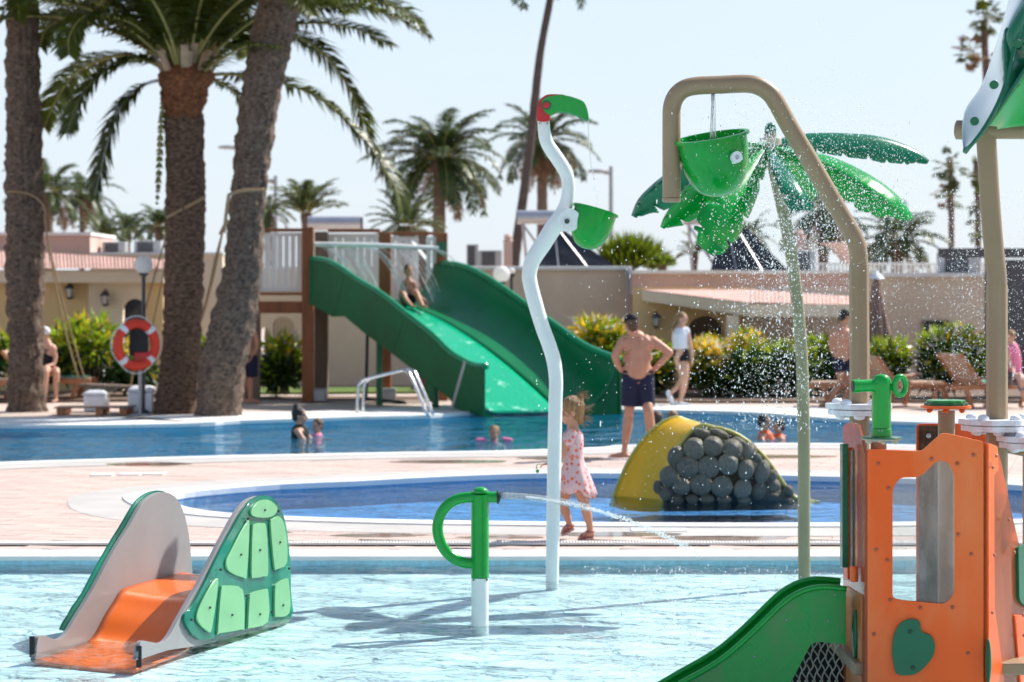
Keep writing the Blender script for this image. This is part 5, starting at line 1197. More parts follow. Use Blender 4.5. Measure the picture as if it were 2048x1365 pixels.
pleaf([(1540, 290, 10, .1), (1560, 292, 26, .5), (1590, 320, 34, .9), (1610, 370, 30, 1.2), (1618, 400, 10, 1.3)], M['green_t'], seed=7, fold=.5, side=(1, -.3, 0), notches=4, nd=.4)
# ---------------- turtle-shell slide in the blue pool ----------------
dS = 24.1; k = dS / F
TU = thing('turtle_slide', 'yellow children\'s slide with a side of rounded grey stones in the blue pool', 'slide', (P(1420, 583, dS).x, dS, 0))
near = [(1325, 1020), (1329, 985), (1336, 950), (1348, 915), (1364, 885), (1384, 862), (1405, 851), (1425, 849), (1450, 854), (1478, 866), (1508, 888), (1538, 920), (1562, 955), (1582, 982), (1600, 993), (1640, 1000)]
nearp = smooth_path([P(x, y + (6 if i_ > 6 else 0), dS) for i_, (x, y) in enumerate(near)], 4)
def wv(s):  # the far edge of the chute, swung back to the left
    return Vector((-.50 + .28 * min(1, s * 2.6), .42 + .25 * min(1, s * 2.), .0))
farp = [p + wv(i / (len(nearp) - 1)) + Vector((0, 0, .05 * math.sin(math.pi * min(1, 1.6 * i / (len(nearp) - 1))))) for i, p in enumerate(nearp)]
K = len(nearp); rows = []
for i in range(K):
    row = []
    for j in range(11):
        u = j / 10; p = nearp[i].lerp(farp[i], u); s = i / (K - 1)
        tn = (nearp[min(i + 1, K - 1)] - nearp[max(i - 1, 0)]).normalized(); nn = Vector((-tn.z, 0, tn.x))
        if nn.z < 0 and s > .4: nn = -nn
        dip = .05 * (1 - (2 * u - 1) ** 4) * (1 if s < .95 else 0); row.append(p + Vector((dip * .9, .0, -dip * .7)))
    rows.append(row)
mb = MB(); mb.grid(rows); ob('slide_bed', mb, M['yellow'], TU, smooth=180, thick=.02)
mb = MB(); mb.tube(nearp, .022, 10); ob('rim', mb, M['yellow_edge'], TU, smooth=180)
mb = MB(); mb.tube(farp[:int(K * .75)], .02, 10); ob('rim', mb, M['yellow_edge'], TU, smooth=180)
# solid shell side
base = [p + Vector((.015, -.01, -.02)) for p in nearp[:-4]] + [P(1600, 1020, dS)]
mb = MB(); mb.prism(base, (0.02, .6, 0)); ob('shell_wall', mb, M['soil'], TU)
cen = P(1440, 955, dS); rowsd = []
for i_ in range(9):
    s_ = i_ / 8; rowsd.append([Vector((cen.x + (b_.x - cen.x) * (1 - s_ * .999), dS - .20 * (1 - (1 - s_) ** 2.4) + .0, cen.z + (b_.z - cen.z) * (1 - s_ * .999))) for b_ in base])
mb = MB(); mb.grid(rowsd, closed=True); ob('shell_dome', mb, M['mortar_dark'], TU, smooth=180)
stones = [(940, 205, 78, 48, .35), (1090, 210, 90, 36, .45), (860, 350, 92, 98, 0), (1030, 325, 90, 90, 0), (1203, 352, 88, 92, .5), (1350, 370, 66, 84, .6), (690, 420, 72, 92, .3), (800, 522, 98, 92, 0), (990, 520, 98, 95, 0), (1165, 492, 90, 92, .3), (1322, 545, 72, 92, .3), (1465, 562, 72, 108, .4), (630, 608, 86, 92, 0), (740, 698, 84, 78, 0), (920, 682, 96, 94, 0), (1110, 700, 96, 92, 0), (1292, 722, 82, 90, 0), (1435, 735, 66, 86, 0), (1565, 705, 72, 74, .5), (1695, 738, 62, 48, .6), (600, 765, 64, 62, 0), (532, 705, 46, 62, 0), (705, 818, 62, 42, 0), (842, 812, 56, 40, 0), (975, 812, 66, 40, 0), (1265, 290, 70, 36, .6), (1412, 432, 52, 36, .75), (1555, 600, 44, 60, .7), (1625, 780, 52, 46, 0), (1130, 812, 66, 36, 0), (1300, 818, 60, 30, 0), (1470, 815, 60, 36, 0)]
pr = MB(); pr.sphere((0, 0, 0), (1, .62, 1), u=28, w=16); stone_me = pr.mesh('stone', M['stone'], 180)
for v in stone_me.vertices:
    v.co *= 1 + .10 * noise.noise(v.co * 1.5) + .03 * noise.noise(v.co * 5); rr_ = math.hypot(v.co.x, v.co.z); v.co.y = math.copysign(.62 * (1 - min(1, rr_) ** 3.2) ** .6, v.co.y) if rr_ < 1 else v.co.y * .3
cx, cy = 1000, 560
for (x, y, rx, ry, rot) in stones:
    ro = 1.0 + (.03 if x > 1150 else .0); px, py = 1200 + (cx + (x - cx) * ro) / 4.551, 820 + (cy + (y - cy) * (.97 if y < 560 else 1)) / 4.551; rr2 = min(1, math.hypot((x - cx) / 620, (y - cy) / 420)); o = bpy.data.objects.new('stone', stone_me); COL.objects.link(o)
    p = P(px, py, dS - .03 - .33 * (1 - rr2 ** 3)); o.parent = TU; o.matrix_parent_inverse = TU.matrix_basis.inverted()
    o.matrix_basis = Matrix.Translation(p) @ Matrix.Rotation((x - cx) / 620 * .75, 4, 'Z') @ Matrix.Rotation((y - cy) / 420 * .6, 4, 'X') @ Matrix.Rotation(rot, 4, 'Y') @ Matrix.Diagonal((rx / 4.551 * k * 1.07, .075, ry / 4.551 * k * 1.05, 1))
# ---------------- grey and teal baby slide ----------------
R0 = (P(278, 583, 13.47).x, 13.47); L0 = (P(64, 583, 13.84).x, 13.84); u_ = Vector((0.3, 0.953, 0)).normalized(); ud = (u_.x, u_.y)
BS = thing('baby_slide', 'small toddler slide with orange bed between grey fins in the splash pool', 'slide', (R0[0], R0[1], 0))
def cz(x, y): return (40 + x / 3.3707, 960 + y / 3.3707)
def fin(pts, O, name, m, th, off=0, par=None, bev=.006, n=3):
    q = smooth_loop([PL(*cz(x, y), O, ud) for x, y in pts], n) if n > 1 else [PL(*cz(x, y), O, ud) for x, y in pts]
    nrm = Vector((u_.y, -u_.x, 0)); mb = MB(); mb.prism([p + nrm * off for p in q], nrm * th); return ob(name, mb, m, par or BS, bevel=bev, smooth=35)
LFo = [(82, 1165), (85, 1110), (100, 1055), (140, 1052), (190, 1070), (240, 1072), (285, 1035), (340, 945), (430, 800), (500, 675), (560, 560), (630, 440), (700, 330), (750, 240), (795, 165), (840, 120), (890, 92), (940, 82), (985, 92), (1025, 120), (1060, 175), (1090, 260), (1112, 370), (1125, 480), (1135, 620), (1140, 780), (1142, 905), (1140, 960), (600, 1110), (300, 1185), (86, 1230)]
RFo = [(795, 1190), (800, 1140), (822, 1088), (870, 1092), (935, 1102), (975, 1090), (1010, 1050), (1060, 960), (1120, 855), (1190, 735), (1260, 600), (1330, 460), (1400, 330), (1450, 240), (1500, 172), (1545, 132), (1600, 112), (1650, 112), (1690, 132), (1725, 180), (1755, 255), (1775, 350), (1790, 470), (1800, 600), (1804, 760), (1806, 905), (1800, 965), (1500, 1045), (1200, 1120), (1000, 1150), (800, 1215)]
fin(LFo, L0, 'fin', M['fin_grey'], .028, 0); fin(RFo, R0, 'fin', M['fin_grey'], .028, -.028)
TO = [(345, 912), (430, 780), (520, 610), (610, 450), (700, 305), (775, 178), (830, 118), (890, 86), (945, 76), (990, 86), (1035, 118), (1070, 175), (1100, 265), (1122, 370), (1136, 480), (1146, 620), (1150, 780), (1150, 950), (360, 1040)]
fin([(x - 8, y - 4) for x, y in TO], L0, 'outer_sheet', M['fin_teal'], -.014, -.004)
RO = [(1085, 940), (1140, 850), (1200, 745), (1270, 605), (1345, 455), (1410, 335), (1460, 245), (1510, 172), (1550, 130), (1605, 108), (1655, 108), (1700, 135), (1735, 185), (1762, 255), (1782, 350), (1796, 470), (1805, 600), (1808, 760), (1808, 930), (1600, 985), (1400, 1035), (1190, 1078)]
SH = fin(RO, R0, 'shell_sheet', M['fin_teal'], .016, .004)
for pz in ([(1525, 215), (1570, 150), (1640, 135), (1700, 180), (1690, 230), (1640, 255), (1550, 250)], [(1490, 295), (1515, 310), (1497, 640), (1470, 660), (1380, 620), (1355, 560), (1385, 490)], [(1550, 300), (1605, 292), (1628, 330), (1640, 620), (1610, 650), (1545, 660), (1528, 630), (1535, 330)], [(1672, 262), (1720, 248), (1755, 330), (1770, 550), (1700, 602), (1682, 580), (1657, 300)],
           [(1287, 668), (1303, 700), (1262, 995), (1230, 1022), (1162, 950), (1167, 880), (1240, 735)], [(1335, 718), (1360, 712), (1468, 742), (1478, 985), (1458, 1008), (1310, 1033), (1300, 1020), (1322, 745)], [(1530, 762), (1618, 738), (1640, 755), (1638, 955), (1515, 998), (1505, 985), (1515, 790)], [(1702, 700), (1758, 668), (1780, 690), (1785, 895), (1700, 922), (1686, 900), (1688, 730)]):
    fin(pz, R0, 'scute', M['scute'], .014, .020, par=SH, bev=.005)
def fbolt(x, y): p = PL(*cz(x, y), R0, ud); n_ = Vector((u_.y, -u_.x, 0)); disc(p + n_ * .036, .007, .014, M['dark_steel'], 'bolt', SH, 10, 0, ax=tuple(n_))
for x, y in ((1615, 203), (1453, 503), (1582, 473), (1718, 420), (1242, 860), (1393, 910), (1582, 905), (1738, 845), (1503, 262), (1710, 210), (1318, 605), (1492, 782), (1120, 942), (1780, 598), (1665, 890)): fbolt(x, y)
# orange bed between the fins, swept along the slide
Lp = lambda x, y: PL(*cz(x, y), L0, ud); Wb = Vector((R0[0] - L0[0], R0[1] - L0[1], 0))
L0v = Vector((L0[0], L0[1], 0))
prof = [(-.02, -.085), (.30, -.08), (.60, -.07), (.72, -.035), (.84, .053), (.96, .125), (1.05, .178), (1.14, .195), (1.4, .20), (1.95, .20), (1.98, -.12)]
def sz(p): v = p - L0v; return (v.x * u_.x + v.y * u_.y, p.z)
pr_ = smooth_path([Vector((a, 0, b)) for a, b in prof[:-1]], 4) + [Vector((1.98, 0, -.12))]
rows = []
for q in pr_:
    row = []
    for j in range(13):
        w = j / 12; p = L0v + u_ * q.x + Wb * (0.03 + .94 * w); p.z = q.z - .02 * math.sin(math.pi * w); row.append(p)
    rows.append(row)
mb = MB(); mb.grid(rows); ob('slide_bed', mb, M['orange_slide'], BS, smooth=50, thick=.02)
for O, off in ((L0, 0.0), (R0, -.0)):
    p = Vector((O[0], O[1], 0)); mb = MB(); mb.box((p.x, p.y, -.005), (.03, .016, .12)); ob('end_strip', mb, M['rubber'], BS, bevel=.004)
# ---------------- play tower on the right ----------------
PTW = thing('play_tower', 'orange play tower with tan posts and green leaf roof at the right edge', 'play tower', (P(1850, 583, 12).x, 12, 0))
A0 = (P(1735, 583, 11.5).x, 11.5); B0 = (P(1968, 583, 11.42).x, 11.42); fd = (B0[0] - A0[0], B0[1] - A0[1])
def pts_on(px, O, dr_): return [PL(x, y, O, dr_) for x, y in px]
def sheet_on(px, O, dr_, th, m, name, holes=(), off=0.0, par=None, bev=.006, n=0):
    nrm = Vector((dr_[1], -dr_[0], 0)).normalized()
    if nrm.y > 0: nrm = -nrm
    q = pts_on(px, O, dr_); q = smooth_loop(q, n) if n else q; q = [p + nrm * off for p in q]
    hs = [[p + nrm * off for p in (smooth_loop(pts_on(h, O, dr_), n) if n else pts_on(h, O, dr_))] for h in holes]
    mb = MB(); mb.prism(q, -nrm * th, hs); return ob(name, mb, m, par or PTW, bevel=bev)
def c5(x, y): return (1640 + x / 2.149, 730 + y / 2.149)
def rc(px, rad=8, n=4):
    # round the corners of a pixel polygon
    out = []; m = len(px)
    for i in range(m):
        p = Vector((*px[i], 0)); a = Vector((*px[i - 1], 0)) - p; b = Vector((*px[(i + 1) % m], 0)) - p
        r = min(rad, a.length * .45, b.length * .45); p0 = p + a.normalized() * r; p1 = p + b.normalized() * r
        for k in range(n + 1):
            t = k / n; q = p0 * (1 - t) ** 2 + p * 2 * t * (1 - t) + p1 * t * t; out.append((q.x, q.y))
    return out
outer = rc([(1735, 1520), (1735, 899), (1843, 903), (1882, 868), (1893, 867), (1967, 884), (1967, 1520)], 6)
win = rc([c5(312, 1005), c5(312, 530), c5(345, 484), c5(430, 484), c5(500, 415), c5(545, 412), c5(578, 470), c5(578, 985), c5(540, 1030), c5(350, 1012)], 14, 5)
FP = sheet_on(outer, A0, fd, .022, M['orange'], 'front_panel', holes=[win[::-1]])
wino = rc([c5(300, 1030), c5(300, 520), c5(335, 470), c5(425, 470), c5(495, 400), c5(550, 400), c5(590, 460), c5(590, 1000), c5(550, 1045), c5(330, 1030)], 14, 5)
sheet_on(wino, A0, fd, .006, M['clear'], 'window_pane', off=-.023, bev=0)
nF = Vector((fd[1], -fd[0], 0)).normalized(); nF = -nF if nF.y > 0 else nF
def cap_on(x, y, O, dr_, r=.0085, m='bolt', par=None, off=0.0, name='bolt'):
    nn = Vector((dr_[1], -dr_[0], 0)).normalized(); nn = -nn if nn.y > 0 else nn
    mb = MB(); mb.lathe([(r * 1.15, 0), (r * 1.1, .004), (r * .75, .009), (0, .011)], axm(PL(x, y, O, dr_) + nn * off, nn), 14); return ob(name, mb, M[m], par or FP, smooth=50)
for x, y in ((250, 425), (480, 405), (590, 425), (660, 388), (295, 530), (595, 730), (650, 815), (242, 795), (290, 840), (302, 1010), (432, 1045), (570, 1042), (232, 1158), (636, 1240)): cap_on(*c5(x, y), A0, fd)
leafp = rc([c5(430, 1098), c5(432, 1150), c5(475, 1156), c5(497, 1200), c5(488, 1250), c5(450, 1300), c5(405, 1333), c5(325, 1332), c5(308, 1240), c5(315, 1160), c5(345, 1105), c5(390, 1088)], 10, 3)
LF = sheet_on(leafp, A0, fd, .016, M['dark_green'], 'leaf_emblem', off=.017)
for x, y in ((388, 1145), (400, 1300)): cap_on(*c5(x, y), A0, fd, .0095, 'bolt_dark', LF, .017)
# left side panel, seen nearly edge on
C0 = (P(1690, 583, 12.35).x, 12.35); sd2 = (A0[0] - C0[0], A0[1] - C0[1])
sheet_on(rc([(1691, 1520), (1691, 852), (1700, 846), (1720, 848), (1726, 868), (1734, 905), (1734, 1520)], 3), C0, sd2, .012, M['orange_clear'], 'side_panel', bev=.003)
sheet_on([(1692, 1136), (1692, 888), (1697, 888), (1697, 1136)], (C0[0] - .04, C0[1] - .03), sd2, .03, M['dark_green'], 'side_strip', bev=.004)
sheet_on([(1699, 1160), (1699, 895), (1707, 895), (1707, 1160)], (C0[0], C0[1] - .06), sd2, .03, M['orange'], 'side_rail', bev=.006)
sheet_on([(1708, 1140), (1708, 900), (1713, 900), (1713, 1140)], (C0[0], C0[1] - .03), sd2, .02, M['dark_green'], 'side_rail', bev=.006)
mb = MB(); mb.tube([P(1708, 1133, 11.7), P(1708, 1164, 11.7)], .02, 14); ob('clamp', mb, M['orange'], PTW, smooth=40, bevel=.003)
sheet_on([(1700, 1520), (1700, 1172), (1730, 1190), (1730, 1520)], (C0[0], C0[1] - .1), sd2, .02, M['rust_panel'], 'lower_side_panel', bev=.004)
mb = MB(); mb.sphere(P(1711, 1274, 11.75), (.018, .035, .135)); ob('handhold', mb, M['dark_green'], PTW, smooth=180)
mb = MB(); mb.bar(P(1733, 900, 11.53), P(1733, 1520, 11.53), .012, .03); ob('edge_trim', mb, M['bolt'], PTW)
for x, y in ((1708, 940), (1722, 925), (1718, 950), (1714, 1082), (1724, 1095)): cap_on(x, y, C0, sd2, .008, 'bolt', PTW, .002)
# right side panel running back to the right
D0 = (P(2130, 583, 12.3).x, 12.3); rd = (D0[0] - B0[0], D0[1] - B0[1])
rp = rc([(1971, 1520), (1971, 885), (1992, 892), (2003, 925), (2020, 1010), (2038, 1088), (2062, 1100), (2100, 1110), (2100, 1520)], 5)
RPn = sheet_on(rp, B0, rd, .014, M['orange_clear'], 'side_panel', bev=.003)
sheet_on(rc([(1972, 1520), (1972, 886), (1990, 893), (1992, 940), (1983, 950), (1984, 1215), (1990, 1260), (2024, 1520)], 4), B0, rd, .012, M['orange'], 'side_frame', off=.014)
sheet_on(rc([(2030, 1095), (2042, 1088), (2100, 1100), (2100, 1215), (2045, 1215), (2032, 1200)], 8), B0, rd, .02, M['dark_green'], 'leaf_emblem', off=.018)
sheet_on([(2026, 1230), (2100, 1230), (2100, 1520), (2050, 1520)], B0, rd, .012, M['orange'], 'side_frame', off=.010)
mb = MB(); mb.sphere(PL(1972, 1320, B0, rd) + Vector((0, -.05, 0)), (.014, .045, .11)); ob('handhold', mb, M['dark_green'], PTW, smooth=180)
for x, y in ((1975, 935), (1982, 912), (2008, 1040), (2018, 1105), (1978, 1110), (1974, 1225), (2036, 1230), (2037, 1270)): cap_on(x, y, B0, rd, .008, 'bolt', RPn, .024)
# platform, back panels and posts
mb = MB(); mb.box((P(1850, 583, 12.1).x, 12.15, .22), (.86, 1.15, .06)); ob('platform', mb, M['tan'], PTW, bevel=.01)
def ridged(j): return 1.0 + (.045 if j % 6 < 3 else -.0)
def tpost(pts, w, name='post', ridge=True, d=None, m='tan'):
    mb = MB(); mb.tube(pts, [w] * len(pts), 48 if ridge else 24, ridge=ridged if ridge else None); return ob(name, mb, M[m], PTW, smooth=30)
dA = 12.6; kA = dA / F
arch_px = [(1343, 396), (1343, 330), (1343, 250), (1344, 215), (1352, 193), (1369, 178), (1395, 172), (1440, 170), (1490, 168), (1515, 172), (1536, 184), (1552, 204), (1580, 255), (1620, 322), (1660, 392), (1697, 455), (1709, 478), (1716, 500), (1718, 530)]
mb = MB(); mb.tube(smooth_path([P(x, y, dA) for x, y in arch_px], 5) , 18.2 * kA, 28); ob('arched_pipe', mb, M['tan'], PTW, smooth=45)
mb = MB(); mb.lathe([(18.8 * kA, 0), (18.8 * kA, -.012), (17 * kA, -.02), (0, -.021)], Matrix.Translation(P(1343, 397, dA)), 28); ob('pipe_cap', mb, M['tan'], PTW, smooth=45)
tpost([P(1718, 530, dA), P(1719, 700, dA), P(1719, 1560, dA)], 19 * kA)
d2 = 12.1; k2 = d2 / F
mb = MB(); mb.tube(smooth_path([P(x, y, d2) for x, y in ((1971, 262), (1974, 300), (1980, 400), (1988, 500), (1993, 545), (1994, 570))], 4), 20 * k2, 24); ob('bent_post', mb, M['tan'], PTW, smooth=45)
tpost([P(1994, 570, d2), P(1994, 1560, d2)], 20.5 * k2)
tpost([P(1893, 822, dA), P(1893, 1560, dA)], 17 * kA, ridge=False)
tpost([P(1757, 884, 11.62), P(1757, 1560, 11.62)], 16 / F * 11.62, ridge=False)
dB = 13.0
def bpl(px, m, name, th=.02, holes=(), d=dB, bev=.006):
    q = [P(x, y, d) for x, y in px]; mb = MB(); mb.prism(q, (0, th, 0), [[P(x, y, d) for x, y in h] for h in holes]); return ob(name, mb, m, PTW, bevel=bev)
bpl(rc([(1833, 1560), (1833, 848), (1960, 848), (1960, 1560)], 10), M['orange_red'], 'back_panel', holes=[rc([(1843, 1520), (1843, 857), (1903, 857), (1903, 1520)], 6)])
bpl([(1838, 1530), (1838, 852), (1908, 852), (1908, 1530)], M['smoke'], 'back_pane', .006, d=12.97, bev=0)
bpl(rc([(1945, 1560), (1945, 858), (1968, 862), (1980, 890), (1980, 1560)], 5), M['orange_red'], 'back_panel', d=12.5)
mb = MB(); mb.bar(P(1858, 860, 13.1), P(1858, 1560, 13.1), .10, .05, (1, 0, 0)); ob('back_slat', mb, M['tan'], PTW, bevel=.006)
mb = MB(); mb.bar(P(2010, 895, 12.2), P(2120, 920, 12.2), .05, .05); mb2 = MB(); ob('rear_rail', mb, M['tan'], PTW, bevel=.01)
tpost([P(2062, 900, 13.2), P(2062, 1560, 13.2)], .045, ridge=False)
cap_on(1857, 872, (P(1857, 583, 12.96).x, 12.96), (1, 0), .012, 'galv', PTW, 0)
# white scalloped collars round the posts
def collar(px, py, d, rpx, name='collar', n=9, layers=((0, 1.0), (.032, .93))):
    c = P(px, py, d); r = rpx / F * d; par = None
    for (dz, sc) in layers:
        q = []
        for i in range(72):
            a = 2 * math.pi * i / 72; rr = r * sc * (1 + .06 * math.sin(a * n)); q.append(c + Vector((rr * math.cos(a), rr * math.sin(a), -dz)))
        mb = MB(); mb.prism(q, (0, 0, -.028)); o = ob('collar', mb, M['white_plastic'], PTW, bevel=.007)
        if par is None: par = o
    for i in range(5):
        a = 2 * math.pi * (i + .15) / 5; mb = MB(); mb.sphere(c + Vector((r * .72 * math.cos(a), r * .72 * math.sin(a), .004)), (.030, .030, .022)); ob('collar_knob', mb, M['white_plastic'], par, smooth=180)
        mb = MB(); mb.sphere(c + Vector((r * .6 * math.cos(a + .6), r * .6 * math.sin(a + .6), -.066)), (.03, .03, .018)); ob('collar_knob', mb, M['white_plastic'], par, smooth=180)
collar(1719, 807, dA, 64); collar(1996, 838, d2, 74); collar(2070, 872, 12.0, 72)
# green flower table top
c = P(1892, 812, dA)
for (r, z0, h, m, n) in ((50 * kA, -.012, .014, 'orange', 0), (43 * kA, .003, .014, 'dark_green', 12), (38 * kA, .018, .012, 'green', 12)):
    q = [c + Vector(((r * (1 + (.03 * math.sin(n * a) if n else 0))) * math.cos(a), (r * (1 + (.03 * math.sin(n * a) if n else 0))) * math.sin(a), z0)) for a in [2 * math.pi * i / 64 for i in range(64)]]
    mb = MB(); mb.prism(q, (0, 0, h)); ob('flower_disc', mb, M[m], PTW, bevel=.004)
for i in range(6):
    a = 1.05 * i + .3; mb = MB(); mb.sphere(c + Vector((37 * kA * math.cos(a), 37 * kA * math.sin(a), -.022)), (.015, .015, .014)); ob('flower_bolt', mb, M['orange_red'], PTW, smooth=180)
# roof of bent green leaves with tan beams
RFp = []
def rsheet(grid, m, name, th=.018):
    # grid rows of (px, py, d)
    rows = [smooth_path([P(*q) for q in r], 5) for r in grid]; cols = list(zip(*rows)); rows = list(zip(*[smooth_path(list(cn), 4) for cn in cols]))
    mb = MB(); mb.grid([list(r) for r in rows]); return ob(name, mb, m, PTW, smooth=180, thick=th)
M['leaf_roof'] = pm('glossy_green_roof', (0.004, 0.17, 0.07), 0.10, 0.1, 3.0, coat=2.2, trans=0.15)
rsheet([[(2150, -260, 12.2), (2150, -260, 12.1), (2150, -260, 12.0)], [(2042, -60, 12.9), (2070, -50, 11.9), (2110, -40, 11.85)], [(2004, 62, 12.7), (2012, 70, 11.65), (2045, 60, 11.6)], [(1968, 168, 12.6), (1992, 175, 12.0), (2008, 182, 11.45)], [(1931, 226, 12.1), (1952, 245, 11.7), (1972, 255, 11.38)], [(1926, 300, 11.4), (1930, 306, 11.36), (1938, 296, 11.34)]], M['leaf_roof'], 'roof_leaf')
rsheet([[(2150, -260, 12.0), (2200, -240, 12.0), (2250, -220, 12.1)], [(2045, 40, 11.62), (2090, 60, 11.6), (2150, 90, 11.7)], [(2009, 60, 11.62), (2050, 130, 11.6), (2120, 180, 11.7)], [(2008, 180, 11.46), (2030, 175, 11.5), (2080, 120, 11.7)], [(1975, 253, 11.40), (2000, 215, 11.42), (2070, 110, 11.5)]], M['leaf_roof'], 'roof_leaf')
rsheet([[(1975, 250, 11.6), (2010, 200, 11.55), (2050, 140, 11.5), (2120, 60, 11.5)], [(1992, 252, 11.7), (2020, 225, 11.7), (2060, 205, 11.7), (2130, 190, 11.7)], [(1992, 256, 11.8), (2020, 252, 11.8), (2060, 250, 11.8), (2130, 250, 11.8)]], M['green_t'], 'roof_valance')
for (x, y, dd) in ((1988, 170, 11.42), (1949, 243, 11.36), (2034, 88, 11.52)):
    disc(P(x, y, dd - .03), .021, .02, M['dark_green'], 'roof_button', PTW, 20, .003)
mb = MB(); mb.tube([P(1912, 260, 12.15), P(1940, 261, 12.12), P(2160, 262, 11.95)], 17.5 * k2, 24); ob('roof_beam', mb, M['tan'], PTW, smooth=40, bevel=.004)
mb = MB(); mb.tube([P(1911, 260, 12.15), P(1930, 260.5, 12.14)], 19.5 * k2, 24); ob('beam_cap', mb, M['tan'], PTW, smooth=40, bevel=.008)
# netting under the slide
NT = thing('climbing_net', 'white rope net hanging under the green tower slide', 'net', P(1650, 1330, 12))
def NP(u, v): return P(1560 + 135 * u, 1283 + 150 * v, 12.0 + .12 * math.sin(u * 3) + .1 * v)
for i in range(-7, 11):
    for sgn in (1, -1):
        pts = []
        for q in range(25):
            v = q / 24; u = i / 9 + sgn * v * .55 + (.55 if sgn < 0 else 0) * 0 + .012 * math.sin(v * 40)
            if 0 <= u <= 1 and (1690 - 1560) / 135 > u: pts.append(NP(u, v))
        if len(pts) > 2:
            mb = MB(); mb.tube(pts, .0038, 5); ob('net_strand', mb, M['net'], NT, smooth=180)
mb = MB(); mb.box((P(1650, 583, 12.5).x, 12.5, .1), (.44, .02, .7)); ob('shade_backing', mb, M['rubber'], PTW)  # black panel added behind the net in place of the tower's inner shadow
# tower slide
SLT = thing('tower_slide', 'bright green slide descending left from the orange tower, its side in front', 'slide', (P(1500, 583, 11.7).x, 11.7, 0))
N0 = (P(1690, 583, 11.72).x, 11.72); nd_ = (-1, -.10)
top = [(1692, 1178), (1660, 1175), (1635, 1175), (1610, 1181), (1585, 1193), (1562, 1210), (1530, 1241), (1497, 1273), (1455, 1310), (1415, 1337), (1370, 1362), (1310, 1396), (1240, 1425)]
bot = [(1240, 1560), (1500, 1560), (1560, 1400), (1582, 1365), (1598, 1335), (1612, 1308), (1622, 1290), (1636, 1284), (1692, 1290)]
tp = smooth_path([PL(x, y, N0, nd_) for x, y in top], 4); bp_ = [PL(x, y, N0, nd_) for x, y in bot]
mb = MB(); mb.prism(tp + bp_, (0, .015, 0)); ob('side_wall', mb, M['slide_side'], SLT, bevel=.004)
mb = MB(); mb.tube([p + Vector((0, -.004, 0)) for p in tp], .014, 12); ob('rim', mb, M['green'], SLT, smooth=180)
back = [p + Vector((0.006, .26, .006)) for p in tp]
mb = MB(); mb.grid([back, [p - Vector((0, 0, .25)) for p in back]]); ob('side_wall', mb, M['green'], SLT, thick=.015)
mb = MB(); mb.tube(back, .016, 12); ob('rim', mb, M['green'], SLT, smooth=180)
mb = MB(); mb.grid([[p + Vector((0, 0.012, -.20)) for p in tp], [p - Vector((0, 0, .22)) for p in back]]); ob('slide_bed', mb, M['green'], SLT, smooth=60, thick=.012)
for x, y in ((1670, 1190), (1656, 1243), (1572, 1241), (1509, 1314)):
    p = PL(x, y, N0, nd_); mb = MB(); mb.sphere(p + Vector((0, -.002, 0)), (.006, .004, .006), u=8, w=6); ob('rivet', mb, M['galv'], SLT, smooth=180)
# ---------------- tower cannon ----------------
dG = 11.45; k = dG / F
WC = thing('tower_cannon', 'small green water cannon with ring handle on top of the orange tower', 'water cannon', P(1762, 878, dG))
mb = MB(); mb.lathe([(19.3 * k, 0), (19.3 * k, 85 * k), (18.5 * k, 96 * k), (15 * k, 103 * k), (9 * k, 106.5 * k), (0, 107.5 * k)], Matrix.Translation(P(1763, 856, dG)), 32); ob('body', mb, M['green'], WC, smooth=40)
mb = MB(); mb.lathe([(20.4 * k, 0), (20.4 * k, 15 * k), (19 * k, 16 * k)], Matrix.Translation(P(1763, 873, dG)), 32); ob('swivel_ring', mb, M['green'], WC, smooth=40, bevel=.001)
q = P(1763, 877, dG); mb = MB(); mb.lathe([(0, 0), (41 * k, 0), (41 * k, .007), (0, .007)], Matrix.Translation(q), 40); ob('flange', mb, M['dark_green'], WC, smooth=40, bevel=.002)
mb = MB(); mb.lathe([(0, 0), (39 * k, 0), (39 * k, .006), (0, .006)], Matrix.Translation(q - Vector((0, 0, .007))), 40); ob('gasket', mb, M['tan_light'], WC, smooth=40)
for i in range(6):
    a = 1.05 * i + .5; mb = MB(); mb.sphere(q + Vector((30 * k * math.cos(a), 30 * k * math.sin(a), -.014)), (.013, .013, .012)); ob('flange_nut', mb, M['tan_light'], WC, smooth=180)
mb = MB(); mb.lathe([(0, -.001), (13.5 * k, 0), (13.5 * k, 10 * k), (12.6 * k, 14 * k), (12.6 * k, 50 * k)], axm(P(1706, 773, dG - .02), (1, .12, .03)), 28); ob('barrel', mb, M['green'], WC, smooth=40)
disc(P(1705.4, 773, dG - .02), 11 * k, .004, M['rubber'], 'muzzle', WC, ax=(1, .12, .03), bev=0)
mb = MB(); cR = P(1800, 772, dG); pts = [cR + Vector((15 * k * math.cos(a) * .8, 15 * k * math.cos(a) * .5, 18 * k * math.sin(a))) for a in [2 * math.pi * i / 36 for i in range(37)]]
mb.tube(pts, 6 * k, 16, cap=False); mb.tube([P(1778, 775, dG), P(1788, 774, dG)], 8 * k, 12); ob('ring_handle', mb, M['green'], WC, smooth=180)
for px in (1758, 1764): disc(P(px, 862, dG - 20.3 * k), .0035, .006, M['galv'], 'bolt', WC, 8, 0)
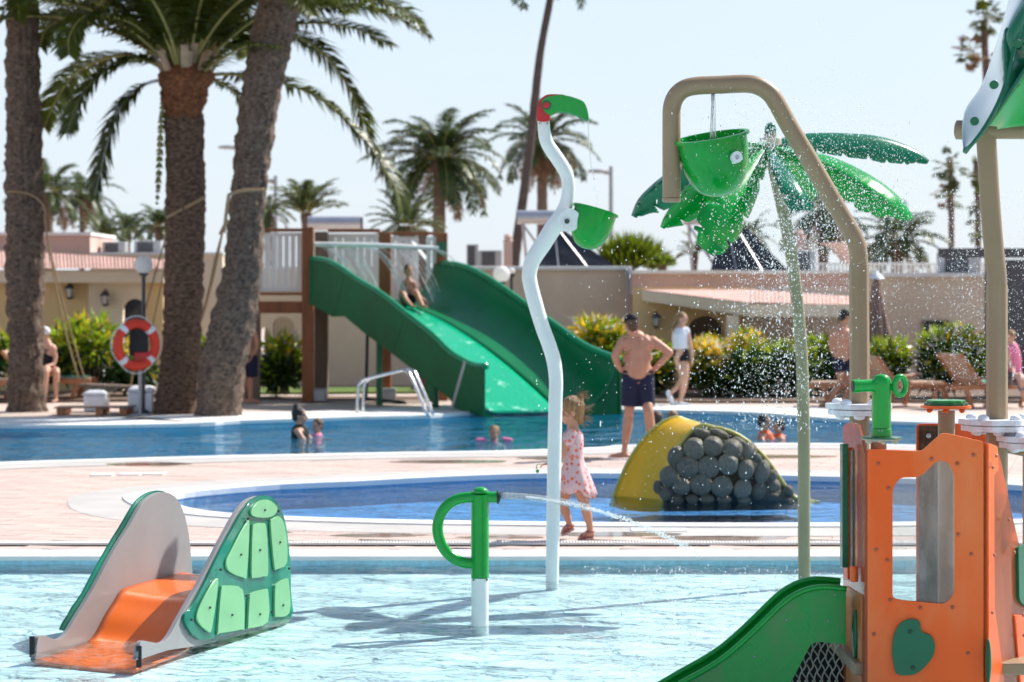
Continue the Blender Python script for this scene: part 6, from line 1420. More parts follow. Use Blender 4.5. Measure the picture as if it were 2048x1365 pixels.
# arch bucket
c = P(1423, 277, dA); t, Mx = bucket(c, 71 * kA, 118 * kA, -9.5, 9, 'large green bucket with white nozzle under the tan arched pipe', dA)
q = P(1462, 318, dA) ; ax = Vector((.35, -1, 0)).normalized(); sp = q + Vector((0, -.125, 0))
mb = MB(); mb.lathe([(13 * kA, -.02), (13 * kA, .01), (10 * kA, .012), (10 * kA, .035), (11.5 * kA, .036), (11.5 * kA, .05), (5 * kA, .05), (4 * kA, .03), (0, .03)], axm(sp, ax), 24); ob('nozzle', mb, M['tan_light'] if 0 else M['white_plastic'], t, smooth=40)
mb = MB(); mb.tube([P(1343, 330, dA), P(1356, 330, dA), P(1364, 330, dA)], 9 * kA, 16); ob('axle', mb, M['tan_light'], t, smooth=40)
FB = thing('falling_water', 'clear column of water pouring from the arched pipe into the large bucket', 'water', P(1425, 190, dA))
for (x0, x1, r) in ((1426, 1421, .007), (1428, 1431, .006), (1424, 1426, .005)):
    pts = [P(x0 + (x1 - x0) * s / 10, 188 + 92 * s / 10, dA) for s in range(11)]; stream(pts, r, M['jet'], 'column', FB, seed=int(x1))
# ---------------- spray of droplets ----------------
rn = random.Random(21); SP = {}
ico = []
bmi = bmesh.new(); bmesh.ops.create_icosphere(bmi, subdivisions=1, radius=1.0); iv = [v.co.copy() for v in bmi.verts]; ifc = [tuple(v.index for v in f.verts) for f in bmi.faces]; bmi.free()
def spray(name, label, gens, par_loc):
    mb = MB()
    for (n, fn, r0, r1) in gens:
        for _ in range(n):
            p = fn(); r = r0 * (r1 / r0) ** (rn.random() ** 2.2)
            if p.z < WZ + .01: continue
            st = rn.uniform(1.0, 1.8) if rn.random() > .05 else rn.uniform(2, 4.5); b = len(mb.v)
            mb.v += [(p.x + v.x * r, p.y + v.y * r, p.z + v.z * r * st) for v in iv]; mb.f += [tuple(b + i for i in f) for f in ifc]; mb.m += [0] * len(ifc)
    o = ob(name, mb, M['drop'], None, smooth=180, kind='stuff'); tag(o, label, 'water drops'); return o
def gauss_px(x, y, sx, sy, d0, d1): return lambda: P(rn.gauss(x, sx), rn.gauss(y, sy), rn.uniform(d0, d1))
def uni_px(x0, x1, y0, y1, d0, d1): return lambda: P(rn.uniform(x0, x1), rn.uniform(y0, y1), rn.uniform(d0, d1))
def fall(x0, x1, y0, y1, d0, d1, k_=1.6):
    def f():
        t = rn.random() ** (1 / k_); y = y0 + (y1 - y0) * t; c = (x0 + x1) / 2; w = (x1 - x0) / 2 * (.55 + .6 * t); return P(rn.gauss(c, w * .6), y, rn.uniform(d0, d1))
    return f
spray('water_drops', 'cloud of bright water droplets flying around the arched pipe and plastic palm', [
    (6200, gauss_px(1600, 400, 95, 110, 12.2, 19), .0012, .0044),
    (4200, gauss_px(1730, 390, 90, 90, 12.0, 19), .0010, .0032),
    (4300, fall(1420, 1660, 280, 860, 12.5, 19), .0012, .0050),
    (4600, uni_px(1560, 1980, 400, 800, 12.0, 20), .0009, .0030),
    (2400, uni_px(1900, 2060, 380, 760, 12.5, 20), .0010, .0036),
    (900, gauss_px(1505, 300, 40, 60, 12.4, 13.2), .0010, .0034),
    (500, uni_px(1200, 1720, 180, 1000, 12.0, 18), .0012, .0050),
    (320, uni_px(1060, 1640, 480, 1060, 12.0, 18), .0014, .0048),
    (200, uni_px(1340, 1500, 170, 400, 12.3, 12.8), .0010, .0026),
    (700, gauss_px(1535, 275, 30, 22, 15.0, 17.5), .0012, .005),
], None)
# splashes where the spray lands
def splash():
    def f():
        a = rn.random(); x = rn.choice((1.2, 1.6, 1.9, 1.0, .75, 2.1)) + rn.gauss(0, .22); y = rn.uniform(12.9, 18.0); return Vector((x, y, WZ + abs(rn.gauss(0, .02)) + .012))
    return f
spray('splash_drops', 'small splashes dancing on the splash pool left of the green slide', [(1500, splash(), .002, .006)], None)
# ---------------- people ----------------
def vox(name, mb, m, parent, size=.008, it=4):
    o = ob(name, mb, m, parent, smooth=180)
    r = o.modifiers.new('remesh', 'REMESH'); r.mode = 'VOXEL'; r.voxel_size = size; r.use_smooth_shade = True
    s = o.modifiers.new('smooth', 'SMOOTH'); s.factor = .5; s.iterations = it; return o
def limb(mb, pts, rs, n=14):
    pts = smooth_path(pts, 4); rs = vlerp(rs, 4); mb.tube(pts, rs, n, round_cap=True)
def ell(mb, c, r, rot=None): mb.sphere(c, r, rot, 16, 10)
def frame(f, u):
    f = Vector(f).normalized(); u = Vector(u); u = (u - f * u.dot(f)).normalized(); r = f.cross(u); return Matrix((r, f, u)).transposed()
def head(mb, c, f, s=.23, u=(0, 0, 1), neck=None, t=None, nr=.055):
    Rm = frame(f, u); k = s / .23; c = Vector(c); q = lambda x, y, z: c + Rm @ Vector((x, y, z)) * k
    ell(mb, q(0, -.012, .025), (.076 * k, .096 * k, .092 * k), Rm); ell(mb, q(0, .028, -.045), (.056 * k, .058 * k, .066 * k), Rm); ell(mb, q(0, .050, -.088), (.026 * k, .024 * k, .022 * k), Rm)
    ell(mb, q(0, .092, -.022), (.013 * k, .022 * k, .026 * k), Rm); ell(mb, q(0, .076, .022), (.045 * k, .014 * k, .014 * k), Rm)
    for sx in (-1, 1):
        ell(mb, q(sx * .077, -.006, -.012), (.010 * k, .020 * k, .032 * k), Rm); ell(mb, q(sx * .036, .064, -.038), (.024 * k, .020 * k, .022 * k), Rm)
    ell(mb, q(0, .083, -.064), (.024 * k, .012 * k, .010 * k), Rm)
    if neck is not None: limb(mb, [q(0, -.02, -.04), Vector(neck)], [nr * k, nr * 1.08 * k])
    return q, Rm, k
def face_bits(q, Rm, k, par):
    for sx in (-1, 1):
        mb = MB(); ell(mb, q(sx * .031, .078, -.002), (.012 * k, .008 * k, .008 * k), Rm); ob('eye', mb, M['eye'], par, smooth=180)
    mb = MB(); ell(mb, q(0, .090, -.064), (.021 * k, .007 * k, .006 * k), Rm); ob('mouth', mb, M['lip'], par, smooth=180)
def hand(mb, w, d, n, k=1.0, curl=.4, side=1):
    # w wrist, d finger direction, n palm normal: palm, four unequal bent fingers, a thumb from the side
    w = Vector(w); d = Vector(d).normalized(); n = Vector(n); n = (n - d * n.dot(d)).normalized(); x = d.cross(n) * side
    Rm = Matrix((x, d, n)).transposed(); ell(mb, w + d * .05 * k, (.040 * k, .052 * k, .015 * k), Rm); limb(mb, [w - d * .02 * k, w + d * .03 * k], [.022 * k, .022 * k])
    for i, (L, o) in enumerate(((.070, -.030), (.080, -.010), (.075, .010), (.058, .029))):
        b = w + d * .085 * k + x * o * k; c1 = curl; d1 = d * math.cos(c1 * .6) + n * math.sin(c1 * .6); d2 = d * math.cos(c1 * 1.8) + n * math.sin(c1 * 1.8)
        p1 = b + d1 * L * .45 * k; p2 = p1 + d2 * L * .55 * k; mb.tube([b - d * .02 * k, b, p1, p2], [.0095 * k, .0095 * k, .0085 * k, .007 * k], 8, round_cap=True)
    t0 = w + d * .03 * k - x * .03 * k; t1 = t0 - x * .028 * k + d * .025 * k + n * .008 * k; t2 = t1 + d * .032 * k + n * .012 * k; mb.tube([t0, t1, t2], [.013 * k, .010 * k, .008 * k], 8, round_cap=True)
def foot(mb, ank, toe, L=.25, k=1.0):
    a = Vector(ank); t = Vector(toe).normalized(); g = a.z; hl = a - t * .035 * k; hl.z = g - .055 * k
    limb(mb, [hl, a + t * .05 * k - Vector((0, 0, .045 * k)), a + t * L * .55 - Vector((0, 0, .062 * k)), a + t * L * .72 - Vector((0, 0, .068 * k))], [.036 * k, .040 * k, .036 * k, .022 * k])
    s = t.cross(Vector((0, 0, 1)))
    for i in range(5): b = a + t * L * (.70 - .02 * i) + s * (i - 2) * .017 * k - Vector((0, 0, .070 * k)); mb.tube([b - t * .02 * k, b + t * .02 * k], [.011 * k, .009 * k], 8, round_cap=True)
def hair_cap(name, q, Rm, k, m, par, ext=(), r=1.0, vs=.007, tilt=.0):
    mb = MB(); ell(mb, q(0, -.026, .038 + tilt), (.086 * k * r, .098 * k * r, .090 * k * r), Rm); ell(mb, q(0, -.055, -.015), (.074 * k * r, .062 * k * r, .075 * k), Rm)
    for (p, rr) in ext: ell(mb, p, rr)
    return vox(name, mb, m, par, vs, 3)
def strands(name, m, par, starts, n, length, sag, seed, rad=.003, wind=(0, 0, 0)):
    rn = random.Random(seed); mb = MB()
    for i in range(n):
        c, d = rn.choice(starts); d = (Vector(d) + Vector((rn.gauss(0, .4), rn.gauss(0, .4), rn.gauss(0, .4)))).normalized(); p = Vector(c) + Vector((rn.gauss(0, .012), rn.gauss(0, .012), rn.gauss(0, .012))); pts = [p.copy()]
        for j in range(6): d = (d + Vector((0, 0, -sag)) + Vector(wind) + Vector((rn.gauss(0, .12), rn.gauss(0, .12), rn.gauss(0, .12)))).normalized(); p = p + d * length / 6 * rn.uniform(.7, 1.2); pts.append(p.copy())
        mb.tube(pts, [rad * (1 - .7 * j / 6) for j in range(7)], 4)
    return ob(name, mb, m, par, smooth=180, kind='stuff')
# --- man with black cap, seen from behind
d = 29.55; J = lambda x, y, e=0: P(x, y, d + e)
PM = thing('person', 'shirtless man in navy swim shorts and black cap, seen from behind with hands on hips', 'person', G(1270, 916))
mb = MB(); q, Rm, k = head(mb, J(1262, 650, -.02), (-.45, 1, -.08), .235, neck=J(1272, 680, .02), nr=.064)
limb(mb, [J(1276, 676, .03), J(1276, 700, .02), J(1276, 725, .0), J(1275, 745, .0)], [.09, .135, .150, .150], 18)
for (x, y, rx, ry, rz) in ((1252, 688, .10, .085, .075), (1300, 687, .10, .085, .075), (1276, 694, .19, .105, .11), (1276, 716, .180, .12, .12), (1275, 738, .178, .13, .12), (1276, 755, .175, .135, .12)): ell(mb, J(x, y, .02), (rx, ry, rz))
for x in (1262, 1290): ell(mb, J(x, 688, -.045), (.075, .035, .095), Matrix.Rotation(.3 if x < 1270 else -.3, 3, 'Y')); ell(mb, J(x, 675, .0), (.06, .05, .035))
for x in (1268, 1283): limb(mb, [J(x, 682, -.058), J(x, 715, -.085), J(x, 748, -.085)], [.036, .042, .046])
hl = J(1243, 741, .02); hr = J(1308, 740, .02)
limb(mb, [J(1246, 684, .02), J(1238, 698, .0), J(1230, 712, -.02)], [.066, .058, .047]); limb(mb, [J(1230, 712, -.02), J(1235, 728, .0), hl], [.046, .042, .030])
limb(mb, [J(1305, 683, .02), J(1322, 694, -.02), J(1339, 706, -.06)], [.066, .058, .047]); limb(mb, [J(1339, 706, -.06), J(1323, 724, -.03), hr], [.046, .042, .030])
hand(mb, hl, (.75, .55, -.25), (1, -.4, 0), 1.0, .35, 1); hand(mb, hr, (-.75, .55, -.25), (-1, -.4, 0), 1.0, .35, -1)
limb(mb, [J(1262, 760), J(1260, 800), J(1258, 820, -.02), J(1257, 835, .0), J(1254, 860, -.015), J(1250, 890), J(1249, 905)], [.10, .082, .062, .060, .060, .038, .036])
limb(mb, [J(1290, 760), J(1294, 800), J(1296, 820, -.1), J(1299, 840, -.1), J(1302, 866, -.12), J(1305, 892, -.12), J(1306, 905, -.12)], [.10, .082, .062, .062, .060, .038, .036])
foot(mb, J(1249, 904), (-1, .35, 0), .26); foot(mb, J(1306, 905, -.12), (.5, .8, 0), .26)
vox('body', mb, M['skin'], PM, .0065, 3)
hair_cap('hair', q, Rm, k, M['hair_brown'], PM, r=.985)
mb = MB(); ell(mb, q(0, -.015, .052), (.088 * k, .106 * k, .088 * k), Rm); o = vox('cap', mb, M['black_cloth'], PM, .007, 2)
mb = MB(); ell(mb, q(0, .115, .035), (.066, .062, .010), Rm); ob('cap_peak', mb, M['black_cloth'], o, smooth=180)
face_bits(q, Rm, k, PM)
mb = MB(); ell(mb, J(1275, 756, .02), (.192, .148, .085))
for (x0, x1, e) in ((1262, 1259, 0), (1290, 1293, 0)): mb.tube([J(x0 + 1, 750, e + .01), J(x0, 770, e), J((x0 + x1) / 2, 790, e), J(x1, 813, e)], [.108, .116, .112, .106], 20)
o = vox('swim_shorts', mb, M['navy'], PM, .008, 3)
mb = MB(); mb.lathe([(.180, 0), (.186, .012), (.180, .028)], Matrix.Translation(J(1275, 746, .02)) @ Matrix.Diagonal((1, .74, 1, 1)), 32); ob('waistband', mb, M['navy'], PM, smooth=180)
# --- walking woman
d = 42.8; J = lambda x, y, e=0: P(x, y, d + e)
WM = thing('person', 'woman with blond ponytail in white top and black shorts walking on the far deck', 'person', G(1362, 812))
mb = MB(); q, Rm, k = head(mb, J(1365, 638), (.85, -.5, -.05), .22, neck=J(1360, 656), nr=.05)
limb(mb, [J(1361, 655), J(1360, 675), J(1360, 692), J(1361, 705)], [.085, .12, .11, .13], 16); ell(mb, J(1361, 663), (.15, .1, .08))
limb(mb, [J(1374, 662, -.02), J(1378, 680, -.05), J(1381, 694, -.08)], [.048, .042, .035]); limb(mb, [J(1381, 694, -.08), J(1384, 708, -.1), J(1384, 722, -.12)], [.034, .030, .022]); hand(mb, J(1384, 722, -.12), (0, -.1, -1), (-1, 0, 0), .9, .4)
limb(mb, [J(1349, 663, .05), J(1347, 680, .08), J(1350, 694, .1)], [.046, .040, .035]); limb(mb, [J(1350, 694, .1), J(1358, 704, .05), J(1366, 712, -.02)], [.034, .030, .022]); hand(mb, J(1366, 712, -.02), (.6, -.2, -.8), (0, 1, 0), .9, .4)
limb(mb, [J(1366, 715), J(1369, 740, -.05), J(1370, 760, -.06), J(1366, 780), J(1361, 798), J(1359, 804)], [.10, .085, .06, .058, .036, .036])
limb(mb, [J(1358, 715), J(1364, 740, .03), J(1366, 756, .03), J(1358, 770, .08), J(1346, 782, .1), J(1342, 786, .1)], [.10, .085, .06, .056, .036, .036])
vox('body', mb, M['skin_light'], WM, .009, 3)
hair_cap('hair', q, Rm, k, M['hair_blond'], WM, ext=((J(1354, 636, .02), (.07, .06, .07)), (J(1348, 648, .03), (.055, .05, .09)), (J(1344, 662, .03), (.04, .04, .08))), r=1.02, vs=.009)
face_bits(q, Rm, k, WM)
mb = MB(); mb.tube([J(1361, 656), J(1361, 668), J(1361, 684), J(1361, 698)], [.105, .145, .140, .138], 20); ell(mb, J(1372, 664, -.02), (.075, .07, .09)); ell(mb, J(1350, 664, .05), (.075, .07, .09)); vox('top', mb, M['white_cloth'], WM, .009, 2)
mb = MB(); ell(mb, J(1362, 704), (.148, .125, .10)); mb.tube([J(1366, 702), J(1369, 724, -.04)], [.115, .108], 16); mb.tube([J(1358, 702), J(1361, 723, .03)], [.115, .106], 16); vox('shorts', mb, M['black_cloth'], WM, .009, 2)
for (a, t_, n_) in ((J(1359, 806), (1, -.25, 0), 'shoe'), (J(1339, 790, .1), (.35, -.1, -.95), 'shoe')):
    mb = MB(); t_ = Vector(t_).normalized(); limb(mb, [a - t_ * .06 - Vector((0, 0, .02)), a + t_ * .06 - Vector((0, 0, .03)), a + t_ * .16 - Vector((0, 0, .045))], [.046, .044, .030]); vox(n_, mb, M['white_cloth'], WM, .009, 1)
# --- man with cap by the tan post
d = 42.6; J = lambda x, y, e=0: P(x, y, d + e)
M2 = thing('person', 'shirtless man in navy trunks and dark cap partly hidden by the arched pipe post', 'person', G(1672, 812))
mb = MB(); q, Rm, k = head(mb, J(1690, 634), (.8, .55, -.15), .23, neck=J(1684, 656), nr=.06)
limb(mb, [J(1684, 655), J(1682, 675), J(1682, 695), J(1684, 712)], [.10, .15, .15, .145], 18); ell(mb, J(1682, 668), (.20, .13, .12)); ell(mb, J(1682, 692), (.165, .14, .14))
limb(mb, [J(1667, 664), J(1662, 682, -.03), J(1664, 700, -.05)], [.058, .05, .04]); limb(mb, [J(1664, 700, -.05), J(1672, 712, -.1), J(1684, 716, -.12)], [.04, .036, .027]); hand(mb, J(1684, 716, -.12), (1, 0, 0), (0, 1, 0), 1, .5)
limb(mb, [J(1702, 664), J(1710, 682), J(1706, 700)], [.058, .05, .04]); limb(mb, [J(1706, 700), J(1700, 712, -.05), J(1692, 716, -.1)], [.04, .036, .027]); hand(mb, J(1692, 716, -.1), (-1, 0, 0), (0, 1, 0), 1, .5)
limb(mb, [J(1678, 725), J(1682, 750), J(1682, 764), J(1674, 780), J(1662, 798), J(1658, 804)], [.11, .085, .066, .062, .04, .04]); foot(mb, J(1658, 804), (-1, -.2, 0), .25)
limb(mb, [J(1692, 725, .05), J(1697, 750, .05), J(1697, 766, .05), J(1694, 784, .05), J(1690, 804, .05)], [.11, .085, .066, .06, .04]); foot(mb, J(1690, 805, .05), (-.7, -.7, 0), .25)
vox('body', mb, M['skin'], M2, .009, 3)
hair_cap('hair', q, Rm, k, M['hair_dark'], M2, r=.985, vs=.009)
mb = MB(); ell(mb, q(0, -.015, .052), (.088, .106, .088), Rm); o = vox('cap', mb, M['black_cloth'], M2, .009, 2); mb = MB(); ell(mb, q(0, .11, .035), (.066, .062, .012), Rm); ob('cap_peak', mb, M['black_cloth'], o, smooth=180)
face_bits(q, Rm, k, M2)
mb = MB(); ell(mb, J(1684, 716), (.165, .14, .09)); mb.tube([J(1678, 714), J(1681, 744)], [.125, .112], 16); mb.tube([J(1691, 714, .04), J(1695, 745, .05)], [.125, .112], 16); vox('swim_trunks', mb, M['navy'], M2, .009, 2)
# --- girl in the floral dress, walking left behind the white pole
d = 19.75; J = lambda x, y, e=0: P(x, y, d + e)
GL = thing('person', 'little girl in a pink floral dress and sandals walking left behind the white pole', 'person', G(1165, 1080))
mb = MB(); q, Rm, k = head(mb, J(1141, 823), (-1, -.18, -.12), .215, neck=J(1145, 858), nr=.046)
limb(mb, [J(1146, 858), J(1147, 885), J(1147, 915), J(1148, 940), J(1149, 965)], [.05, .075, .075, .088, .09], 16)
limb(mb, [J(1138, 872, -.075), J(1130, 890, -.095), J(1126, 908, -.10)], [.034, .030, .026]); limb(mb, [J(1126, 908, -.10), J(1112, 920, -.09), J(1099, 929, -.08)], [.026, .023, .017]); hand(mb, J(1099, 929, -.08), (-1, 0, .02), (.1, 0, -1), .58, .75, 1)
limb(mb, [J(1148, 872, .075), J(1136, 892, .09), J(1128, 908, .10)], [.034, .030, .026]); limb(mb, [J(1128, 908, .10), J(1118, 918, .09), J(1112, 928, .08)], [.026, .023, .017]); hand(mb, J(1112, 928, .08), (-.6, 0, -.8), (.5, 0, -1), .58, .6, -1)
limb(mb, [J(1140, 960, .04), J(1131, 985, .05), J(1126, 1006, .05), J(1131, 1024, .06), J(1137, 1042, .06), J(1139, 1050, .06)], [.062, .055, .040, .040, .027, .026])
limb(mb, [J(1156, 960, -.03), J(1163, 985, -.04), J(1169, 1008, -.05), J(1174, 1028, -.04), J(1179, 1050, -.04), J(1180, 1062, -.04)], [.064, .057, .041, .041, .027, .026])
def mini_foot(mb, a, heel, toe, k=.62):
    limb(mb, [heel, (Vector(heel) + Vector(toe)) / 2 + Vector((0, 0, .012)), toe], [.026, .027, .020]); t = (Vector(toe) - Vector(heel)).normalized(); s = t.cross(Vector((0, 1, 0)))
    for i in range(5): b = Vector(toe) + Vector((0, (i - 2) * .011, -.004)); mb.tube([b, b + t * .024], [.0075, .006], 6, round_cap=True)
    limb(mb, [a, (Vector(a) + Vector(heel)) / 2], [.026, .027])
mini_foot(mb, J(1180, 1062, -.04), J(1183, 1070, -.04), J(1162, 1075, -.04)); mini_foot(mb, J(1139, 1050, .06), J(1143, 1052, .06), J(1127, 1062, .06))
vox('body', mb, M['skin'], GL, .0048, 3)
face_bits(q, Rm, k, GL)
HG = hair_cap('hair', q, Rm, k, M['hair_blond'], GL, ext=((J(1158, 800, 0), (.040, .036, .038)), (J(1162, 793, 0), (.028, .026, .024)), (J(1152, 807, 0), (.05, .05, .04)), (J(1160, 842, 0), (.035, .04, .03)), (J(1156, 832), (.05, .06, .05))), r=1.10, vs=.006)
strands('loose_hair', M['hair_blond'], GL, [(J(1158, 796), (.6, 0, .9)), (J(1162, 792), (.9, 0, .4)), (J(1160, 842), (1, .1, -.3)), (J(1165, 820), (1, .1, .2)), (J(1166, 835), (1, .1, 0))], 120, .085, .10, 5, .0016, (.12, 0, 0))
mb = MB(); rows = []
prof = [(1145, 862, .050, .050), (1146, 868, .078, .082), (1146, 880, .085, .090), (1147, 900, .080, .086), (1147.5, 916, .079, .083), (1148, 921, .080, .084), (1149, 935, .098, .105), (1151, 952, .122, .128), (1153, 970, .142, .145), (1155, 984, .152, .152)]
for i, (x, y, rx, ry) in enumerate(prof):
    row = []; s = max(0, (i - 5) / 4)
    for j in range(60):
        a = 2 * math.pi * j / 60; f = 1 + .07 * s * math.sin(a * 9 + 1.3 * math.sin(a * 2)) + .03 * s * math.sin(a * 5); p = J(x, y) + Vector((rx * f * math.cos(a) * (1.0 if math.cos(a) < 0 else 1.0), ry * f * math.sin(a), .012 * s * math.sin(a * 4 + 1) + (-.035 * s if math.cos(a) > .3 else 0))); row.append(p)
    rows.append(row)
mb.grid(rows, closed=True); ob('dress', mb, M['floral'], GL, smooth=180, thick=.005)
for (a, b) in ((J(1143, 868, -.07), J(1134, 889, -.096)), (J(1150, 868, .07), J(1140, 889, .09))):
    mb = MB(); ell(mb, a, (.046, .035, .036)); limb(mb, [a, a.lerp(b, .75)], [.044, .046]); vox('sleeve', mb, M['floral'], GL, .006, 2)
for (hl_, to, an) in ((J(1186, 1074, -.04), J(1156, 1079, -.04), J(1180, 1062, -.04)), (J(1147, 1055, .06), J(1124, 1068, .06), J(1139, 1050, .06))):
    mb = MB(); t_ = (to - hl_).normalized(); mb.bar(hl_ - t_ * .006 - Vector((0, 0, .012)), to + t_ * .002 - Vector((0, 0, .012)), .066, .020, (0, 0, 1)); so = ob('sandal', mb, M['sole'], GL, bevel=.004)
    m_ = hl_.lerp(to, .72) + Vector((0, 0, .004))
    for u, rr in ((.75, .031), (.50, .033)):
        c0 = hl_.lerp(to, u); mb = MB(); mb.tube([c0 + Vector((0, rr * math.cos(a), -.01 + .045 * math.sin(a))) for a in [math.pi * i / 10 for i in range(11)]], .0085, 6); ob('strap', mb, M['sandal'], so, smooth=180)
    mb = MB(); mb.tube([an + Vector((.03 * math.cos(a), .03 * math.sin(a), -.006)) for a in [2 * math.pi * i / 16 for i in range(17)]], .008, 6, cap=False); ob('strap', mb, M['sandal'], so, smooth=180)
LT = thing('toy', 'small green plastic toy dangling from the girl\'s outstretched hand', 'toy', J(1079, 935, -.08))
mb = MB(); ell(mb, J(1075, 943, -.08), (.016, .012, .014)); ell(mb, J(1073, 936, -.08), (.006, .006, .006)); ob('charm', mb, M['green_t'], LT, smooth=180)
mb = MB(); mb.tube(smooth_path([J(1082, 929, -.08), J(1075, 929, -.08), J(1073, 935, -.08), J(1075, 941, -.08)], 3), .003, 6); ob('cord', mb, M['green_t'], LT, smooth=180)
# --- child sitting at the top of the wide slide
d = 44.2; J = lambda x, y, e=0: P(x, y, d + e)
CH = thing('person', 'child in dark shorts sitting at the top of the wide green slide', 'person', J(825, 604))
mb = MB(); q, Rm, k = head(mb, J(817, 541), (.4, -.9, -.05), .21, neck=J(817, 560), nr=.048)
limb(mb, [J(817, 560), J(816, 575, .02), J(817, 590, .05), J(818, 602, .05)], [.06, .095, .10, .115], 16); ell(mb, J(817, 566), (.135, .08, .06))
limb(mb, [J(807, 567), J(803, 580, .03), J(800, 592, .0)], [.042, .036, .03]); limb(mb, [J(800, 592), J(802, 600, -.05), J(804, 605, -.08)], [.03, .026, .022]); hand(mb, J(804, 604, -.08), (0, -.6, -.8), (0, .8, -.5), .75, .3)
limb(mb, [J(828, 567), J(832, 580, -.03), J(838, 592, -.06)], [.042, .036, .03]); limb(mb, [J(838, 592, -.06), J(845, 598, -.12), J(850, 602, -.14)], [.03, .026, .022]); hand(mb, J(849, 601, -.14), (.7, -.4, -.6), (0, .8, -.5), .75, .3)
limb(mb, [J(813, 602, 0), J(806, 588, -.35), J(812, 600, -.55), J(822, 611, -.8)], [.075, .055, .048, .033]); foot(mb, J(823, 611, -.82), (.5, -.9, .2), .19, .75)
limb(mb, [J(822, 602, 0), J(830, 584, -.3), J(838, 598, -.45), J(845, 611, -.65)], [.075, .055, .048, .033]); foot(mb, J(845, 611, -.67), (.6, -.8, .2), .19, .75)
vox('body', mb, M['skin'], CH, .009, 3); hair_cap('hair', q, Rm, k, M['hair_brown'], CH, r=1.02, vs=.009); face_bits(q, Rm, k, CH)
mb = MB(); ell(mb, J(818, 601, .02), (.125, .12, .08)); limb(mb, [J(813, 601), J(808, 592, -.22)], [.088, .082]); limb(mb, [J(822, 601), J(828, 590, -.2)], [.088, .082]); vox('swim_shorts', mb, M['navy'], CH, .009, 2)
# --- bathers in the big pool
def bather(px, py, s, f, skin, hairm, label, suit=None, d=None, shoulders=.17, wy=None, armf=(0, 0), neck=.5, ext=None, group=None, arms=True):
    wy = wy or py + 22; d = d or GD(wy, -.06); c = P(px, py, d); t = thing('person', label, 'person', (c.x, d, -.06), group); k0 = s / .23
    mb = MB(); q, Rm, k = head(mb, c, f, s, neck=c - Vector((0, 0, s * .72)), nr=.055); sh = c - Vector((0, 0, s * .95)); Rf = frame(f, (0, 0, 1)); r_ = Rf @ Vector((1, 0, 0)); fw = Rf @ Vector((0, 1, 0))
    limb(mb, [c - Vector((0, 0, s * .6)), sh, sh - Vector((0, 0, .2 * k0)), sh - Vector((0, 0, .42 * k0))], [.055 * k0, .11 * k0, .12 * k0, .12 * k0], 16); ell(mb, sh, (shoulders * k0 * .95, .10 * k0, .08 * k0), Rf)
    for sg in (-1, 1):
        a = sh + r_ * sg * shoulders * k0 * .85; e = a + r_ * sg * .08 * k0 + fw * .14 * k0 - Vector((0, 0, .14 * k0)); h_ = e + fw * .2 * k0 + Vector((0, 0, .02)) + r_ * sg * armf[0 if sg < 0 else 1] * k0
        limb(mb, [a, e, h_], [.045 * k0, .038 * k0, .026 * k0]); hand(mb, h_, fw, (0, 0, -1), .85 * k0, .3)
    vox('body', mb, M[skin], t, .009, 3); hair_cap('hair', q, Rm, k, M[hairm], t, ext=[(q(*e[0]), e[1]) for e in (ext or [])], r=1.03, vs=.009); face_bits(q, Rm, k, t)
    if suit: mb = MB(); limb(mb, [sh - Vector((0, 0, .01)), sh - Vector((0, 0, .2 * k0)), sh - Vector((0, 0, .43 * k0))], [.125 * k0, .132 * k0, .132 * k0], 16); ell(mb, sh - Vector((0, 0, .03)), (shoulders * k0, .115 * k0, .08 * k0), Rf); vox('swimwear', mb, M[suit], t, .009, 2)
    return t, c, q
bather(600, 832, .235, (.85, -.1, 0), 'skin', 'hair_dark', 'woman with dark hair bun and black swimwear standing in the big pool', 'black_cloth', wy=876, ext=[((0, -.05, .13), (.05, .05, .045))])
bather(634, 852, .20, (-.5, -.7, 0), 'skin', 'hair_brown', 'small child in pink swimwear beside the woman with a bun in the big pool', 'pink_cloth', wy=870)
t, c, q = bather(988, 867, .20, (-.15, -1, 0), 'skin', 'hair_blond', 'toddler floating with pink armbands in the middle of the big pool', 'pink_cloth', wy=882)
for sg in (-1, 1):
    mb = MB(); mb.tube([P(988 + sg * 19, 880 - sg, c.y - .1), P(988 + sg * 33, 881, c.y - .1)], [.032, .032], 16, round_cap=True); ob('armband', mb, M['pink_cloth'], t, smooth=180)
bather(1530, 845, .215, (.8, -.5, 0), 'skin', 'hair_dark', 'dark-haired child in orange float vest at the right side of the big pool', 'orange_cloth', wy=884, d=34.2)
bather(1557, 853, .20, (-.9, -.3, 0), 'skin', 'hair_dark', 'dark-haired smaller child in the big pool just right of the child in orange', 'orange_cloth', wy=884, d=34.5)
bather(1316, 838, .21, (.3, .9, 0), 'skin', 'hair_brown', 'brown-haired bather whose head shows behind the yellow slide, nearer the man', None, wy=862)
bather(1343, 836, .21, (-.6, .7, 0), 'skin', 'hair_blond', 'light-haired bather whose head shows behind the top of the yellow slide', None, wy=860)
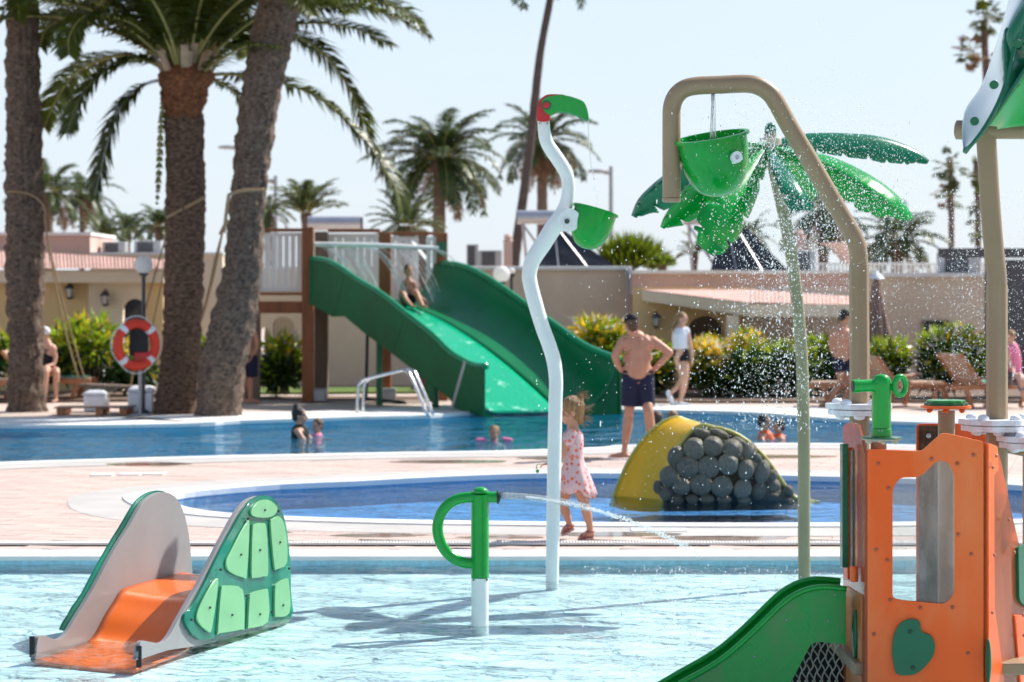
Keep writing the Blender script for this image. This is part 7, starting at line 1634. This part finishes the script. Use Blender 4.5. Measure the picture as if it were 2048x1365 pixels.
# --- seated woman behind the left palm
d = 44.6; J = lambda x, y, e=0: P(x, y, d + e)
SW_ = thing('person', 'woman in white cap and black swimsuit sitting behind the left palm trunk', 'person', J(98, 756))
mb = MB(); q, Rm, k = head(mb, J(90, 668), (.9, -.3, -.3), .22, neck=J(92, 686), nr=.05)
limb(mb, [J(94, 686), J(98, 705), J(99, 730), J(97, 750)], [.08, .12, .12, .15], 16); ell(mb, J(97, 697), (.16, .1, .09))
limb(mb, [J(107, 697, -.1), J(111, 715, -.12), J(107, 730, -.2)], [.045, .04, .034]); limb(mb, [J(107, 730, -.2), J(96, 732, -.3), J(90, 735, -.35)], [.034, .03, .024]); hand(mb, J(90, 735, -.35), (-1, -.3, 0), (0, 0, -1), .9, .5)
limb(mb, [J(98, 750, 0), J(92, 740, -.4), J(90, 770, -.45), J(90, 795, -.45)], [.10, .07, .055, .038]); foot(mb, J(90, 796, -.45), (-.4, -.9, 0), .23, .9)
limb(mb, [J(102, 750, .1), J(112, 742, -.25), J(112, 770, -.3), J(112, 795, -.3)], [.10, .07, .055, .038]); foot(mb, J(112, 796, -.3), (-.2, -.9, 0), .23, .9)
vox('body', mb, M['skin_light'], SW_, .009, 3); hair_cap('hair', q, Rm, k, M['hair_brown'], SW_, r=1.0, vs=.009); face_bits(q, Rm, k, SW_)
mb = MB(); ell(mb, q(0, -.015, .05), (.09, .108, .086), Rm); vox('cap', mb, M['white_cloth'], SW_, .009, 2)
mb = MB(); limb(mb, [J(97, 702), J(99, 725), J(98, 752)], [.115, .128, .158], 16); vox('swimsuit', mb, M['black_cloth'], SW_, .009, 2)
# --- person with pink shirt seated at the right edge
d = 42.3; J = lambda x, y, e=0: P(x, y, d + e)
RP_ = thing('person', 'blond person in pink top sitting on a lounger at the right edge', 'person', J(2022, 770))
mb = MB(); q, Rm, k = head(mb, J(2020, 674), (-.7, -.5, -.2), .22, neck=J(2024, 692), nr=.05)
limb(mb, [J(2024, 692), J(2026, 712), J(2026, 738), J(2026, 760)], [.08, .13, .13, .15], 16)
limb(mb, [J(2016, 702, -.1), J(2018, 722, -.12), J(2024, 738, -.2)], [.045, .04, .034]); limb(mb, [J(2024, 738, -.2), J(2028, 748, -.3), J(2026, 756, -.35)], [.034, .03, .024]); hand(mb, J(2026, 754, -.35), (-.3, -.3, -1), (1, 0, 0), .9, .5)
limb(mb, [J(2024, 762, 0), J(2000, 750, -.3), J(1992, 780, -.4), J(1985, 805, -.4)], [.10, .075, .06, .04]); foot(mb, J(1985, 803, -.4), (-.9, -.3, 0), .24)
limb(mb, [J(2028, 762, .05), J(2040, 755, -.4), J(2046, 780, -.45), J(2050, 803, -.45)], [.10, .075, .06, .04]); foot(mb, J(2050, 803, -.45), (-.4, -.8, 0), .24)
vox('body', mb, M['skin_light'], RP_, .009, 3); hair_cap('hair', q, Rm, k, M['hair_blond'], RP_, r=1.03, vs=.009); face_bits(q, Rm, k, RP_)
mb = MB(); limb(mb, [J(2025, 698), J(2026, 716), J(2026, 745)], [.115, .142, .150], 16); ell(mb, J(2018, 704, -.08), (.07, .07, .09)); vox('top', mb, M['pink_cloth'], RP_, .009, 2)
mb = MB(); ell(mb, J(2026, 762), (.17, .15, .1)); limb(mb, [J(2024, 762), J(2002, 752, -.28), J(1994, 778, -.38)], [.115, .09, .075]); limb(mb, [J(2028, 762), J(2040, 757, -.36), J(2046, 778, -.44)], [.115, .09, .075]); vox('trousers', mb, M['grey_cloth'], RP_, .009, 2)
# --- legs of someone standing behind the leaning palm
d = 43.6; J = lambda x, y, e=0: P(x, y, d + e)
BP_ = thing('person', 'person in navy shorts mostly hidden behind the leaning palm trunk', 'person', G(496, 806))
mb = MB(); q, Rm, k = head(mb, J(480, 625), (.9, .2, 0), .23, neck=J(483, 645), nr=.055)
limb(mb, [J(485, 645), J(488, 665), J(490, 690), J(492, 715)], [.09, .15, .15, .15], 16)
limb(mb, [J(500, 660, -.1), J(512, 672, -.1), J(514, 692, -.1)], [.05, .045, .036]); limb(mb, [J(514, 692, -.1), J(510, 704, -.15), J(504, 712, -.2)], [.036, .03, .024]); hand(mb, J(504, 711, -.2), (-.3, 0, -1), (-1, 0, 0), 1, .5)
for x in (486, 500): limb(mb, [J(x, 720), J(x, 755), J(x, 795)], [.1, .066, .042]); foot(mb, J(x, 797), (.9, -.3, 0), .25)
vox('body', mb, M['skin'], BP_, .01, 3); hair_cap('hair', q, Rm, k, M['hair_dark'], BP_, vs=.01); face_bits(q, Rm, k, BP_)
mb = MB(); ell(mb, J(493, 715), (.18, .15, .11))
for x in (486, 502): mb.tube([J(x, 712), J(x + 1, 755)], [.125, .115], 16)
vox('swim_shorts', mb, M['navy'], BP_, .01, 2)
